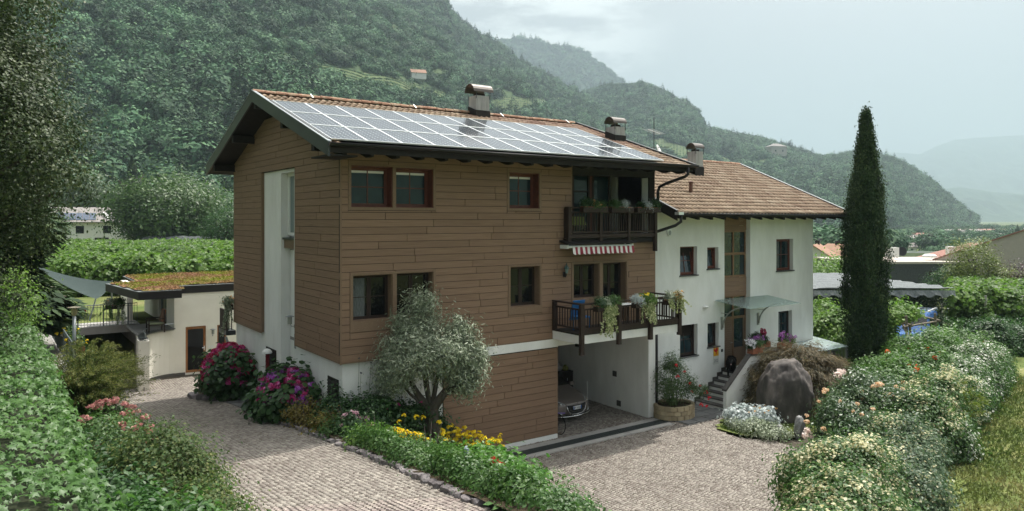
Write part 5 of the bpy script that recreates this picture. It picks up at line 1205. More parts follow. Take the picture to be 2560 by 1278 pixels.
# ------------------------------------------------------------------ car in the garage
def car():
    R_ = thing('car', 'grey brown hatchback parked nose out in the open garage', 'car', (0, 0, 0))
    M_P = mat('car_paint', (.20, .172, .162), .3, .6, metal=.35); M_CH = mat('chrome', (.75, .75, .76), .12, .6, metal=1)
    M_BL = mat('black_plastic', (.012, .012, .013), .4, .4); M_RUB = mat('rubber', (.014, .014, .014), .8)
    S_ = [(0.0, .50, .34, .50, .44, .60), (.05, .66, .26, .58, .58, .67), (.16, .78, .21, .64, .68, .73), (.40, .84, .18, .72, .73, .82), (.75, .865, .18, .79, .745, .90), (1.05, .87, .18, .86, .74, .97),
          (1.28, .87, .18, .90, .69, 1.12), (1.7, .87, .18, .93, .61, 1.37), (2.1, .87, .18, .94, .60, 1.45), (3.0, .87, .18, .96, .58, 1.43), (3.5, .86, .20, .98, .56, 1.30), (3.85, .82, .24, .95, .60, 1.02), (3.96, .74, .34, .80, .58, .85)]
    vs = []; fs = []
    for (y, wb, zb, zl, wt, zt) in S_:
        h = [(0, zb), (wb*.9, zb), (wb*.985, zb+.10), (wb, (zb+zl)/2), (wb*.985, zl), (wt+(wb-wt)*.35, zl+(zt-zl)*.42), (wt, zt-.035), (wt*.7, zt), (0, zt+.012)]
        ring = h+[(-x, z) for x, z in h[-2:0:-1]]; vs += [(x, y-(.10*(1-(x/.87)**2) if y < .3 else 0), z) for x, z in ring]
    n = 16
    for i in range(len(S_)-1): fs += [(i*n+k, i*n+(k+1) % n, (i+1)*n+(k+1) % n, (i+1)*n+k) for k in range(n)]
    fs += [tuple(range(n))[::-1], tuple((len(S_)-1)*n+k for k in range(n))]
    q = MB(); q.add(vs, fs); b_ = q.build('body', M_P, R_, smooth=True); m_ = b_.modifiers.new('sub', 'SUBSURF'); m_.levels = 2; m_.render_levels = 2
    yf = lambda x: -.10*(1-(x/.87)**2)
    def band(pts, name, m, dy=.02, par=R_, ex=.03):   # pts (x,z) polygon pushed on to the nose
        q = MB(); q.prism([(x, yf(x)-dy+max(0, (z-.5))*.25+ (abs(x)**4)*.35, z) for x, z in pts], (0, ex, 0)); return q.build(name, m, par)
    gr = band([(-.44, .62), (-.36, .42), (-.24, .33), (0, .31), (.24, .33), (.36, .42), (.44, .62), (.22, .595), (0, .59), (-.22, .595)], 'grille', M_BL, .03)
    q = MB(); q.tube([(x, yf(x)-.045+(abs(x)**4)*.35, z) for x, z in ((-.45, .61), (-.37, .41), (-.25, .32), (0, .295), (.25, .32), (.37, .41), (.45, .61))], .012, 6); q.build('grille_surround', M_CH, R_, smooth=True)
    for z in (.38, .44): q = MB(); q.box(-.33, -.125, z, .33, -.115, z+.012); q.build('grille_bar', M_BARGE, gr)
    pl = band([(-.18, .46), (.18, .46), (.18, .57), (-.18, .57)], 'number_plate', mat('plate_white', (.72, .73, .74), .4), .055, ex=.012)
    for x in (-.18, .145): q = MB(); q.box(x, -.1535, .461, x+.035, -.150, .569); q.build('plate_band', mat('plate_blue', (.01, .10, .42), .4), pl)
    text('EP 101JC', .085, (0, -.1545, .485), (R(90), 0, 0), mat('plate_black', (.02, .02, .02), .5), pl, 'lettering')
    q = MB(); q.prism([(x, -.145+abs(x)*.1, z) for x, z in ((-.035, .66), (-.01, .65), (.0, .635), (.015, .65), (.035, .655), (.02, .68), (.03, .70), (.005, .695), (-.015, .71), (-.02, .685))], (0, .03, 0)); q.build('badge', M_CH, R_)
    for s in (-1, 1):
        q = MB(); q.prism([(s*.47, -.03, .66), (s*.50, -.02, .585), (s*.66, .08, .60), (s*.80, .34, .70), (s*.78, .42, .765), (s*.62, .14, .735)], (0, .05, .01)); hl = q.build('headlight', mat('lamp_lens', (.42, .46, .48), .06, .9), R_)
        q = MB(); q.lathe((s*.60, .02, .655), [(.045, -.02), (.05, 0), (.03, .03)], 12); q.build('lamp_bulb', M_CH, hl)
        q = MB(); q.tube([(s*.60, -.01, .36), (s*.60, .05, .36)], [.055, .05], 12); q.build('fog_light', mat('lamp_lens', (.42, .46, .48), .06, .9), R_)
        q = MB(); q.obox((s*.93, 1.18, .98), (1, 0, 0), (0, 1, 0), (0, 0, 1), .09, .05, .06); q.build('mirror', M_P, R_, bevel=.02)
        q = MB(); q.prism([(s*.815, 1.42, .95), (s*.80, 3.1, .98), (s*.66, 2.9, 1.34), (s*.67, 1.85, 1.33)], (s*.02, 0, 0)); q.build('side_window', M_PANED, R_)
        for y in (.72, 3.2):
            q = MB(); q.tube([(s*.70, y, .31), (s*.872, y, .31)], .31, 22); w_ = q.build('wheel', M_RUB, R_); q = MB(); q.tube([(s*.875, y, .31), (s*.885, y, .31)], .20, 16); q.build('rim', M_CH, w_)
    q = MB(); q.prism([(-.66, 1.08, 1.00), (.66, 1.08, 1.00), (.57, 1.70, 1.395), (-.57, 1.70, 1.395)], (0, -.012, .02)); q.build('windscreen', M_PANED, R_)
    q = MB(); q.tube([(x, yf(x)-.03+(abs(x)**4)*.3, .235+.02*abs(x)) for x in np.linspace(-.74, .74, 9)], .022, 6); q.build('lower_lip', M_CH, R_, smooth=True)
    band([(-.50, .30), (-.40, .25), (.40, .25), (.50, .30), (.3, .285), (-.3, .285)], 'air_intake', M_BL, .025)
    return R_
CAR = car(); CAR.location = (9.05, 1.15, -.095); CAR.rotation_euler = (0, 0, R(2)); CAR.scale = (1.02, 1.02, 1.02)
BIN = thing('storage_cabinet', 'black cabinet with bags on top beside the car', 'cabinet', (11.0, 4.1, -.1))
q = MB(); q.box(10.75, 3.9, -.1, 11.3, 4.5, .95); q.build('carcass', M_BLACKW, BIN); q = MB(); q.box(10.76, 3.885, -.02, 11.02, 3.90, .9); q.build('cabinet_door', M_BLACKW, BIN); q = MB(); q.box(10.98, 3.87, .6, 11.0, 3.886, .7); q.build('handle', M_METAL, BIN)
for x, y, z, r_, nm, m_, lb in ((11.1, 4.15, .95, .14, 'paper_bag', mat('olive_bag', (.20, .20, .05), .8), 'small olive bag on the black cabinet'), (10.85, 4.3, .95, .20, 'laundry_bag', mat('grey_bag', (.30, .30, .31), .8), 'crumpled grey bag on the black cabinet')):
    q = MB(); q.lathe((x, y, z), [(r_*.7, 0), (r_, r_*.5), (r_*.8, r_), (r_*.3, r_*1.3), (r_*.42, r_*1.5)], 9); o = q.build(nm, m_, None, lb, 'bag')
q = MB(); q.tube([(7.55, .5, .62), (7.62, .30, .60), (7.85, .22, .58)], .02, 6); q.tube([(7.6, .42, .0), (7.60, .36, .62)], .018, 6); q.tube([(7.5, .8, .3), (7.6, .3, .3)], .018, 6)
HB = thing('bicycle', 'purple bicycle half hidden behind the garage wall', 'bicycle', (7.62, .7, -.1)); q.build('frame', mat('purple_paint', (.14, .08, .30), .3, .6), HB)
for y in (.30, 1.30): q = MB(); q.tube([(7.66, y+.33*math.cos(a), .23+.33*math.sin(a)) for a in np.linspace(0, 6.28, 22)], .016, 5); q.build('wheel', M_BL if 'M_BL' in globals() else M_BLACKW, HB)

# ------------------------------------------------------------------ dog on the top step
def skin_body(name, nodes, edges, m, parent=None, sub=2):
    me = bpy.data.meshes.new(name); me.from_pydata([n[0] for n in nodes], edges, []); o = link(name, me, parent); me.materials.append(m)
    md = o.modifiers.new('skin', 'SKIN'); md.use_smooth_shade = True
    for i, n in enumerate(nodes):
        sv = me.skin_vertices[0].data[i]; r = n[1]; sv.radius = r if isinstance(r, tuple) else (r, r); sv.use_root = (i == 0)
    s = o.modifiers.new('sub', 'SUBSURF'); s.levels = sub; s.render_levels = sub; return o
DOG = thing('dog', 'black long haired dog standing at the top of the steps', 'dog', (0, 0, 0))
M_FUR = mat('black_fur', (.008, .008, .009), .75, .25, c2=(.02, .019, .018), nscale=30, bump=1, bscale=80)
N_ = [((.35, 0, .50), .15), ((.12, 0, .50), .17), ((-.10, 0, .52), .16), ((-.26, 0, .60), .12), ((-.36, -.02, .70), .10), ((-.46, -.03, .68), .065), ((-.56, -.03, .65), .045),
      ((.45, 0, .52), .06), ((.54, 0, .44), .055), ((.58, 0, .30), .045),
      ((-.14, .09, .40), .085), ((-.13, .10, .20), .05), ((-.14, .10, .05), .038), ((-.19, .10, .025), .042),
      ((-.14, -.09, .40), .085), ((-.13, -.10, .20), .05), ((-.14, -.10, .05), .038), ((-.19, -.10, .025), .042),
      ((.33, .09, .36), .09), ((.28, .11, .25), .055), ((.38, .11, .15), .04), ((.36, .11, .04), .036), ((.31, .11, .025), .04),
      ((.33, -.09, .36), .09), ((.28, -.11, .25), .055), ((.38, -.11, .15), .04), ((.36, -.11, .04), .036), ((.31, -.11, .025), .04)]
E_ = [(0, 1), (1, 2), (2, 3), (3, 4), (4, 5), (5, 6), (0, 7), (7, 8), (8, 9), (2, 10), (10, 11), (11, 12), (12, 13), (2, 14), (14, 15), (15, 16), (16, 17), (0, 18), (18, 19), (19, 20), (20, 21), (21, 22), (0, 23), (23, 24), (24, 25), (25, 26), (26, 27)]
skin_body('body', N_, E_, M_FUR, DOG)
for s in (-1, 1):
    q = MB(); q.add([(-.33, s*.07, .78), (-.40, s*.09, .77), (-.38, s*.15, .66), (-.32, s*.13, .68), (-.35, s*.10, .80)], [(0, 1, 2, 3), (0, 4, 1), (1, 4, 2), (2, 4, 3), (3, 4, 0)]); q.build('ear', M_FUR, DOG)
    q = MB(); q.lathe((-.455, s*.04-.03, .715), [(.004, -.008), (.010, 0), (.004, .008)], 8); q.build('eye', mat('dog_eye', (.05, .025, .01), .1, .8), DOG)
q = MB(); q.lathe((-.61, -.03, .65), [(.01, -.015), (.022, 0), (.012, .014)], 8); q.build('nose', mat('dog_nose', (.03, .03, .03), .3), DOG)
q = MB(); q.obox((-.585, -.03, .612), (1, 0, .2), (0, 1, 0), (0, 0, 1), .028, .02, .010); q.build('tongue', mat('dog_tongue', (.50, .36, .34), .4), DOG, bevel=.005)
D3 = RNG.normal(size=(2600, 3)); Pb = np.array([(.35, 0, .50), (.12, 0, .48), (-.10, 0, .50), (-.26, 0, .58), (.52, 0, .42), (-.12, 0, .38), (.34, 0, .34)])[RNG.integers(0, 7, 2600)]; U_ = unit(D3)*np.array([1.1, 1, 1])
leaf_obj('coat', leaf_arrays(Pb+U_*.145, np.cross(U_, RNG.normal(size=U_.shape)), .07, 'tri', T=U_+np.array([.5, 0, -1.1]), rng=RNG), M_FUR, DOG)
DOG.location = (16.05, .0, .845+.03); DOG.rotation_euler = (0, R(-8), R(35))

# ------------------------------------------------------------------ foliage things
LG = {}
def lm(n, c, c2, c3, rough=.45, spec=.35, transl=.32):
    if n not in LG: LG[n] = leafmat(n, c, c2, c3, rough, spec, transl)
    return LG[n]
L_OAK = lm('holm_oak_leaf', (.016, .032, .012), (.040, .064, .022), (.105, .13, .055), .5, .25, .22)
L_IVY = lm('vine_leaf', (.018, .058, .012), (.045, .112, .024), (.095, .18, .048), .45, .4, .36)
L_DK = lm('dark_leaf', (.018, .048, .016), (.035, .085, .026), (.065, .125, .04))
L_MID = lm('mid_leaf', (.030, .075, .018), (.055, .12, .03), (.11, .18, .055))
L_BRT = lm('bright_leaf', (.055, .12, .02), (.10, .19, .035), (.20, .29, .08), .5, .3, .4)
L_OLV = lm('olive_leaf', (.095, .125, .07), (.22, .265, .17), (.47, .51, .39), .45, .4, .2)
L_YEW = lm('feathery_needle', (.028, .060, .016), (.085, .12, .028), (.21, .22, .07), .6, .2, .25)
L_BRZ = lm('bronze_leaf', (.07, .06, .015), (.15, .12, .025), (.26, .22, .05))
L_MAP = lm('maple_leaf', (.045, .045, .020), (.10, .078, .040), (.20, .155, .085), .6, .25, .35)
L_SIL = lm('silver_leaf', (.30, .35, .34), (.45, .50, .49), (.62, .66, .65), .7, .2, .2)
L_CYP = lm('cypress_needle', (.012, .030, .012), (.030, .060, .022), (.070, .105, .038), .7, .2, .15)
L_RED = lm('shoot_leaf', (.05, .09, .02), (.12, .12, .03), (.28, .10, .05))
L_CRM = lm('cream_blossom', (.36, .34, .17), (.54, .51, .32), (.76, .73, .56), .6, .2, .35)
L_PNK = lm('pink_blossom', (.34, .14, .14), (.45, .22, .21), (.50, .32, .25), .6, .2, .3)
def flower_mesh(name, m, r, kind='dome', n=26, seed=0):
    rng = np.random.default_rng(seed); D = sph(n, rng, -.05 if kind == 'dome' else -1)
    P = D*np.array([1, 1, .55 if kind == 'dome' else .9])*r*.75; V, F, A = leaf_arrays(P, D+rng.normal(size=D.shape)*.3, r*.75, 'round', rng=rng)
    return npmesh(name, V, F, m, attrs={'rnd': A})
def put_flowers(parent, me, P, smin=.8, smax=1.2, name=None):
    off = np.array(origin_of(parent))
    for p in P:
        o = link(name or me.name, me, parent, tuple(np.array(p)-off)); s = random.uniform(smin, smax); o.scale = (s, s, s); o.rotation_euler = (random.uniform(-.4, .4), random.uniform(-.4, .4), random.uniform(0, 6))
def blob(c, rad, n, rng, zmin=-.1, toward=None):
    D = sph(n*3, rng, zmin)
    if toward is not None: D = D[(D@np.array(toward)) > -.1]
    return np.array(c)+D[:n]*np.array(rad)*(1.0+.06*rng.random((len(D[:n]), 1)))
TOW = np.array([-.45, -.75, .3]); rg = np.random.default_rng(21)
def stems(mb, base, n, spread, h, r=.012, rng=rg):
    for i in range(n):
        a = rng.random()*6.28; e = spread*math.sqrt(rng.random()); mb.tube([(base[0]+.25*e*math.cos(a), base[1]+.25*e*math.sin(a), base[2]), (base[0]+.6*e*math.cos(a), base[1]+.6*e*math.sin(a), base[2]+h*.5), (base[0]+e*math.cos(a), base[1]+e*math.sin(a), base[2]+h)], [r, r*.8, r*.4], 5)
def shrub(name, label, cat, base, parts, m, group=None, stem=(8, .6, .8), flowers=None, stem_r=.015):
    """parts: list of leaf array tuples or a function list; base: ground point"""
    t = thing(name, label, cat, base, group); q = MB(); stems(q, base, *stem, r=stem_r); q.build('stems', M_BARK, t)
    leaf_obj('foliage', parts, m, t); return t

# big evergreen tree at the left edge
T = thing('evergreen_tree', 'huge dark glossy evergreen tree filling the left edge', 'tree', (-8.3, 3.4, 2.1))
q = MB(); trunk(q, (-8.3, 3.4, 1.9), (-8.2, 3.4, 13), .32, .10, 9, .02)
for k in range(16):
    a = rg.random()*6.28; z = 4.5+k*.5; e = 1.4+rg.random(); q.tube([(-8.25, 3.4, z), (-8.25+e*.5*math.cos(a), 3.4+e*.5*math.sin(a), z+.5), (-8.25+e*math.cos(a), 3.4+e*math.sin(a), z+1.1)], [.09, .06, .03], 6)
q.build('trunk', M_BARK, T)
leaf_obj('crown', [crown((-8.2, 3.3, 8.9), (2.75, 2.75, 3.1), 520, .70, 125, .085, zmin=-1, inner=.62, lump=.16, rng=rg), crown((-8.7, 3.0, 5.3), (1.6, 1.9, 2.3), 240, .6, 95, .082, zmin=-1, inner=.6, rng=rg),
                   crown((-8.1, 3.6, 12.3), (2.1, 2.1, 2.9), 230, .7, 105, .085, zmin=-1, inner=.6, rng=rg)], L_OAK, T)
# yellowish climber beneath it
t = shrub('climbing_plant', 'yellow green climber hanging below the big dark tree by the path', 'climber', (-6.95, 7.2, 2.1), [crown((-7.0, 6.8, 3.6), (.55, .8, 1.7), 90, .4, 34, .085, zmin=-1, rng=rg), crown((-6.9, 9.2, 3.9), (.5, .9, 1.5), 50, .4, 34, .085, zmin=-1, rng=rg)], L_BRT)
# dark conifer behind
T = thing('tall_conifer', 'dark drooping conifer top behind the evergreen at upper left', 'tree', (-7.6, 13.5, 2.1)); q = MB(); trunk(q, (-7.6, 13.5, 2.0), (-7.6, 13.5, 19), .3, .05); q.build('trunk', M_BARK, T)
V, F, A = conifer_arr(17.5, 2.3, 15000, .42, rg); V = V+np.array([-7.6, 13.5, 3.0]); leaf_obj('crown', (V, F, A), L_CYP, T)

# vine-leaf hedge along the left
HG = thing('vine_hedge', 'thick hedge covered in large bright vine leaves at lower left', 'hedge', (-7.5, -4, 0))
q = MB(); q.box(-8.4, -16, -.2, -6.75, 7.5, 3.62); q.build('hedge_core', mat('dark_twigs', (.012, .018, .008), .95, c2=(.025, .03, .012), nscale=8), HG)
n = 24000; u = rg.random(n); y = -16+23.8*rg.random(n)**.9; prof = u*5.2       # path length over the top (2.2) and down the right side
bulge = .18*(fbm(y*1.1, u*0+3, 3)-.5)*2
xt = np.where(prof < 2.1, -8.68+prof, -6.60+.10*np.sin((prof-2.1)*1.5)); zt_ = np.where(prof < 2.1, 3.86+.10*np.sin(prof*1.5), 3.86-(prof-2.1)*.85)
lay = .13*np.sin(y*3.1+prof*2.0)+.10*np.sin(y*7.0+1.3*prof)
P = np.stack([xt+bulge+rg.normal(size=n)*.05+(prof > 2.1)*lay*.7, y, zt_+rg.normal(size=n)*.05+(prof < 2.1)*lay*.6+.1*(fbm(y*.8, xt, 2)-.5)], -1)
Nn = np.where((prof < 2.1)[:, None], np.array([.25, -.25, 1.0]), np.array([1.0, -.25, .75]))+rg.normal(size=(n, 3))*.42
Tt = np.where((prof < 2.1)[:, None], np.array([.7, -.45, -.55]), np.array([.35, -.35, -1.0]))+rg.normal(size=(n, 3))*.45
d = np.linalg.norm(P-np.array(CAMP), axis=1); px, py, _ = seen(P); inv = (px > 0) & (py < 1278) & (xt > -7.6); od = np.argsort(np.where(inv, d, 1e5)); nr, rs_ = od[:300], od[300:]
szs = .092*(.55+.9*rg.random(n))
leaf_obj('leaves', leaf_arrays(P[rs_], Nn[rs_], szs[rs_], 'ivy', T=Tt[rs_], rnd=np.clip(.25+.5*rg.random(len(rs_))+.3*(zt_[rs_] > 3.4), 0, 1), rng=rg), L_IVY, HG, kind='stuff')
V, F, A = leaf_arrays(np.zeros((1, 3)), np.array([[0, 0, 1.]]), 1.0, 'ivy', T=np.array([[1., 0, 0]]), rnd=np.array([.7]), rng=rg); LFM = npmesh('leaf', V, F, L_IVY, attrs={'rnd': A})
hoff = np.array(origin_of(HG))
for i in nr:
    N3 = Vector(Nn[i]).normalized(); T3 = Vector(Tt[i]); T3 = (T3-N3*T3.dot(N3)).normalized(); B3 = N3.cross(T3); M_ = Matrix((T3, B3, N3)).transposed().to_4x4(); o = link('leaf', LFM, HG)
    o.matrix_basis = Matrix.Translation(Vector(P[i]-hoff))@M_@Matrix.Scale(float(szs[i]), 4)

# feathery arching shrub
def plume(name, label, base, n, h, reach, m, seed):
    rng = np.random.default_rng(seed); t = thing(name, label, 'shrub', base); q = MB(); arr = []
    for i in range(n):
        a = rng.random()*6.28; e = reach*(.25+.75*rng.random()); hh = h*(.55+.5*rng.random())*(1.15-.35*e/reach); k = np.linspace(0, 1, 7)
        X = base[0]+math.cos(a)*e*k**1.5+.25*k; Y = base[1]+math.sin(a)*e*k**1.5; Z = base[2]+hh*(1-(1-k)**1.8)-.12*k**4*hh*.6
        if i % 3 == 0: q.tube([(X[j], Y[j], Z[j]) for j in range(7)], [.014*(1-.8*j/6) for j in range(7)], 4)
        kk = .25+.75*rng.random(95)**.8; Px = np.interp(kk, k, X); Py = np.interp(kk, k, Y); Pz = np.interp(kk, k, Z); tg = np.stack([np.interp(np.minimum(kk+.1, 1), k, X)-np.interp(kk-.1, k, X), np.interp(np.minimum(kk+.1, 1), k, Y)-np.interp(kk-.1, k, Y), np.interp(np.minimum(kk+.1, 1), k, Z)-np.interp(kk-.1, k, Z)], -1)
        P = np.stack([Px, Py, Pz], -1)+rng.normal(size=(95, 3))*.022
        arr.append(leaf_arrays(P, rng.normal(size=P.shape)+np.array([0, 0, .6]), .12*(1.1-.5*kk), 'long', T=unit(tg)+rng.normal(size=P.shape)*.38, rnd=np.clip(.15+.8*kk**2+.2*rng.normal(size=95), 0, 1), rng=rng))
    q.build('stems', M_BARK, t); leaf_obj('foliage', arr, m, t); return t
plume('feathery_shrub', 'arching feathery yellow green shrub beside the ramp passage', (-5.55, 4.3, .9), 380, 2.75, 1.7, L_YEW, 5)
plume('feathery_shrub', 'smaller feathery shrub under the nearest path lamp', (-4.75, 8.2, .7), 130, 2.2, 1.2, L_YEW, 6)
t = shrub('spirea_bush', 'loose bush with dusty pink flower clusters beside the vine hedge', 'shrub', (-5.5, -1.2, 1.3), [crown((-5.55, -1.2, 2.1), (.72, 1.5, .85), 170, .32, 46, .07, rng=rg)], L_MID)
FM = flower_mesh('flower_cluster', L_PNK, .085, seed=1); Pf = blob((-5.5, -1.1, 2.15), (.78, 1.5, .92), 52, rg, .05); put_flowers(t, FM, Pf, .5, 1.15)
t = shrub('glossy_shrub', 'small leaved glossy green shrub with reddish tips at the drive edge', 'shrub', (-5.1, -4.7, 1.5), [crown((-5.15, -4.7, 2.15), (.95, 1.1, 1.1), 210, .36, 85, .065, rng=rg), crown((-4.9, -6.6, 1.9), (.8, 1.2, .95), 150, .36, 75, .065, rng=rg), crown((-5.0, -2.9, 1.8), (.6, .9, .8), 90, .34, 70, .062, rng=rg)], lm('glossy_leaf', (.025, .055, .015), (.06, .10, .028), (.17, .18, .06), .55, .22))
t = shrub('tall_shoots', 'upright young shoots at the bottom left corner of hedge', 'shrub', (-5.6, -8.6, 1.8), [crown((-5.7, -8.4, 2.4), (.75, 1.4, .9), 120, .36, 46, .10, 'leaf', rng=rg)], L_IVY)
t = shrub('hedge_foot_shrub', 'dark leafy cover at the foot of the vine hedge', 'ground cover', (-6.0, -7, 2.0), [crown((-6.0, -8.5, 2.75), (.55, 1.6, .40), 110, .34, 42, .10, rng=rg), crown((-6.0, -5.4, 2.5), (.55, 1.6, .45), 110, .34, 42, .10, rng=rg), crown((-6.05, -2.6, 2.2), (.5, 1.6, .5), 90, .34, 42, .09, rng=rg), crown((-5.5, -10.6, 2.8), (.8, 1.3, .5), 100, .34, 42, .10, rng=rg)], L_DK)
t = shrub('ground_ivy', 'low dark green cover between the feathery shrub and the drive', 'ground cover', (-4.6, 1.5, 1.1), [crown((-4.75, 1.6, 1.2), (.45, 2.4, .55), 130, .3, 40, .07, rng=rg), crown((-4.3, 9.5, .8), (.35, 2.4, .7), 80, .3, 40, .07, rng=rg), crown((-5.0, 12.5, 1.1), (.6, 2.4, 1.1), 100, .35, 40, .08, rng=rg)], L_DK)

# hydrangeas
def hydrangea(label, c, rad, nf, m1, m2, seed, nbase):
    t = shrub('hydrangea', label, 'shrub', (c[0], c[1], nbase), [crown(c, rad, 240, .36, 20, .17, 'round', zmin=-.55, inner=.78, up=.9, rng=rg, sizev=.25), crown((c[0], c[1], c[2]-.1), (rad[0]*.8, rad[1]*.8, rad[2]*.8), 60, .4, 20, .16, 'round', rng=rg)], L_DK, 'flowering hydrangeas along the gable')
    fa = flower_mesh('flower_head', m1, .15, n=40, seed=seed); fb = flower_mesh('flower_head', m2, .14, n=36, seed=seed+1)
    Pf = blob(c, (rad[0]*1.05, rad[1]*1.05, rad[2]*1.06), nf, rg, .0, TOW); put_flowers(t, fa, Pf[::2], .75, 1.15); put_flowers(t, fb, Pf[1::2], .7, 1.1); return t
F1 = lm('magenta_petal', (.38, .02, .10), (.50, .05, .22), (.66, .25, .48), .5, .2, .3); F2 = lm('purple_petal', (.36, .06, .38), (.46, .14, .52), (.66, .45, .74), .5, .2, .3); F3 = lm('crimson_petal', (.32, .015, .05), (.44, .04, .11), (.58, .16, .26), .5, .2, .3)
hydrangea('far hydrangea with crimson heads beside the downpipe of the gable', (-.50, 8.95, 1.25), (.78, 1.3, 1.05), 85, F3, F1, 3, .5)
hydrangea('near hydrangea with magenta and violet heads under the gable boards', (-.52, 2.65, 1.72), (.70, 1.2, .74), 76, F1, F2, 5, 1.1)
t = shrub('hosta', 'clump of pale edged hosta leaves left of the near hydrangea', 'plant', (-.55, 4.35, 1.05), [crown((-.55, 4.35, 1.2), (.45, .7, .42), 60, .3, 14, .26, 'round', up=1.0, droop=.4, rng=rg)], lm('hosta_leaf', (.04, .09, .04), (.10, .16, .09), (.26, .32, .22)))
t = shrub('bronze_groundcover', 'low yellow bronze foliage spilling to the drive edge', 'ground cover', (-.55, .8, 1.4), [crown((-.55, 1.3, 1.5), (.42, 1.0, .38), 90, .26, 50, .075, rng=rg), crown((-.45, -.3, 1.5), (.45, 1.0, .42), 80, .26, 46, .075, rng=rg)], L_BRZ)
t = shrub('green_mound', 'dark leafy mound of perennials at the house corner', 'shrub', (.0, .1, 1.3), [crown((-.05, .15, 1.75), (.50, .45, .62), 60, .3, 40, .10, rng=rg), crown((.35, -.7, 1.6), (.5, .6, .65), 70, .3, 40, .09, rng=rg)], L_DK)
t = shrub('phlox', 'pale pink phlox heads among dark leaves below the corner', 'flowers', (-.35, -1.5, 1.5), [crown((-.3, -1.6, 1.65), (.45, .6, .5), 60, .28, 34, .085, rng=rg)], L_DK)
PH = flower_mesh('flower_head', lm('phlox_petal', (.52, .25, .34), (.66, .42, .48), (.82, .68, .68), .5, .2, .35), .085, n=26, seed=9)
put_flowers(t, PH, [(-.45, -1.35, 2.10), (-.25, -1.55, 2.18), (-.05, -1.75, 2.08), (-.20, -1.25, 2.14), (.0, -1.9, 1.93), (-.38, -1.9, 1.9), (-.6, -1.55, 1.93), (-.1, -1.45, 2.02)], .8, 1.2)
def tallstems(label, pts, h, hm, seed, head='ball', leafm=L_MID, name='tall_perennial'):
    rng = np.random.default_rng(seed); b0 = pts[0]; t = thing(name, label, 'flowers', (b0[0], b0[1], bedz(np.array(b0[0]), np.array(b0[1])))); q = MB(); arr = []; hp = []
    for (x, y) in pts:
        z = float(bedz(np.array(x), np.array(y))); hh = h*(.7+.5*rng.random()); lx, ly = rng.normal()*.12, rng.normal()*.12; q.tube([(x, y, z), (x+lx*.4, y+ly*.4, z+hh*.5), (x+lx, y+ly, z+hh)], [.008, .006, .004], 4)
        hp.append((x+lx, y+ly, z+hh)); k = rng.random(26)*.7; P = np.stack([x+lx*k, y+ly*k, z+hh*k], -1)+rng.normal(size=(26, 3))*.03; arr.append(leaf_arrays(P, rng.normal(size=P.shape)+np.array([0, 0, .8]), .13*(1-.5*k), 'leaf', T=rng.normal(size=P.shape)+np.array([0, 0, .5]), rng=rng))
    q.build('stems', M_STEM, t); leaf_obj('foliage', arr, leafm, t); put_flowers(t, hm, hp, .7, 1.2); return t
M_STEM = mat('green_stem', (.05, .075, .03), .8)
SB_ = flower_mesh('seed_head', mat('slate_seedhead', (.06, .06, .09), .8), .03, 'ball', 14, 12); CF = flower_mesh('flower_head', F1, .05, n=16, seed=13); YF = flower_mesh('flower_head', lm('yellow_petal', (.62, .42, .01), (.80, .60, .02), (.85, .72, .08), .6, .2, .2), .062, n=22, seed=14)
tallstems('thin tall stalks with dark seed heads against the white corner wall', [(.35+.16*i+rg.normal()*.08, -.15-.3*rg.random()) for i in range(16)], 1.9, SB_, 1)
tallstems('coneflowers with rosy heads left of the olive trunk', [(1.2+.12*i+rg.normal()*.12, -.5-.6*rg.random()) for i in range(9)], 1.35, CF, 2, name='coneflower')
t = shrub('leafy_perennials', 'tall leafy green perennials along the white base wall', 'plants', (1.1, -.7, .9), [crown((.8, -.6, 1.55), (.65, .5, .7), 90, .3, 34, .11, rng=rg), crown((1.7, -.75, 1.3), (.7, .5, .75), 90, .3, 34, .10, rng=rg), crown((2.6, -.5, .8), (.6, .4, .6), 60, .3, 34, .10, rng=rg)], L_DK)
t = shrub('light_geranium', 'fresh light green mound at the drive edge below the phlox', 'plant', (-.35, -3.0, 1.6), [crown((-.4, -2.9, 1.75), (.45, .6, .36), 60, .26, 40, .10, rng=rg)], L_BRT)
t = shrub('low_geranium', 'mid green carpet between the edging stones and olive tree', 'ground cover', (.2, -4.4, 1.6), [crown((.1, -4.0, 1.62), (.75, 1.2, .30), 150, .3, 34, .085, rng=rg), crown((-.05, -5.6, 1.82), (.65, 1.1, .30), 110, .28, 34, .08, rng=rg), crown((.85, -2.6, .98), (.8, .9, .28), 110, .3, 34, .09, rng=rg), crown((-.50, -3.2, 1.90), (.42, 1.2, .22), 90, .24, 34, .07, rng=rg), crown((-.05, -6.4, 1.95), (.6, 1.0, .26), 90, .26, 34, .08, rng=rg), crown((-.66, -7.7, 2.48), (.36, 1.6, .20), 150, .25, 34, .07, rng=rg), crown((-.70, -5.0, 2.17), (.28, 2.0, .17), 150, .22, 34, .065, rng=rg), crown((-.62, -1.5, 1.72), (.30, 1.6, .20), 90, .22, 34, .065, rng=rg), crown((-.7, -9.6, 2.68), (.42, 1.2, .22), 90, .25, 34, .07, rng=rg), crown((-.2, -7.2, 1.95), (.5, 1.0, .3), 80, .25, 34, .07, rng=rg)], L_MID)
YT = thing('yarrow', 'big drift of flat yellow yarrow heads right of the olive trunk', 'flowers', (3.6, -1.6, .2)); q = MB(); arr = []; hp = []
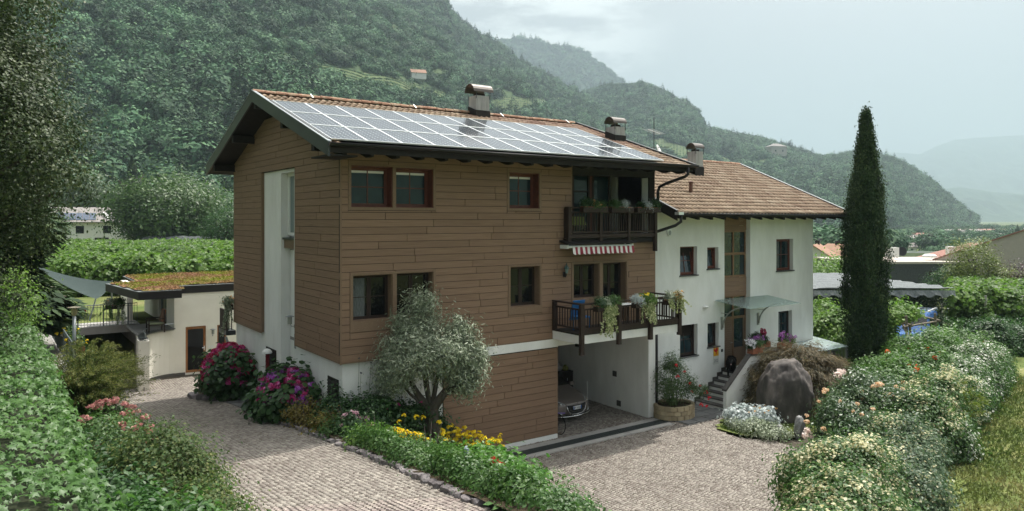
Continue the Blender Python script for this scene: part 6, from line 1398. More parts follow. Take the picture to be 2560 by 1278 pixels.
for i in range(125):
    x, y = 3.2+rg.normal()*.50, -1.5+rg.normal()*.50; z = g1(x, y)-.15; hh = .65+.50*rg.random(); lx, ly = rg.normal()*.1, rg.normal()*.1; q.tube([(x, y, z), (x+lx, y+ly, z+hh)], [.006, .004], 4); hp.append((x+lx, y+ly, z+hh))
    k = rg.random(30); P = np.stack([x+lx*k, y+ly*k, z+hh*k*.85], -1)+rg.normal(size=(30, 3))*.035; arr.append(leaf_arrays(P, rg.normal(size=P.shape), .12, 'long', T=rg.normal(size=P.shape)*.4+np.array([0, 0, 1]), rng=rg))
q.build('stems', mat('straw_stem', (.20, .15, .07), .8), YT); leaf_obj('foliage', arr, lm('straw_leaf', (.05, .08, .025), (.12, .12, .04), (.30, .20, .09)), YT); put_flowers(YT, YF, hp, .8, 1.4)
YT = thing('yarrow', 'small bunch of yellow heads left of the olive trunk', 'flowers', (1.6, -2.6, 1.0)); q = MB(); hp = []
for i in range(46):
    x, y = .80+rg.normal()*.20, -2.45+rg.normal()*.25; z = g1(x, y)-.28; hh = .50+.2*rg.random(); q.tube([(x, y, z), (x+.05, y, z+hh)], [.006, .004], 4); hp.append((x+.05, y, z+hh))
for (x, y, z) in ((.75, -1.9, 1.9), (1.0, -1.7, 1.98), (.6, -2.2, 1.80), (1.9, -2.1, 1.45), (1.8, -2.4, 1.40), (1.4, -1.6, 1.85), (1.65, -1.5, 1.78)): q.tube([(x, y, z-1.1), (x, y, z)], .005, 4); hp.append((x, y, z))
q.build('stems', M_STEM, YT); put_flowers(YT, YF, hp, .9, 1.5)
PE = shrub('peony_bush', 'broad mound of large lobed green leaves at the front tip of the bed', 'shrub', (2.4, -4.6, .6), [crown((2.4, -3.1, .50), (1.0, 1.0, .50), 170, .34, 34, .15, 'leaf', up=.9, rng=rg), crown((1.05, -5.1, 1.22), (1.0, 1.15, .58), 210, .34, 34, .15, 'leaf', up=.9, rng=rg), crown((.25, -7.0, 1.80), (.72, 1.05, .45), 140, .34, 34, .15, 'leaf', up=.9, rng=rg), crown((-.55, -9.0, 2.2), (.40, 1.1, .38), 80, .34, 34, .15, 'leaf', up=.9, rng=rg), crown((1.1, -3.4, 1.05), (.6, .8, .34), 70, .3, 34, .13, rng=rg)], lm('peony_leaf', (.035, .10, .02), (.065, .16, .03), (.12, .23, .055), .42, .4, .35), stem=(14, 1.0, .6))
put_flowers(PE, flower_mesh('flower_head', lm('red_petal', (.40, .005, .01), (.60, .01, .02), (.70, .04, .06), .5), .10, 'ball', 34, 15), [(.25, -6.9, 2.36), (.3, -7.05, 2.30), (.36, -6.9, 2.25), (1.1, -5.9, 1.85)], .7, 1.1)
q = MB(); q.lathe((-.25, -6.7, g1(-.25, -6.7)+.05), [(.02, 0), (.02, .35), (.05, .38), (.05, .48), (.02, .52)], 10); q.build('garden_light', mat('blue_glass_orb', (.35, .42, .45), .2), None, 'small pale globe garden light among peony leaves at the edge', 'garden light')

# olive tree
OT = thing('olive_tree', 'grey leaved olive tree with forked trunk in the bed by the house', 'tree', (2.1, -1.0, .8)); q = MB(); b0 = Vector((2.12, -1.05, .7)); fk = b0+Vector((.0, -.02, 1.15))
RTv = Vector((RT[0], RT[1], 0)); FWv = Vector((FW[0], FW[1], 0))
q.tube([b0+Vector((0, 0, -.2)), b0+Vector((.02, .02, .15)), b0+RTv*.03+Vector((0, 0, .6)), fk], [.30, .24, .21, .20], 10)
lobes = []
def limb(tip, r0, mid=None):
    tip = fk+RTv*tip[0]+FWv*tip[1]+Vector((0, 0, tip[2])); m_ = fk.lerp(tip, .5)+Vector((rg.normal()*.06, rg.normal()*.06, -.05 if mid is None else mid)); q.tube([fk-Vector((0, 0, .08)), m_, tip], [r0, r0*.7, r0*.35], 8); return tip
for tip, r0 in (((-.60, 0, .85), .14), ((.75, -.1, .62), .15), ((-.35, .4, 1.6), .08), ((.5, .3, 1.5), .08), ((-.95, -.2, .95), .05), ((1.15, .1, .85), .06), ((-.1, -.3, 1.9), .06)): limb(tip, r0, .12 if tip[0] > 0 else None)
q.build('trunk', M_BARK, OT)
def ol(dx, dy, dz, r, n, per=46): c = fk+RTv*dx+FWv*dy+Vector((0, 0, dz)); return crown(tuple(c), r, int(n*1.3), .36, per, .115, 'sprig', zmin=-.9, inner=.5, up=.35, lump=.34, rng=rg, out=.6, sizev=.3)
arr = [ol(-.45, 0, 1.6, (.80, .80, .75), 120), ol(.50, 0, 1.5, (.80, .75, .68), 120), ol(-.95, -.1, 1.05, (.52, .55, .55), 80), ol(.85, .1, .98, (.52, .55, .50), 80), ol(-.25, .1, 2.45, (.36, .36, .68), 52), ol(.0, .1, 1.5, (.8, .7, .5), 90), ol(1.15, .1, 1.35, (.33, .36, .42), 36), ol(-1.15, 0, .72, (.22, .28, .30), 16), ol(.98, -.1, .62, (.24, .25, .34), 20), ol(.72, 0, 2.15, (.20, .22, .38), 18), ol(-.75, 0, 2.2, (.2, .2, .4), 18)]
leaf_obj('crown', arr, L_OLV, OT)

# oleander in the brick planter
t = shrub('oleander', 'oleander with red flowers growing in the brick planter', 'shrub', (12.38, -.40, .25), [crown((12.3, -.4, 1.15), (.65, .55, .75), 100, .32, 40, .12, 'long', zmin=-.9, up=.6, rng=rg), crown((12.25, -.4, 1.75), (.28, .26, .42), 30, .25, 34, .11, 'long', rng=rg), crown((12.95, -.9, .85), (.40, .3, .35), 34, .25, 34, .11, 'long', rng=rg)], lm('oleander_leaf', (.03, .07, .02), (.06, .11, .035), (.12, .17, .07)), stem=(16, .5, 1.0))
RF_ = flower_mesh('flower_cluster', lm('red_petal', (.40, .005, .01), (.60, .01, .02), (.70, .04, .06), .5), .07, 'ball', 16, 16)
put_flowers(t, RF_, [(12.1, -.8, 1.45), (12.6, -.95, 1.15), (12.95, -1.1, 1.05), (13.25, -1.1, .78), (13.3, -1.2, .60), (12.9, -1.2, .42), (12.0, -.85, 1.85), (12.35, -.9, 1.6), (13.1, -1.25, .35), (12.75, -.9, .85)], .7, 1.2)
# window boxes ------------------------------------------------------------------
def flower_box(label, x0, x1, y, z, greens, flowers=(), trail=None, m=M_DARKW, d=.20, h=.16, nm='flower_box', rimm=M_TERRA, cat='flower box', group='flower boxes on the balcony rails'):
    t = thing(nm, label, cat, ((x0+x1)/2, y, z), group); q = MB(); q.box(x0, y-d/2, z, x1, y+d/2, z+h); q.build('box', m, t); q = MB(); q.box(x0+.02, y-d/2+.015, z+h, x1-.02, y+d/2-.015, z+h+.018); q.build('liner', rimm, t)
    for (dx, r, mm, kind, sz) in greens: leaf_obj('foliage', [crown((x0+dx, y, z+h+r*.55), (r, r*.8, r), int(26+r*60), .14, 26, sz, kind, zmin=-.4, rng=rg)], mm, t)
    for (dx, dz, me, n, sp) in flowers: put_flowers(t, me, [(x0+dx+rg.normal()*sp, y-.06+rg.normal()*.06, z+h+dz+rg.normal()*sp*.5) for _ in range(n)], .7, 1.2)
    for tr in (trail or []):
        arr = []
        for k in range(tr[2]):
            xx = x0+tr[0]+rg.normal()*tr[4]; L__ = tr[1]*(.5+.6*rg.random()); n = int(70*L__)+14; kk = rg.random(n); yy_ = y-d/2-.04-.05*kk; arr.append(leaf_arrays(np.stack([xx+.14*kk*rg.normal()+.02*rg.normal(size=n), yy_+.02*rg.normal(size=n), z+h+.04-L__*kk], -1), rg.normal(size=(n, 3))*.5+np.array([-.2, -1, .3]), .055, 'ivy', droop=.8, rng=rg))
        leaf_obj('trailing_ivy', arr, tr[3], t)
    return t
VAR = lm('variegated_ivy', (.10, .16, .05), (.34, .38, .16), (.66, .66, .42)); ORF = flower_mesh('flower_head', lm('orange_petal', (.55, .22, .06), (.70, .42, .16), (.75, .60, .30), .5), .045, 'ball', 14, 17); WHF = flower_mesh('flower_head', lm('white_petal', (.60, .58, .62), (.72, .70, .74), (.85, .84, .86), .5), .06, 'ball', 18, 18)
PUF = flower_mesh('flower_head', lm('violet_petal', (.36, .10, .42), (.50, .18, .52), (.62, .34, .60), .5), .065, 'ball', 18, 19)
flower_box('left box on the upper balcony with round herb and orange flowers', 8.05, 9.12, -.38, 7.18, [(.25, .17, L_DK, 'leaf', .06), (.62, .10, L_MID, 'leaf', .06), (.85, .09, L_MID, 'long', .09)], [(.62, .10, ORF, 16, .10)])
flower_box('middle box on the upper balcony with ferny green and silver plant', 9.30, 10.30, -.38, 7.18, [(.20, .15, L_MID, 'long', .09), (.62, .13, L_SIL, 'long', .08), (.42, .10, L_DK, 'long', .08)])
flower_box('right box on the upper balcony with dark and silver clumps', 10.50, 11.62, -.38, 7.18, [(.22, .09, L_DK, 'leaf', .06), (.50, .11, L_SIL, 'long', .07), (.85, .16, L_DK, 'leaf', .06)])
flower_box('left box on the lower balcony with long variegated trailing ivy', 7.62, 8.50, -1.53, 4.10, [(.18, .17, L_DK, 'leaf', .05), (.75, .17, L_MID, 'long', .12), (.45, .12, L_OLV, 'leaf', .06)], [], [(.42, .95, 13, VAR, .10), (.65, .55, 6, VAR, .14)])
flower_box('middle box on the lower balcony with silver plant and yellow trailers', 9.25, 10.25, -1.53, 4.10, [(.15, .17, L_SIL, 'long', .09), (.45, .14, L_BRT, 'leaf', .07), (.75, .12, L_BRT, 'leaf', .07)], [(.40, .20, YF, 7, .14)], [(.60, .75, 13, VAR, .14)])
flower_box('right box on the lower balcony with reddish plant and thin trailers', 10.72, 11.50, -1.53, 4.10, [(.2, .14, L_OLV, 'leaf', .06), (.55, .14, L_BRZ, 'leaf', .06)], [(.5, .16, ORF, 6, .10)], [(.55, .55, 6, VAR, .12), (.1, .4, 4, VAR, .05)])
GT = 'terracotta boxes on the step wall'
flower_box('terracotta box with white and green plants at the top of the step wall', 15.86, 16.48, -1.02, 1.86, [(.40, .20, L_MID, 'long', .08), (.10, .14, L_DK, 'leaf', .06)], [(.02, .16, WHF, 34, .12)], m=M_TERRA, d=.26, h=.22, nm='terracotta_box', group=GT)
flower_box('terracotta box with mauve petunias, second on the step wall', 16.60, 17.15, -.60, 1.86, [(.25, .18, L_MID, 'leaf', .07)], [(.12, .22, PUF, 26, .16), (.45, .18, PUF, 10, .1)], m=M_TERRA, d=.26, h=.20, nm='terracotta_box', group=GT)
flower_box('terracotta box with crimson petunias behind the mauve ones', 17.2, 17.9, -.35, 1.86, [(.25, .20, L_DK, 'leaf', .07), (.0, .22, L_DK, 'long', .16)], [(.25, .36, flower_mesh('flower_head', F3, .06, 'ball', 18, 20), 26, .14)], m=M_TERRA, d=.26, h=.20, nm='terracotta_box', group=GT)
flower_box('rightmost terracotta box on the step wall with pink petunias', 17.72, 18.34, -1.02, 1.86, [(.3, .18, L_MID, 'leaf', .07), (.62, .12, L_BRT, 'leaf', .07)], [(.25, .24, PUF, 30, .18), (.55, .15, PUF, 12, .12)], m=M_TERRA, d=.26, h=.22, nm='terracotta_box', group=GT)
for i, (s_, z_, lab, fl) in enumerate(((9.6, 2.55, 'pot of yellow and white flowers hung on the path railing, nearest the camera', 'y'), (11.6, 2.6, 'pot of yellow flowers hung on the path railing between two lamps', 'y'), (14.6, 2.75, 'pot of pink flowers hung on the railing farther up the path', 'p'))):
    flower_box(lab, -5.42, -4.98, s_, z_, [(.2, .2, L_MID, 'leaf', .07)], [(.2, .16, YF if fl == 'y' else CF, 26, .14)]+([(.05, .1, WHF, 10, .12)] if i < 2 else []), m=M_TERRA, d=.30, h=.22, nm='flower_pot', cat='flower pot', group='pots hung on the path railing')
flower_box('red trough with trailing plants on the left end of bridge railing', -4.6, -4.05, 18.95, 2.85, [(.1, .15, L_MID, 'leaf', .07)], [], [(.05, .6, 5, L_MID, .06)], m=mat('red_trough', (.32, .04, .03), .6), nm='flower_trough', cat='flower box', group='troughs on the bridge railing')
flower_box('trough with hanging greenery at the middle of bridge railing', -3.3, -2.55, 18.95, 2.9, [(.2, .2, L_OLV, 'leaf', .07), (.55, .2, L_MID, 'leaf', .07)], [(.35, .15, ORF, 5, .15)], [(.55, .9, 6, L_OLV, .12), (.1, .7, 4, L_MID, .08)], nm='flower_trough', cat='flower box', group='troughs on the bridge railing')
flower_box('hanging box with orange blooms on the rear side balcony', -.28, .0, 10.5, 3.55, [(.1, .16, L_OLV, 'leaf', .07)], [(.15, .2, ORF, 14, .12)], [(.05, 1.1, 5, L_OLV, .08)], nm='flower_box', group=None)
q = MB(); q.box(-.26, 10.45, 2.55, .1, 11.5, 2.72); o = thing('rear_balcony', None, None); o.parent = HOUSE; q.build('slab', M_BARGE, o); q = MB(); q.box(-.24, 10.48, 2.72, -.18, 11.45, 3.5); q.box(-.24, 10.48, 3.5, .1, 10.56, 3.56); q.build('parapet', M_DARKW, o)
for k in range(2): q = MB(); q.box(-.16+k*.1, 10.48, 2.75, -.13+k*.1, 10.51, 3.5); q.build('baluster', M_DARKW, o)
q = MB(); q.tube([(-.25, 10.5, 2.5), (-.2, 10.46, 2.3), (-.16, 10.46, .2)], .05, 8); q.build('downpipe', M_METAL, o)
# blue chair, table, cloth on balconies
BC = thing('blue_chair', 'blue garden chair behind the lower balcony rail', 'chair', (7.75, -.75, 3.43)); M_BLU = mat('blue_plastic', (.02, .14, .36), .5, .4)
q = MB(); q.obox((7.72, -.55, 4.05), (1, 0, 0), (0, 1, .3), (0, -.3, 1), .24, .02, .33); q.build('backrest', M_BLU, BC); q = MB(); q.box(7.5, -.95, 3.84, 7.96, -.56, 3.88); q.build('seat', M_BLU, BC)
for x in (7.52, 7.92):
    for y in (-.92, -.6): q = MB(); q.box(x, y, 3.43, x+.03, y+.03, 3.84); q.build('leg', M_BLU, BC)
TB = thing('balcony_table', 'small table with pale cloth on the lower balcony', 'table', (9.6, -.7, 3.43)); q = MB(); q.box(9.1, -1.0, 4.08, 10.1, -.4, 4.12); q.build('top', M_WHITE, TB)
for x in (9.15, 10.0):
    for y in (-.95, -.5): q = MB(); q.box(x, y, 3.43, x+.04, y+.04, 4.08); q.build('leg', M_DARKW, TB)
TB = thing('balcony_table', 'round table under a pale green cloth behind the upper balcony rail', 'table', (8.5, .75, 6.35)); q = MB(); q.lathe((8.5, .7, 6.35), [(.05, 0), (.05, .66)], 8); q.build('pedestal', M_DARKW, TB); q = MB(); q.lathe((8.5, .7, 6.75), [(.52, 0), (.46, .24), (.45, .28), (.01, .29)], 18); q.build('cloth', mat('green_cloth', (.30, .36, .14), .9), TB)
UP = thing('utility_post', 'dark green hose post with white cap and red cloth beside the gable', 'post', (-.12, 5.9, .8)); q = MB(); q.tube([(-.1, 5.9, .7), (-.1, 5.9, 2.35)], .06, 10); q.build('pole', mat('dark_green_paint', (.01, .035, .03), .5), UP)
q = MB(); q.tube([(-.1, 5.9, 2.0), (-.1, 5.9, 2.55)], .065, 10); q.build('red_sleeve', mat('dull_red_cloth', (.13, .015, .02), .9), UP); q = MB(); q.lathe((-.12, 5.9, 2.55), [(.17, 0), (.16, .05), (.10, .12), (.02, .15)], 14); q.build('cap', M_WHITE, UP); q = MB(); q.box(-.2, 5.8, 1.55, -.16, 6.0, 1.72); q.build('plate', M_METAL, UP)
# ------------------------------------------------------------------ right-hand garden
# boulder
import bmesh
def rock(name, label, cat, loc, sx, sy, sz, m, seed, pts=None, group=None):
    b = bmesh.new(); bmesh.ops.create_icosphere(b, subdivisions=5, radius=1)
    for v in b.verts:
        c = v.co.copy(); p = np.array([c.x, c.y, c.z])
        f = 1+.22*(float(fbm(np.array([c.x*1.2+seed]), np.array([c.y*1.2+c.z*1.1+seed]), 4)[0])-.5)*2+.20*(abs(float(fbm(np.array([c.x*3.2+c.y+seed]), np.array([c.y*3+c.z*2.2]), 4)[0])-.5)*2-.2)+.07*(float(fbm(np.array([c.x*9+seed]), np.array([c.y*9+c.z*8]), 3)[0])-.5)*2
        c *= f; tap = 1-.26*max(0, (c.z+.1))**1.2; c.x *= tap; c.y *= tap; c.z = min(c.z, .86+.1*c.x)
        c.x = max(-.86, min(.84, c.x)); c.y = max(-.75, min(.8, c.y)); v.co = Vector((c.x*sx, c.y*sy, (c.z+.62)*sz))
    me = bpy.data.meshes.new(name); b.to_mesh(me); b.free(); me.materials.append(m); me.polygons.foreach_set('use_smooth', [True]*len(me.polygons))
    return link(name, me, None, loc, label=label, cat=cat, group=group)
M_BLD = mat('boulder_stone', (.035, .031, .031), .9, .25, c2=(.075, .068, .064), c3=(.21, .18, .165), nscale=1.6, stretch=(1, 1, .55), bump=1, bscale=7)
o = rock('boulder', 'huge dark standing boulder in front of the reddish maple', 'boulder', (15.1, -3.05, -.05), .95, .85, 1.38, M_BLD, 3); o.rotation_euler = (0, 0, R(-30))
M_GR = mat('pitted_stone', (.16, .16, .16), .95, c2=(.34, .34, .33), nscale=9, bump=1, bscale=20)
rock('garden_stone', 'upright pitted grey stone on the grass beside the roses', 'stone', (13.65, -4.55, .0), .20, .17, .42, M_GR, 8); rock('garden_stone', 'low grey stone left of the upright pitted one', 'stone', (13.15, -4.15, .0), .17, .15, .22, M_GR, 11)
# Japanese maple: drooping dome
def dome(c, rad, n, per, size, rng):
    D = sph(n, rng, -.12); D = D*np.array([1, 1, 1]); lay = 1+.10*np.sin(D[:, 2]*16+3*np.arctan2(D[:, 1], D[:, 0])); C = np.array(c)+D*np.array(rad)*(.84+.16*rng.random(n))[:, None]*lay[:, None]
    th = unit(D*np.array([1, 1, 0])+1e-3); O = rng.normal(size=(n, per, 3))*.07+th[:, None]*rng.normal(size=(n, per, 1))*.10; P = (C[:, None]+O).reshape(-1, 3)
    T_ = (th[:, None]*.9+np.array([0, 0, -.75])+rng.normal(size=(n, per, 3))*.25).reshape(-1, 3); N__ = (D[:, None]+np.array([0, 0, .6])+rng.normal(size=(n, per, 3))*.35).reshape(-1, 3)
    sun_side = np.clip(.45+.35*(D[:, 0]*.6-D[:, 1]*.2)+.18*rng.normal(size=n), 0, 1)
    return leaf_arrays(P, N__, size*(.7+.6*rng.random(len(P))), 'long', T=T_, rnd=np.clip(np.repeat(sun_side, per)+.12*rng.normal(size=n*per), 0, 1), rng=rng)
rm = np.random.default_rng(31); MPc = (17.0, -2.35)
t = thing('maple_dome', 'weeping reddish brown maple mounded behind the boulder', 'tree', (*MPc, 0)); q = MB(); trunk(q, (*MPc, -.1), (MPc[0], MPc[1], 1.2), .12, .07, 4); stems(q, (*MPc, .8), 14, 1.2, .9, .03); q.build('trunk', M_BARK, t)
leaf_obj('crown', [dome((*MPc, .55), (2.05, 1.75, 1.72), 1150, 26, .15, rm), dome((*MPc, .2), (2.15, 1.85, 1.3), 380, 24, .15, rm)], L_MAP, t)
t = shrub('dusty_miller', 'silver white dusty miller bed before the boulder', 'plant', (13.7, -2.75, 0), [crown((13.35, -2.45, .22), (.45, .38, .32), 60, .2, 30, .12, 'ivy', rng=rm), crown((13.95, -2.95, .20), (.50, .42, .32), 70, .2, 30, .12, 'ivy', rng=rm), crown((13.1, -2.7, .15), (.3, .3, .25), 30, .2, 26, .11, 'ivy', rng=rm)], L_SIL, stem=(8, .3, .3))
put_flowers(t, ORF, [(13.6+rm.normal()*.35, -2.9+rm.normal()*.3, .42+rm.random()*.15) for _ in range(14)], .7, 1.2)
shrub('low_herb', 'grey green herb mound at the paving edge right of the silver bed', 'plant', (12.75, -3.45, 0), [crown((12.8, -3.5, .12), (.55, .5, .22), 70, .2, 34, .06, rng=rm), crown((13.0, -4.1, .08), (.5, .45, .18), 60, .2, 34, .06, rng=rm), crown((12.75, -2.75, .1), (.25, .3, .16), 30, .2, 30, .06, rng=rm)], L_OLV, stem=(4, .3, .1))
# cypress column
CY = thing('cypress', 'tall narrow dark cypress rising above the wing on the right', 'tree', (23.3, -1.4, -.1)); q = MB(); trunk(q, (23.3, -1.4, -.2), (23.3, -1.4, 10.5), .17, .03, 8, .005); q.build('trunk', M_BARK, CY)
zc = np.concatenate([rm.random(1500)**1.0]); th = rm.random(1500)*6.283
prof_ = np.interp(zc, [0, .08, .25, .5, .68, .80, .90, .97, 1], [.50, .80, .97, 1.0, .80, .52, .30, .13, .03])*.76
kx = 1+.34*(fbm(th*1.9+3, zc*11, 3)-.5)*2+.07*rm.normal(size=1500); C_ = np.stack([23.3+prof_*kx*np.cos(th), -1.4+prof_*kx*np.sin(th), .40+zc*10.95], -1)
per = 46; O = rm.normal(size=(1500, per, 3))*np.array([.085, .085, .20]); P = (C_[:, None]+O).reshape(-1, 3); Dn = np.stack([np.cos(th), np.sin(th), .35+0*th], -1)
leaf_obj('crown', leaf_arrays(P, (Dn[:, None]+rm.normal(size=(1500, per, 3))*.5).reshape(-1, 3), .10, 'leaf', T=(Dn[:, None]*.35+np.array([0, 0, 1])+rm.normal(size=(1500, per, 3))*.3).reshape(-1, 3), rnd=np.clip(np.repeat(rm.random(1500)*.7, per)+.3*rm.random(1500*per), 0, 1), rng=rm), L_CYP, CY)
# great cream-flowered bush in the right foreground and its neighbours
def mixbush(name, label, cat, blobs, mleaf, mflow, frac, size, base, fsize=None, kind='leaf', group=None, dens=1.0):
    t = thing(name, label, cat, base, group); q = MB(); stems(q, (blobs[0][0][0], blobs[0][0][1], -.1), 14, .6, .8, .02); q.build('stems', M_BARK, t); A1 = []; A2 = []
    for (c, r) in blobs:
        n = int(95*dens*(r[0]*r[1]*4/3+r[0]*r[2]*2+.3)); A1.append(crown(c, r, n, .36, 46, size, kind, zmin=-.45, inner=.80, lump=.27, rng=rm, sizev=.5))
        for _ in range(int(9*(r[0]+r[1]))):
            D1 = sph(1, rm, .05)[0]; p0 = np.array(c)+D1*np.array(r)*.9; ln = .28+.35*rm.random(); k1 = rm.random(26); dr_ = unit(D1*.7+np.array([0, 0, .9])+rm.normal(size=3)*.3); pp = p0+dr_*ln*k1[:, None]+rm.normal(size=(26, 3))*.02
            A1.append(leaf_arrays(pp, rm.normal(size=(26, 3))+np.array([0, 0, .5]), size*(1.15-.5*k1), kind, rng=rm))
        if frac:
            for _ in range(1): A2.append(crown(c, tuple(np.array(r)*1.03), int(n*.62), .20, int(70*frac), fsize or size*.8, 'round', zmin=-.3, inner=.86, up=.8, lump=.27, rng=rm, sizev=.5))
    leaf_obj('foliage', A1, mleaf, t)
    if A2: leaf_obj('blossom', A2, mflow, t)
    return t
mixbush('honeysuckle_bush', 'great cream flowered bush in the right foreground', 'shrub', [((8.5, -9.25, .65), (1.4, 1.20, 1.20)), ((6.5, -10.4, .4), (1.5, 1.1, 1.25)), ((9.6, -8.8, .45), (1.0, .9, 1.05)), ((4.4, -11.2, .4), (1.5, 1.0, 1.2))], L_MID, L_CRM, .34, .08, (8.3, -9.9, -.1), .058)
mixbush('grey_leaf_bush', 'blue green bush right of the cream one, at the grass edge', 'shrub', [((11.0, -9.15, .35), (.9, .75, .95)), ((12.4, -8.7, .4), (.9, .7, 1.0)), ((9.6, -10.1, .3), (.75, .6, .85))], lm('bluegreen_leaf', (.035, .07, .035), (.07, .12, .06), (.17, .22, .14)), L_CRM, .10, .075, (11.2, -9.9, -.1))
mixbush('rose_bush', 'leggy rose bush with pale and peach blooms by the boulder', 'shrub', [((13.3, -6.4, .6), (.9, .8, 1.1)), ((14.4, -6.0, .8), (1.0, .8, 1.3)), ((12.4, -7.2, .4), (.7, .6, .85)), ((14.2, -7.3, .6), (1.0, .9, 1.15)), ((16.3, -5.6, .6), (.9, .8, 1.1))], lm('rose_leaf', (.025, .06, .022), (.05, .10, .035), (.12, .17, .07), .35, .5), None, 0, .085, (13.2, -6.4, -.1))
RB = bpy.data.objects['rose_bush']; RO1 = flower_mesh('rose', lm('peach_petal', (.60, .36, .20), (.72, .52, .34), (.80, .70, .55), .5), .085, 'ball', 26, 22); RO2 = flower_mesh('rose', lm('blush_petal', (.66, .50, .46), (.76, .64, .60), (.84, .78, .74), .5), .11, 'ball', 30, 23)
put_flowers(RB, RO1, list(blob((12.9, -6.4, .75), (1.08, .9, 1.2), 16, rm, .1, TOW))+list(blob((14.3, -7.0, .8), (1.1, 1.0, 1.2), 18, rm, .1, TOW)), .6, 1.0); put_flowers(RB, RO2, [(14.5, -5.4, 2.1), (14.7, -5.4, 2.05), (14.35, -5.45, 2.02), (12.3, -5.7, .65), (12.1, -5.75, .55), (12.6, -5.6, .45)], .8, 1.1)
mixbush('jasmine_hedge', 'cream speckled jasmine hedge behind the roses', 'hedge', [((14.4, -7.9, .5), (1.2, .85, 1.15)), ((16.6, -7.1, .6), (1.3, .9, 1.25)), ((18.4, -6.9, .5), (1.1, .8, 1.2)), ((13.0, -7.9, .4), (1.0, .8, 1.0))], L_MID, L_CRM, .26, .08, (16, -7.8, -.1))
t = plume('green_broom', 'yellow green drooping broom shrub in the right hedge', (17.2, -7.6, -.1), 130, 1.9, 1.0, lm('broom_leaf', (.04, .08, .01), (.09, .14, .02), (.20, .24, .04)), 9)
tv = mixbush('trumpet_vine', 'sprawling feathery green vine dotted with orange trumpet flowers', 'climber', [((18.5, -5.3, .5), (1.6, 1.3, 1.2)), ((21.0, -4.5, .6), (1.9, 1.5, 1.35)), ((23.8, -3.7, .65), (2.1, 1.6, 1.4)), ((20.6, -3.6, .3), (1.3, 1.2, 1.0)), ((27.0, -3.4, .4), (2.0, 1.4, 1.4))], lm('pinnate_leaf', (.035, .085, .018), (.065, .14, .03), (.13, .22, .06)), None, 0, .11, (21, -5, -.1), dens=.9)
TR = flower_mesh('flower_cluster', lm('trumpet_petal', (.55, .06, .01), (.68, .14, .03), (.75, .28, .10), .5), .12, 'ball', 16, 24)
for c_, r_, n in (((18.5, -5.3, .5), (1.7, 1.4, 1.3), 12), ((21.0, -4.5, .6), (2.0, 1.6, 1.45), 14), ((23.8, -3.7, .65), (2.2, 1.7, 1.5), 11), ((27, -3.4, .4), (2.1, 1.5, 1.5), 5)): put_flowers(tv, TR, blob(c_, r_, n, rm, .05, TOW), .6, 1.1)
mixbush('white_blossom_hedge', 'white blossomed hedge along the outer grass edge', 'hedge', [((19.6, -6.6, .2), (1.2, .75, 1.15)), ((21.7, -6.0, .4), (1.4, .75, 1.3)), ((24.0, -5.4, .5), (1.5, .8, 1.4)), ((26.5, -4.6, .2), (1.5, .8, 1.2)), ((29.0, -3.9, .0), (1.4, .8, 1.1)), ((15.4, -8.2, .1), (.9, .6, .85))], L_MID, lm('white_blossom', (.50, .51, .42), (.64, .65, .57), (.80, .80, .74), .6), .20, .085, (22, -7, -.2))
mixbush('young_bush', 'dark bush standing by the far end of the grass path', 'shrub', [((34.0, -1.9, .4), (1.1, 1.0, 1.2)), ((36.4, -2.4, .2), (.9, .9, 1.0))], L_DK, None, 0, .11, (34, -2, -.4))
# grape arbour to the right of the wing, pergola, low bench wall
mixbush('grape_vine', 'bright green grapevine standing behind the wing corner', 'climber', [((25.6, 1.5, 1.15), (1.5, 1.2, 1.2)), ((27.2, .8, 1.1), (1.2, 1.1, 1.2)), ((26.3, 2.6, 1.6), (1.2, 1.0, 1.0))], L_BRT, None, 0, .12, (26, 1.5, -.1), kind='round')
PG = thing('pergola', 'rustic pole pergola overgrown with vines right of the cypress', 'pergola', (28, -1, -.3)); M_POLE = mat('grey_pole', (.13, .11, .085), .9, c2=(.22, .19, .15), nscale=6, bump=.6)
for (x, y) in ((26.6, -2.6), (28.6, -2.9), (27.6, -1.0), (29.7, -1.2), (29.0, .7)): q = MB(); q.tube([(x, y, -.4), (x+.04, y, 1.2), (x, y+.03, 2.55+.3*random.random())], [.07, .065, .055], 7); q.build('post', M_POLE, PG)
for a, b_ in (((26.3, -2.6, 2.2), (28.9, -2.95, 2.3)), ((27.3, -.9, 2.3), (30.0, -1.3, 2.35)), ((26.6, -2.8, 2.28), (27.7, -.7, 2.38)), ((28.6, -3.1, 2.35), (29.8, -.9, 2.4)), ((27.5, -1.1, 2.42), (29.1, .9, 2.4)), ((26.0, -3.1, 1.5), (26.8, -2.3, 2.3))): q = MB(); q.tube([a, b_], .05, 6); q.build('rail', M_POLE, PG)
leaf_obj('vine_foliage', [crown((28.2, -1.2, 2.6), (1.0, 1.0, .32), 70, .35, 34, .13, 'round', zmin=-.8, rng=rm), crown((27.6, .2, 1.2), (.6, .6, 1.0), 40, .35, 34, .13, 'round', zmin=-.8, rng=rm), crown((27.2, -1.9, 2.45), (.7, .4, .3), 26, .35, 30, .12, 'round', rng=rm)], L_BRT, PG)
for o_ in (PG,): o_.location = o_.location+Vector((-1.0, .6, 0))
q = MB(); q.box(26.8, -4.6, .42, 28.0, -4.2, .48); q.box(26.85, -4.55, -.2, 26.95, -4.25, .42); q.box(27.85, -4.55, -.2, 27.95, -4.25, .42); q.build('stone_bench', M_CONC, None, 'small pale stone bench under the rustic pergola', 'bench')
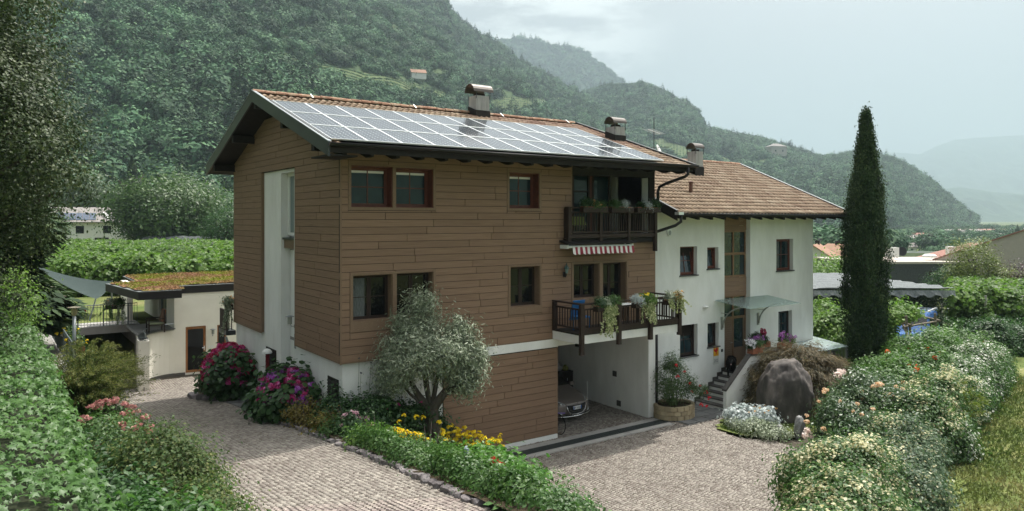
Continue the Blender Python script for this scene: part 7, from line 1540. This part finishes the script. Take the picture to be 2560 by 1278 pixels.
CS = thing('wooden_cross', 'brown wooden cross stake beside the cypress foot', 'cross', (24.3, -2.6, -.1)); q = MB(); q.box(24.27, -2.63, -.1, 24.33, -2.57, 1.35); q.build('upright', M_DARKW, CS); q = MB(); q.box(24.12, -2.635, 1.0, 24.48, -2.565, 1.06); q.build('crossbar', M_DARKW, CS)
rock('garden_stone', 'white rounded stone at the foot of the cypress stake', 'stone', (24.1, -3.3, .0), .28, .2, .26, mat('white_stone', (.45, .47, .48), .9), 14)
q = MB(); q.box(19.0, -4.6, .80, 19.9, -4.2, .86); q.box(19.1, -4.5, -.1, 19.2, -4.3, .8); q.box(19.7, -4.5, -.1, 19.8, -4.3, .8); q.build('slate_table', M_SLATE, None, 'low slate topped table between roses and cypress', 'table')
# glass cover over the cellar steps
GC = thing('cellar_glass_cover', 'sloping glass roof over the cellar steps at the wing corner', 'glass roof', (21.4, 0, -.1))
q = MB(); vs = [(19.9, -.98, 1.45), (22.75, -.98, 1.45), (22.75, 1.3, 1.72), (22.22, 1.3, 1.72), (22.22, .38, 1.62), (19.9, .38, 1.62)]
q.prism(vs, (0, 0, .018)); q.build('glass_sheet', mat('cellar_glass', (.42, .50, .50), .1, .8, alpha=.72), GC)
for x in (20.0, 21.3, 22.68): q = MB(); q.box(x-.04, -.94, -.1, x+.04, -.86, 1.45); q.build('post', M_METAL, GC)
q = MB(); q.tube([(22.68, -.9, 1.40), (22.68, 1.25, 1.66)], .025, 6); q.build('beam', M_METAL, GC)
q = MB(); q.tube([(20.0, -.9, 1.38), (22.68, -.9, 1.38)], .022, 6); q.build('beam', M_METAL, GC)
for k in range(24): q = MB(); x = 20.05+k*.11; q.tube([(x, -.9, .05), (x, -.9, 1.36)], .010, 5); q.build('bar', M_METAL, GC)
PB_ = flower_box('dark planter with yellow flowers beyond the cellar roof', 24.2, 25.3, .9, .45, [(.3, .18, L_MID, 'leaf', .08)], [(.35, .2, YF, 14, .16)], m=mat('plum_planter', (.05, .035, .05), .6), d=.5, h=.55, nm='plum_planter', cat='planter', group=None)
PT = [(23.2, .2), (25.8, -.9), (26.4, .2), (24.0, 1.6)]; surf('garden_path', PT, mat('pale_gravel', (.38, .34, .30), .95, c2=(.50, .45, .40), nscale=6, bump=.6), lambda x, y: ground_z(x, y)+.36, .2)
# van
VN = thing('van', 'bright blue panel van with roof rack behind the pergola', 'van', (33.6, 2.6, -.3), rz=0)
M_VB = mat('van_paint', (.015, .08, .25), .5, .3); q = MB(); S_ = [(0, .60, .35, .9), (.12, .78, .30, 1.05), (.9, .86, .28, 1.12), (1.25, .86, .28, 1.45), (1.75, .86, .28, 1.95), (2.2, .84, .28, 2.05), (4.2, .84, .28, 2.05), (4.35, .82, .35, 1.95)]; vs = []; fs = []; n = 12
for (y, w_, zb_, zt_) in S_:
    h = [(0, zb_), (w_, zb_), (w_+.03, zb_+.3), (w_+.03, min(zt_-.1, 1.1)), (w_-.02-(.10 if zt_ > 1.4 else 0), zt_-.08), (w_*.7, zt_), (0, zt_)]; ring = h+[(-x, z) for x, z in h[-2:0:-1]]; vs += [(x, y, z) for x, z in ring]
for i in range(len(S_)-1): fs += [(i*n+k, i*n+(k+1) % n, (i+1)*n+(k+1) % n, (i+1)*n+k) for k in range(n)]
fs += [tuple(range(n))[::-1], tuple((len(S_)-1)*n+k for k in range(n))]; q.add(vs, fs)
def vb(b, nm, m_, par=VN): off = b; o = link(nm, None, par); return o
def local_build(mb, nm, m_, root, smooth=False):
    me = bpy.data.meshes.new(nm); me.from_pydata(mb.v, [], mb.f); me.materials.append(m_); b = bmesh.new(); b.from_mesh(me); bmesh.ops.recalc_face_normals(b, faces=b.faces); b.to_mesh(me); b.free(); me.polygons.foreach_set('use_smooth', [smooth]*len(me.polygons)); return link(nm, me, root)
local_build(q, 'body', M_VB, VN)
q = MB(); q.prism([(-.74, 1.28, 1.45), (.74, 1.28, 1.45), (.66, 1.72, 1.90), (-.66, 1.72, 1.90)], (0, -.02, .02)); local_build(q, 'windscreen', M_PANED, VN)
for s in (-1, 1):
    q = MB(); q.prism([(s*.885, 1.45, 1.2), (s*.885, 2.3, 1.2), (s*.80, 2.3, 1.8), (s*.80, 1.75, 1.8)], (s*.02, 0, 0)); local_build(q, 'side_window', M_PANED, VN)
    q = MB(); q.prism([(s*.885, 2.5, 1.25), (s*.885, 3.9, 1.25), (s*.80, 3.9, 1.8), (s*.80, 2.5, 1.8)], (s*.02, 0, 0)); local_build(q, 'rear_window', M_PANED, VN)
    for y in (.85, 3.5): q = MB(); q.tube([(s*.72, y, .33), (s*.90, y, .33)], .33, 18); local_build(q, 'wheel', mat('rubber', (.014, .014, .014), .8), VN)
for y in (2.1, 3.0, 3.9): q = MB(); q.box(-.8, y, 2.12, .8, y+.05, 2.17); local_build(q, 'rack_bar', M_ALU, VN)
for x in (-.7, 0, .7): q = MB(); q.box(x-.03, 1.7, 2.17, x+.03, 4.3, 2.22); local_build(q, 'rack_rail', M_ALU, VN)
VN.location = (32.6, 1.5, -.32); VN.rotation_euler = (0, 0, R(-75))
# street-side post at the right frame edge
q = MB(); q.tube([(21.6, -10.05, -.2), (21.65, -10.05, 3.9)], .07, 8); q.build('fence_post', mat('dark_post', (.03, .035, .04), .8), None, 'dark upright post cut by the right edge over the grass path', 'post')

# ------------------------------------------------------------------ orchard under hail nets
rn_ = np.random.default_rng(51)
ax = lambda X, Y: (C2[0]+Y*FW[0]+X*RT[0], C2[1]+Y*FW[1]+X*RT[1])
def cam_box_pts(n, X0, X1, Y0, Y1): X = rn_.uniform(X0, X1, n); Y = rn_.uniform(Y0, Y1, n); return np.stack([C2[0]+Y*FW[0]+X*RT[0], C2[1]+Y*FW[1]+X*RT[1]], -1)
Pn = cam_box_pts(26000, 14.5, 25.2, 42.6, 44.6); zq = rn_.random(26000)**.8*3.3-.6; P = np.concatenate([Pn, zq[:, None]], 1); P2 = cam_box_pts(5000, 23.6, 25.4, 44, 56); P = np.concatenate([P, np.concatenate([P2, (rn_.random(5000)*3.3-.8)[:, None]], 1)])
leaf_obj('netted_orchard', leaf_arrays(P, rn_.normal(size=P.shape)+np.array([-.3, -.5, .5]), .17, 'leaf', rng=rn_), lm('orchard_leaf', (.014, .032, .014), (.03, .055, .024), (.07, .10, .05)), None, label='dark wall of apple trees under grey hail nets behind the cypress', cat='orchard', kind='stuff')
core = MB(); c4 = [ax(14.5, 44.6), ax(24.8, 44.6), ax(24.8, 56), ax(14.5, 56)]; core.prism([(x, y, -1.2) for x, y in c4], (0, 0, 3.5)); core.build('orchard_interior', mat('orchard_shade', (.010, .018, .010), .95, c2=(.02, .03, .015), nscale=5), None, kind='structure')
nU, nV = 60, 40; U, V_ = np.meshgrid(np.linspace(14.0, 25.5, nU), np.linspace(42.5, 57, nV), indexing='ij'); Zn = 2.75+.22*np.abs(np.sin(V_*2.1+.4*np.sin(U)))+.12*fbm(U*1.5, V_*3, 3)-.012*(V_-42)
Vn = np.stack([C2[0]+V_*FW[0]+U*RT[0], C2[1]+V_*FW[1]+U*RT[1], Zn], -1).reshape(-1, 3); I = np.arange(nU*nV).reshape(nU, nV)
M_NET = mat('hail_net', (.10, .115, .12), .85, .2, c2=(.21, .225, .23), nscale=5, stretch=(2, 2, 1), alpha=.88)
link('hail_net', npmesh('hail_net', Vn, np.stack([I[:-1, :-1], I[1:, :-1], I[1:, 1:], I[:-1, 1:]], -1).reshape(-1, 4), M_NET, smooth=True), label='rumpled grey hail net lying over the dark orchard rows', cat='net')
fr = MB(); a_, b_ = ax(14.0, 42.5), ax(25.5, 42.5); n = 50
vs = []; 
for i in range(n+1):
    k = i/n; x, y = a_[0]+(b_[0]-a_[0])*k, a_[1]+(b_[1]-a_[1])*k; vs += [(x, y, 2.85), (x-.1, y-.12, 2.52+.10*math.sin(i*1.7))]
fr.add(vs, [(2*i, 2*i+2, 2*i+3, 2*i+1) for i in range(n)]); fr.build('net_skirt', M_NET, None, 'hanging front edge of the grey hail net', 'net', solid=False)
# vineyards ------------------------------------------------------------------
prV = [protoobj('vine_clump', crown((0, 0, .2), (.95, .95, .8), 30, .5, 11, .34, 'round', zmin=-.5, lump=.2), lm('vine_clump_leaf', (.05, .105, .02), (.09, .165, .035), (.17, .24, .075), .5, .3, .4)) for _ in range(3)]
prD = [protoobj('dark_clump', crown((0, 0, .2), (.95, .95, .8), 30, .5, 11, .34, 'leaf', zmin=-.5, lump=.2), L_DK) for _ in range(2)]
def vineyard(name, X0, X1, Y0, Y1, row, step, z0, hz_, r, label, slope=0.0):
    X, Y = np.meshgrid(np.arange(X0, X1, row), np.arange(Y0, Y1, step), indexing='ij'); X = X+rn_.normal(size=X.shape)*.25; Y = Y+rn_.normal(size=Y.shape)*.25; X, Y = X.ravel()+slope*(Y.ravel()-Y0), Y.ravel()
    x, y = C2[0]+Y*FW[0]+X*RT[0], C2[1]+Y*FW[1]+X*RT[1]; gz = ground_z(x, y); Ps = []; 
    for h in hz_: Ps.append(np.stack([x, y, gz+h+rn_.normal(size=len(x))*.12], -1))
    P = np.concatenate(Ps); k = len(P); return scatter(name, P, r*(.75+.5*rn_.random(k)), rn_.random(k)*6.28, prV, rn_.integers(0, 3, k), label=label, cat='vineyard', kind='stuff')
vineyard('vineyard', 29.0, 54, 47.5, 78, 1.55, .75, 0, (.75, 1.45, 2.0), .62, 'bright green vine rows right of the netted orchard', slope=.6)
vineyard('vineyard', -62, -16, 47, 112, 1.9, .9, 0, (.5, 1.2, 1.75), .72, 'bright vineyard beyond the moss roof on the left')
def posts(X, Y, n, h, g, lab0, dx=2.2, dy=0):
    for k in range(n):
        x, y = ax(X+dx*k+random.uniform(-.4, .4), Y+dy*k+random.uniform(-.5, .5)); z = float(ground_z(np.array(x), np.array(y))); q = MB(); q.tube([(x, y, z), (x+random.uniform(-.12, .12), y, z+h)], .07, 6)
        q.build('vine_post', mat('pale_post', (.34, .33, .31), .9), None, lab0, 'post', g)
posts(24.9, 47.2, 7, 2.5, 'posts at the near edge of the right vineyard', 'pale concrete vine post at the near edge of the right vineyard', 2.6)
posts(-46, 84, 9, 2.9, 'posts among the left vines', 'grey vine post standing among the left vineyard rows', 3.6, -1.5)
posts(-58, 108, 12, 2.9, 'posts along the far edge of the left vines', 'thin pale post along the far edge of the left vineyard', 3.4, 0)
# dark shrubs in front of vines, lawn trees, path
def mtree(label, a, Y, h, r, m, seed, name='tree', group=None, n=170, per=26, size=None, zb=None, conif=False, cat='tree'):
    rng = np.random.default_rng(seed); x, y = world_xy(a, Y); z = float(ground_z(np.array(x), np.array(y))) if zb is None else zb; t = thing(name, label, cat, (x, y, z), group); q = MB()
    trunk(q, (x, y, z-.3), (x, y, z+h*.75), .035*h, .012*h, 6, .02)
    for k in range(5): a_ = rng.random()*6.28; q.tube([(x, y, z+h*(.25+.08*k)), (x+r*.6*math.cos(a_), y+r*.6*math.sin(a_), z+h*(.5+.08*k))], [.02*h, .008*h], 5)
    q.build('trunk', M_BARK, t); size = (size or r*.13)*.62; per = int(per*2)
    if conif: V, F, A = conifer_arr(h*1.02, r, n*per, size, rng); leaf_obj('crown', (V+np.array([x, y, z+.3]), F, A), m, t)
    else: leaf_obj('crown', [crown((x, y, z+h*.58), (r, r, h*.44), n, r*.42, per, size, zmin=-.85, inner=.6, lump=.24, rng=rng)], m, t)
    return t
L_FAR = lm('distant_leaf', (.030, .060, .026), (.055, .095, .042), (.10, .145, .07)); L_FARY = lm('distant_yellow_leaf', (.075, .11, .025), (.13, .17, .045), (.21, .24, .08)); L_GRYG = lm('grey_willow_leaf', (.09, .115, .075), (.15, .18, .125), (.24, .27, .20))
mtree('round walnut tree right of the white farmhouse', -.466, 128, 12.5, 8.6, lm('walnut_leaf', (.028, .062, .016), (.05, .10, .026), (.10, .16, .05)), 1, n=330, per=34, size=.85)
mtree('dark leafy tree behind the round walnut on its right', -.40, 150, 11, 6.5, L_DK, 2, n=200)
mtree('dark conifer rising above the farmhouse roof', -.515, 185, 22, 6, lm('cedar_needle', (.012, .028, .012), (.022, .045, .02), (.045, .07, .032)), 3, n=220, per=30, size=1.3, conif=True)
mtree('broad bushy tree above the farmhouse left of the conifer', -.58, 190, 17, 9, L_FAR, 4, n=220, size=1.2)
mtree('mid green tree at the slope foot beside the brown gable', -.43, 190, 16, 8, L_FAR, 5, n=220, size=1.2)
mtree('small garden tree seen just left of the brown gable', -.385, 112, 7.5, 3.4, L_DK, 6, n=140)
mtree('leafy tree behind the left vineyard at the frame side', -.66, 120, 9, 5.5, L_DK, 7, n=160)
mtree('rounded shrub in the vineyard before the moss roof', -.46, 62, 2.3, 2.6, lm('walnut_leaf', (.028, .062, .016), (.05, .10, .026), (.10, .16, .05)), 8, n=150, size=.35)
mtree('dark hazel bush between shade sail and vineyard', -.53, 52, 1.7, 2.4, L_DK, 9, n=170, size=.35); mtree('dark bush beside the shed and path lamps', -.60, 50, 1.5, 2.2, L_DK, 10, n=170, size=.35)
mtree('bright green rounded tree in front of the beige hall', .625, 74, 6.3, 2.3, L_FARY, 11, n=150); mtree('yellow green bush right of the bright rounded tree', .672, 72, 3.6, 2.3, L_FARY, 12, n=110)
mtree('dark tree at the foot of the beige hall', .585, 76, 3.4, 1.8, L_DK, 13, n=80); mtree('dark red leaved tree at the right frame edge', .70, 70, 4.2, 2.0, lm('copper_leaf', (.03, .02, .025), (.06, .035, .04), (.10, .06, .06)), 14, n=90)
mtree('low dark hedge bush before the beige hall', .64, 69, 2.0, 2.6, L_DK, 15, n=80)
mtree('grey green willow behind the dark modern house', .637, 130, 5.6, 3.0, L_GRYG, 16, n=130)
mtree('large dark tree standing alone before the town', .567, 330, 8.5, 3.0, lm('cedar_needle', (.012, .028, .012), (.022, .045, .02), (.045, .07, .032)), 17, n=70, size=.8); mtree('dark conifer among the town houses at the right', .685, 340, 12, 4, lm('cedar_needle', (.012, .028, .012), (.022, .045, .02), (.045, .07, .032)), 18, n=80, size=1.1, conif=True)
mtree('round hedge like vine roof beyond the wing corner', .428, 82, 4.2, 4.6, L_BRT, 19, n=120, size=.5)
q = MB(); pts = [(38, 1.2), (41, .2), (46, -2.8), (50, -4.6)]
surf('gravel_track', [(36.5, -.9), (39, .3), (44, -2.2), (49, -4.4), (55, -7), (57, -5.2), (50, -2.2), (45, .2), (39.5, 2.4), (36, 1.0)], mat('pale_gravel', (.38, .34, .30), .95, c2=(.50, .45, .40), nscale=6, bump=.6), lambda x, y: ground_z(x, y)+.12, .5)
Ph = cam_box_pts(9000, 24.5, 40, 45.3, 47.6); zz = rn_.random(9000)*1.3-.5; 
leaf_obj('track_hedge', leaf_arrays(np.concatenate([Ph, zz[:, None]], 1), rn_.normal(size=(9000, 3))+np.array([0, -.3, .6]), .16, 'leaf', rng=rn_), L_DK, None, label='low dark hedge along the vineyard front', cat='hedge', kind='stuff')
# ------------------------------------------------------------------ houses beyond
def house2(name, label, cat, a, Y, rz, w_, d_, h, rh, mw, mr, wins=(), z=None, hip=False, over=.5, extra=None, chim=True, group=None):
    x, y = world_xy(a, Y); z = float(ground_z(np.array(x), np.array(y))) if z is None else z; t = thing(name, label, cat, (x, y, z), group, rz)
    q = MB(); q.box(-w_/2, -d_/2, -1.5, w_/2, d_/2, h)
    if not hip and rh: q.prism([(-w_/2, -d_/2, h), (-w_/2, d_/2, h), (-w_/2, 0, h+rh)], (w_, 0, 0))
    local_build(q, 'wall', mw, t); q = MB(); o_ = over; th = .18
    if rh:
        s_ = rh/(d_/2); 
        if hip:
            ix = min(w_/2-.5, d_/2); A = [(-w_/2-o_, -d_/2-o_, h), (w_/2+o_, -d_/2-o_, h), (w_/2+o_, d_/2+o_, h), (-w_/2-o_, d_/2+o_, h), (-w_/2+ix, 0, h+rh), (w_/2-ix, 0, h+rh)]
            q.add([(a_, b, c+th) for a_, b, c in A]+A[:4], [(0, 1, 5, 4), (1, 2, 5), (2, 3, 4, 5), (3, 0, 4), (6, 7, 1, 0), (7, 8, 2, 1), (8, 9, 3, 2), (9, 6, 0, 3), (9, 8, 7, 6)])
        else:
            for sg in (-1, 1): q.prism([(-w_/2-o_, sg*(d_/2+o_), h-s_*o_), (-w_/2-o_, 0, h+rh), (-w_/2-o_, 0, h+rh+th), (-w_/2-o_, sg*(d_/2+o_), h-s_*o_+th)], (w_+2*o_, 0, 0))
    else: q.box(-w_/2-.1, -d_/2-.1, h, w_/2+.1, d_/2+.1, h+.25)
    ro_ = local_build(q, 'roof', mr, t)
    if chim and rh: q = MB(); q.box(w_*.2, -.3, h+rh*.4, w_*.2+.6, .3, h+rh+.7); local_build(q, 'chimney', M_BACK, ro_)
    for (face, u, zz, ww, hh) in wins:
        q = MB()
        if face == 'f': q.box(u-ww/2, -d_/2-.03, zz, u+ww/2, -d_/2+.02, zz+hh)
        else: q.box(-w_/2-.03, u-ww/2, zz, -w_/2+.02, u+ww/2, zz+hh)
        wo = local_build(q, 'window', M_DARKW, t); q = MB()
        if face == 'f': q.box(u-ww/2+.08, -d_/2-.045, zz+.08, u+ww/2-.08, -d_/2-.032, zz+hh-.08)
        else: q.box(-w_/2-.045, u-ww/2+.08, zz+.08, -w_/2-.032, u+ww/2-.08, zz+hh-.08)
        local_build(q, 'pane', M_PANED, wo)
    return t
M_WW = mat('far_white_wall', (.66, .66, .63), .9, c2=(.74, .74, .71), nscale=.5); M_BEI = mat('beige_wall', (.42, .37, .33), .95, c2=(.48, .43, .38), nscale=2); M_RR = mat('red_roof', (.27, .135, .11), .9, c2=(.33, .18, .15), nscale=1); M_GR2 = mat('grey_roof', (.20, .18, .17), .9, c2=(.27, .25, .24), nscale=1); M_ORR = mat('orange_roof', (.28, .165, .115), .9)
f = house2('farmhouse', 'white farmhouse with solar panels beyond the left vineyard', 'house', -.566, 160, -YAW+R(28), 15, 10, 6.4, 2.6, M_WW, M_GR2, [('l', -2.5, 4.6, 1.3, 1.5), ('l', 2.5, 4.6, 1.3, 1.5), ('f', -2.5, 3.6, 1.5, 1.6), ('f', 2.5, 3.6, 1.5, 1.6), ('f', -3.5, .3, 2.4, 2.2), ('f', 1.5, .3, 2.6, 2.4)], over=1.0)
for k in range(6): q = MB(); sl_ = 2.6/5; y0 = -5.2+.0; q.prism([(-7+k*1.25, -5.4, 6.2+.24), (-7+k*1.25, -2.6, 6.4+2.6*(2.4/5)+.22), (-7+k*1.25, -2.6, 6.4+2.6*(2.4/5)+.30), (-7+k*1.25, -5.4, 6.2+.32)], (1.15, 0, 0)); local_build(q, 'solar_panel', mat('far_solar', (.02, .04, .08), .15, .7), f)
q = MB(); q.add([(1.5, -3.5, 8.2), (4.6, -4.6, 7.2), (2.6, -5.0, 6.9)], [(0, 1, 2)]); local_build(q, 'white_awning', M_WHITE, f)
house2('barn', 'low grey roof glimpsed left of the brown gable', 'barn', -.402, 150, -YAW, 9, 6, 3.2, 2.2, M_BEI, M_GR2, chim=False)
d = house2('modern_house', 'long dark shingled modern house behind the netted orchard', 'house', .553, 92, -YAW+R(1), 21.5, 11, 3.9, 0, mat('dark_shingle', (.045, .052, .058), .9, c2=(.085, .092, .098), nscale=7, bump=.6), M_BEI, [('f', 0.2, 2.5, 4.6, .55)], z=-2.2)
q = MB(); q.prism([(10.8, -5.6, -.5), (12.0, -5.6, -.5), (11.1, -5.6, 4.5), (10.7, -5.6, 4.5)], (0, 11, 0)); local_build(q, 'slanted_end_wall', M_FASC, d)
for (x, y_, ww, hh) in ((-4.6, -2, 1.3, 1.2), (-8.5, -1.5, 1.2, 1.3), (4.5, 1, .9, 1.2)): q = MB(); q.box(x-ww/2, y_-.4, 4.5, x+ww/2, y_+.4, 4.5+hh); local_build(q, 'roof_vent', M_WW, d)
for x in (0, 3.2, 9): q = MB(); q.lathe((x, -2, 4.5), [(.8, 0), (.8, .2), (.5, .4)], 12); local_build(q, 'skylight', M_WW, d)
q = MB(); q.tube([(-3.4, -2, 5.2), (-3.4, -2.1, 5.22)], .55, 16); local_build(q, 'satellite_dish', M_GUT, d)
house2('red_roof_house', 'white house with hipped dull red roof beside the dark house', 'house', .633, 108, -YAW+R(5), 12, 9, 3.6, 2.3, M_WW, M_RR, [('f', 1.5, 1.6, 1.2, .7)], z=-2.6, hip=True)
house2('beige_hall', 'large plain beige gabled hall at the right edge', 'hall', .735, 88, -YAW+R(48), 16, 22, 4.2, 4.4, M_BEI, M_RR, [('l', -6.5, 2.5, 3.0, 2.6)], z=-2.2, over=.15)
house2('orange_roof_house', 'small house with orange tiled gable behind the wing edge', 'house', .412, 118, -YAW+R(60), 7, 6, 4.0, 2.0, M_WW, M_ORR, [('f', 0, 1, 1.2, 1.4)], z=-3.2)
house2('pale_gable_house', 'pale gabled house left of the cypress beyond the net', 'house', .452, 122, -YAW+R(100), 9, 9, 3.6, 2.4, M_WW, M_ORR, z=-3.4)
house2('terraced_house', 'white two storey house with balcony left of the cypress', 'house', .418, 205, -YAW+R(20), 12, 9, 6.5, .0, M_WW, M_GR2, [('f', -2, 3.4, 5, 1.6), ('f', 2, .6, 4, 1.6)], z=-5.2)
def slope_pos(h, a, el):
    us = np.linspace(0, 1, 600); P = h.at(np.full(600, a), us); _, py, _ = seen(P); e = (HZ-py)/1845; return P[int(np.argmax(e > el))]
def set_on(o, P, up=0): o.location = (float(P[0]), float(P[1]), float(P[2])+up)
HH1 = house2('hillside_hut', 'lone hut with pale roof on the upper vineyard slope', 'hut', -.1275, 905, -YAW+R(20), 13, 9, 4, 3.4, M_WW, M_ORR, z=173, chim=False)
set_on(HH1, slope_pos(hA, -.1275, .186), 3)
HH2 = house2('hill_castle', 'grey stone manor on the wooded slope above the wing', 'manor', .3577, 1090, -YAW+R(12), 26, 18, 13, 5, mat('old_stone', (.36, .33, .29), .9), M_GR2, [('f', -6, 5, 2, 2.5), ('f', 6, 5, 2, 2.5)], z=93, hip=True)
set_on(HH2, slope_pos(hC, .3577, .080), 7)
# town on the valley floor
rt_ = np.random.default_rng(61); TG = 'houses of the distant town'
lab_t = ['white block', 'long white hall', 'cream house', 'grey roofed block', 'red roofed house']
k = 0
for (px_, Yt, ww, hh, mr, rh, lab) in ((2372, 520, 20, 7, M_WW, 0, 'leftmost bright white flat roofed hall in the town row'), (2396, 525, 18, 8, M_WW, 0, 'second bright white hall in the distant town row'), (2420, 522, 18, 8, M_WW, 0, 'third bright white hall in the distant town row'), (2446, 525, 22, 7, M_WW, 0, 'fourth bright white hall in the distant town row'), (2472, 520, 20, 7, M_WW, 0, 'rightmost bright white hall in the distant town row'),
      (2285, 430, 22, 9, M_GR2, 3, 'pale town house with flat grey roof left of the dark tree'), (2298, 470, 12, 9, M_RR, 4, 'small red roofed town house near the slope foot'), (2330, 360, 9, 7, M_WW, 3, 'small white cottage below the dark town tree'), (2262, 330, 10, 6, M_GR2, 3, 'grey roofed cottage behind the cypress edge'), (2352, 400, 11, 9, M_GR2, 3, 'narrow white town house right of the dark tree'),
      (2500, 560, 24, 8, M_WW, 0, 'long pale shed at the town right end'), (2530, 600, 30, 9, M_WW, 0, 'farther pale shed at the town right end'), (2548, 380, 16, 7, M_GR2, 3, 'grey roofed house close to the right edge of the town'), (2490, 420, 16, 6, M_GR2, 2.5, 'low grey roofed house among the town trees'), (2400, 640, 50, 10, M_GR2, 3, 'long grey roofed block behind the white halls'), (2455, 660, 60, 10, M_RR, 3, 'long reddish block behind the white halls'), (2540, 760, 60, 11, M_WW, 0, 'faint pale works far behind the town'), (2480, 800, 50, 11, M_GR2, 0, 'faint grey works far behind the town'), (2085, 330, 12, 5, M_GR2, 2, 'greenhouse like grey shed at the slope foot left of cypress')):
    ww *= .8; hh *= .45; rh *= .5; house2('town_house', lab, 'house', (px_-1280)/1845, Yt, -YAW+rt_.normal()*.2, ww, ww*.6, hh, rh, M_WW if k % 3 else M_BEI, mr, [('f', u_, hh*.45, ww*.12, hh*.25) for u_ in (-ww*.25, 0, ww*.25)], chim=False, group=TG); k += 1
def treemass(name, n, fX, Y0, Y1, r, label, pr, zf=None, seed=1):
    rng = np.random.default_rng(seed); Y = rng.uniform(Y0, Y1, n); a = rng.uniform(fX[0], fX[1], n); cl = fbm(a*40+seed, Y/30, 3); kk = cl > .47; Y, a = Y[kk], a[kk]; xy = world_xy(a, Y); z = ground_z(xy[:, 0], xy[:, 1])
    P = np.concatenate([xy, z[:, None]], 1); S = r*(.6+.8*rng.random(len(P))); P[:, 2] += S*.3; scatter(name, P, S, rng.random(len(P))*6.28, pr, rng.integers(0, len(pr), len(P)), kind='stuff', label=label, cat='trees')
treemass('town_trees', 1700, (.38, .82), 300, 1100, 3.4, 'scattered trees among the distant town houses', PROTO[:4], seed=3)
treemass('hedgerow', 900, (.42, .80), 228, 262, 2.0, 'dark hedgerow of bushes before the town', PROTO[:4], seed=5)
treemass('slope_foot_trees', 1700, (-.72, -.2), 186, 262, 4.4, 'leafy wood at the foot of the left slope', PROTO[:4], seed=7)
treemass('slope_foot_trees', 900, (.30, .50), 180, 560, 4.2, 'bushes at the slope foot behind the wing', PROTO[:4], seed=8)
# orchard belt behind the dark house: rows under grey-green nets
def belt(name, X0, X1, Y0, Y1, label, m, zup=3.2, seed=0):
    U, V_ = np.meshgrid(np.linspace(X0, X1, 120), np.linspace(Y0, Y1, 60), indexing='ij'); x, y = C2[0]+V_*FW[0]+U*RT[0], C2[1]+V_*FW[1]+U*RT[1]; z = ground_z(x, y)+zup*(.80+.2*np.abs(np.sin(V_*.9)))+.5*(fbm(x/3, y/3, 2)-.5)
    z[0, :] -= zup; z[-1, :] -= zup; z[:, 0] -= zup; z[:, -1] -= zup; I = np.arange(U.size).reshape(U.shape); link(name, npmesh(name, np.stack([x, y, z], -1).reshape(-1, 3), np.stack([I[:-1, :-1], I[1:, :-1], I[1:, 1:], I[:-1, 1:]], -1).reshape(-1, 4), m, smooth=False), label=label, cat='orchard', kind='stuff')
M_BELT = mat('orchard_canopy', (.045, .075, .035), .95, .1, c2=(.075, .105, .055), c3=(.115, .14, .09), nscale=.5, bump=1, bscale=2)
M_BELTN = mat('netted_canopy', (.075, .085, .085), .95, .1, c2=(.11, .12, .12), nscale=.8, bump=1, bscale=2)
belt('orchard_belt', 70, 250, 150, 222, 'broad band of orchard rows behind the dark modern house', M_BELT)
belt('netted_belt', 85, 125, 150, 215, 'grey netted orchard band left of the cypress', M_BELTN); belt('netted_belt', -60, -40, 118, 128, 'grey netted strip beyond the left vineyard by the gable', M_BELTN)
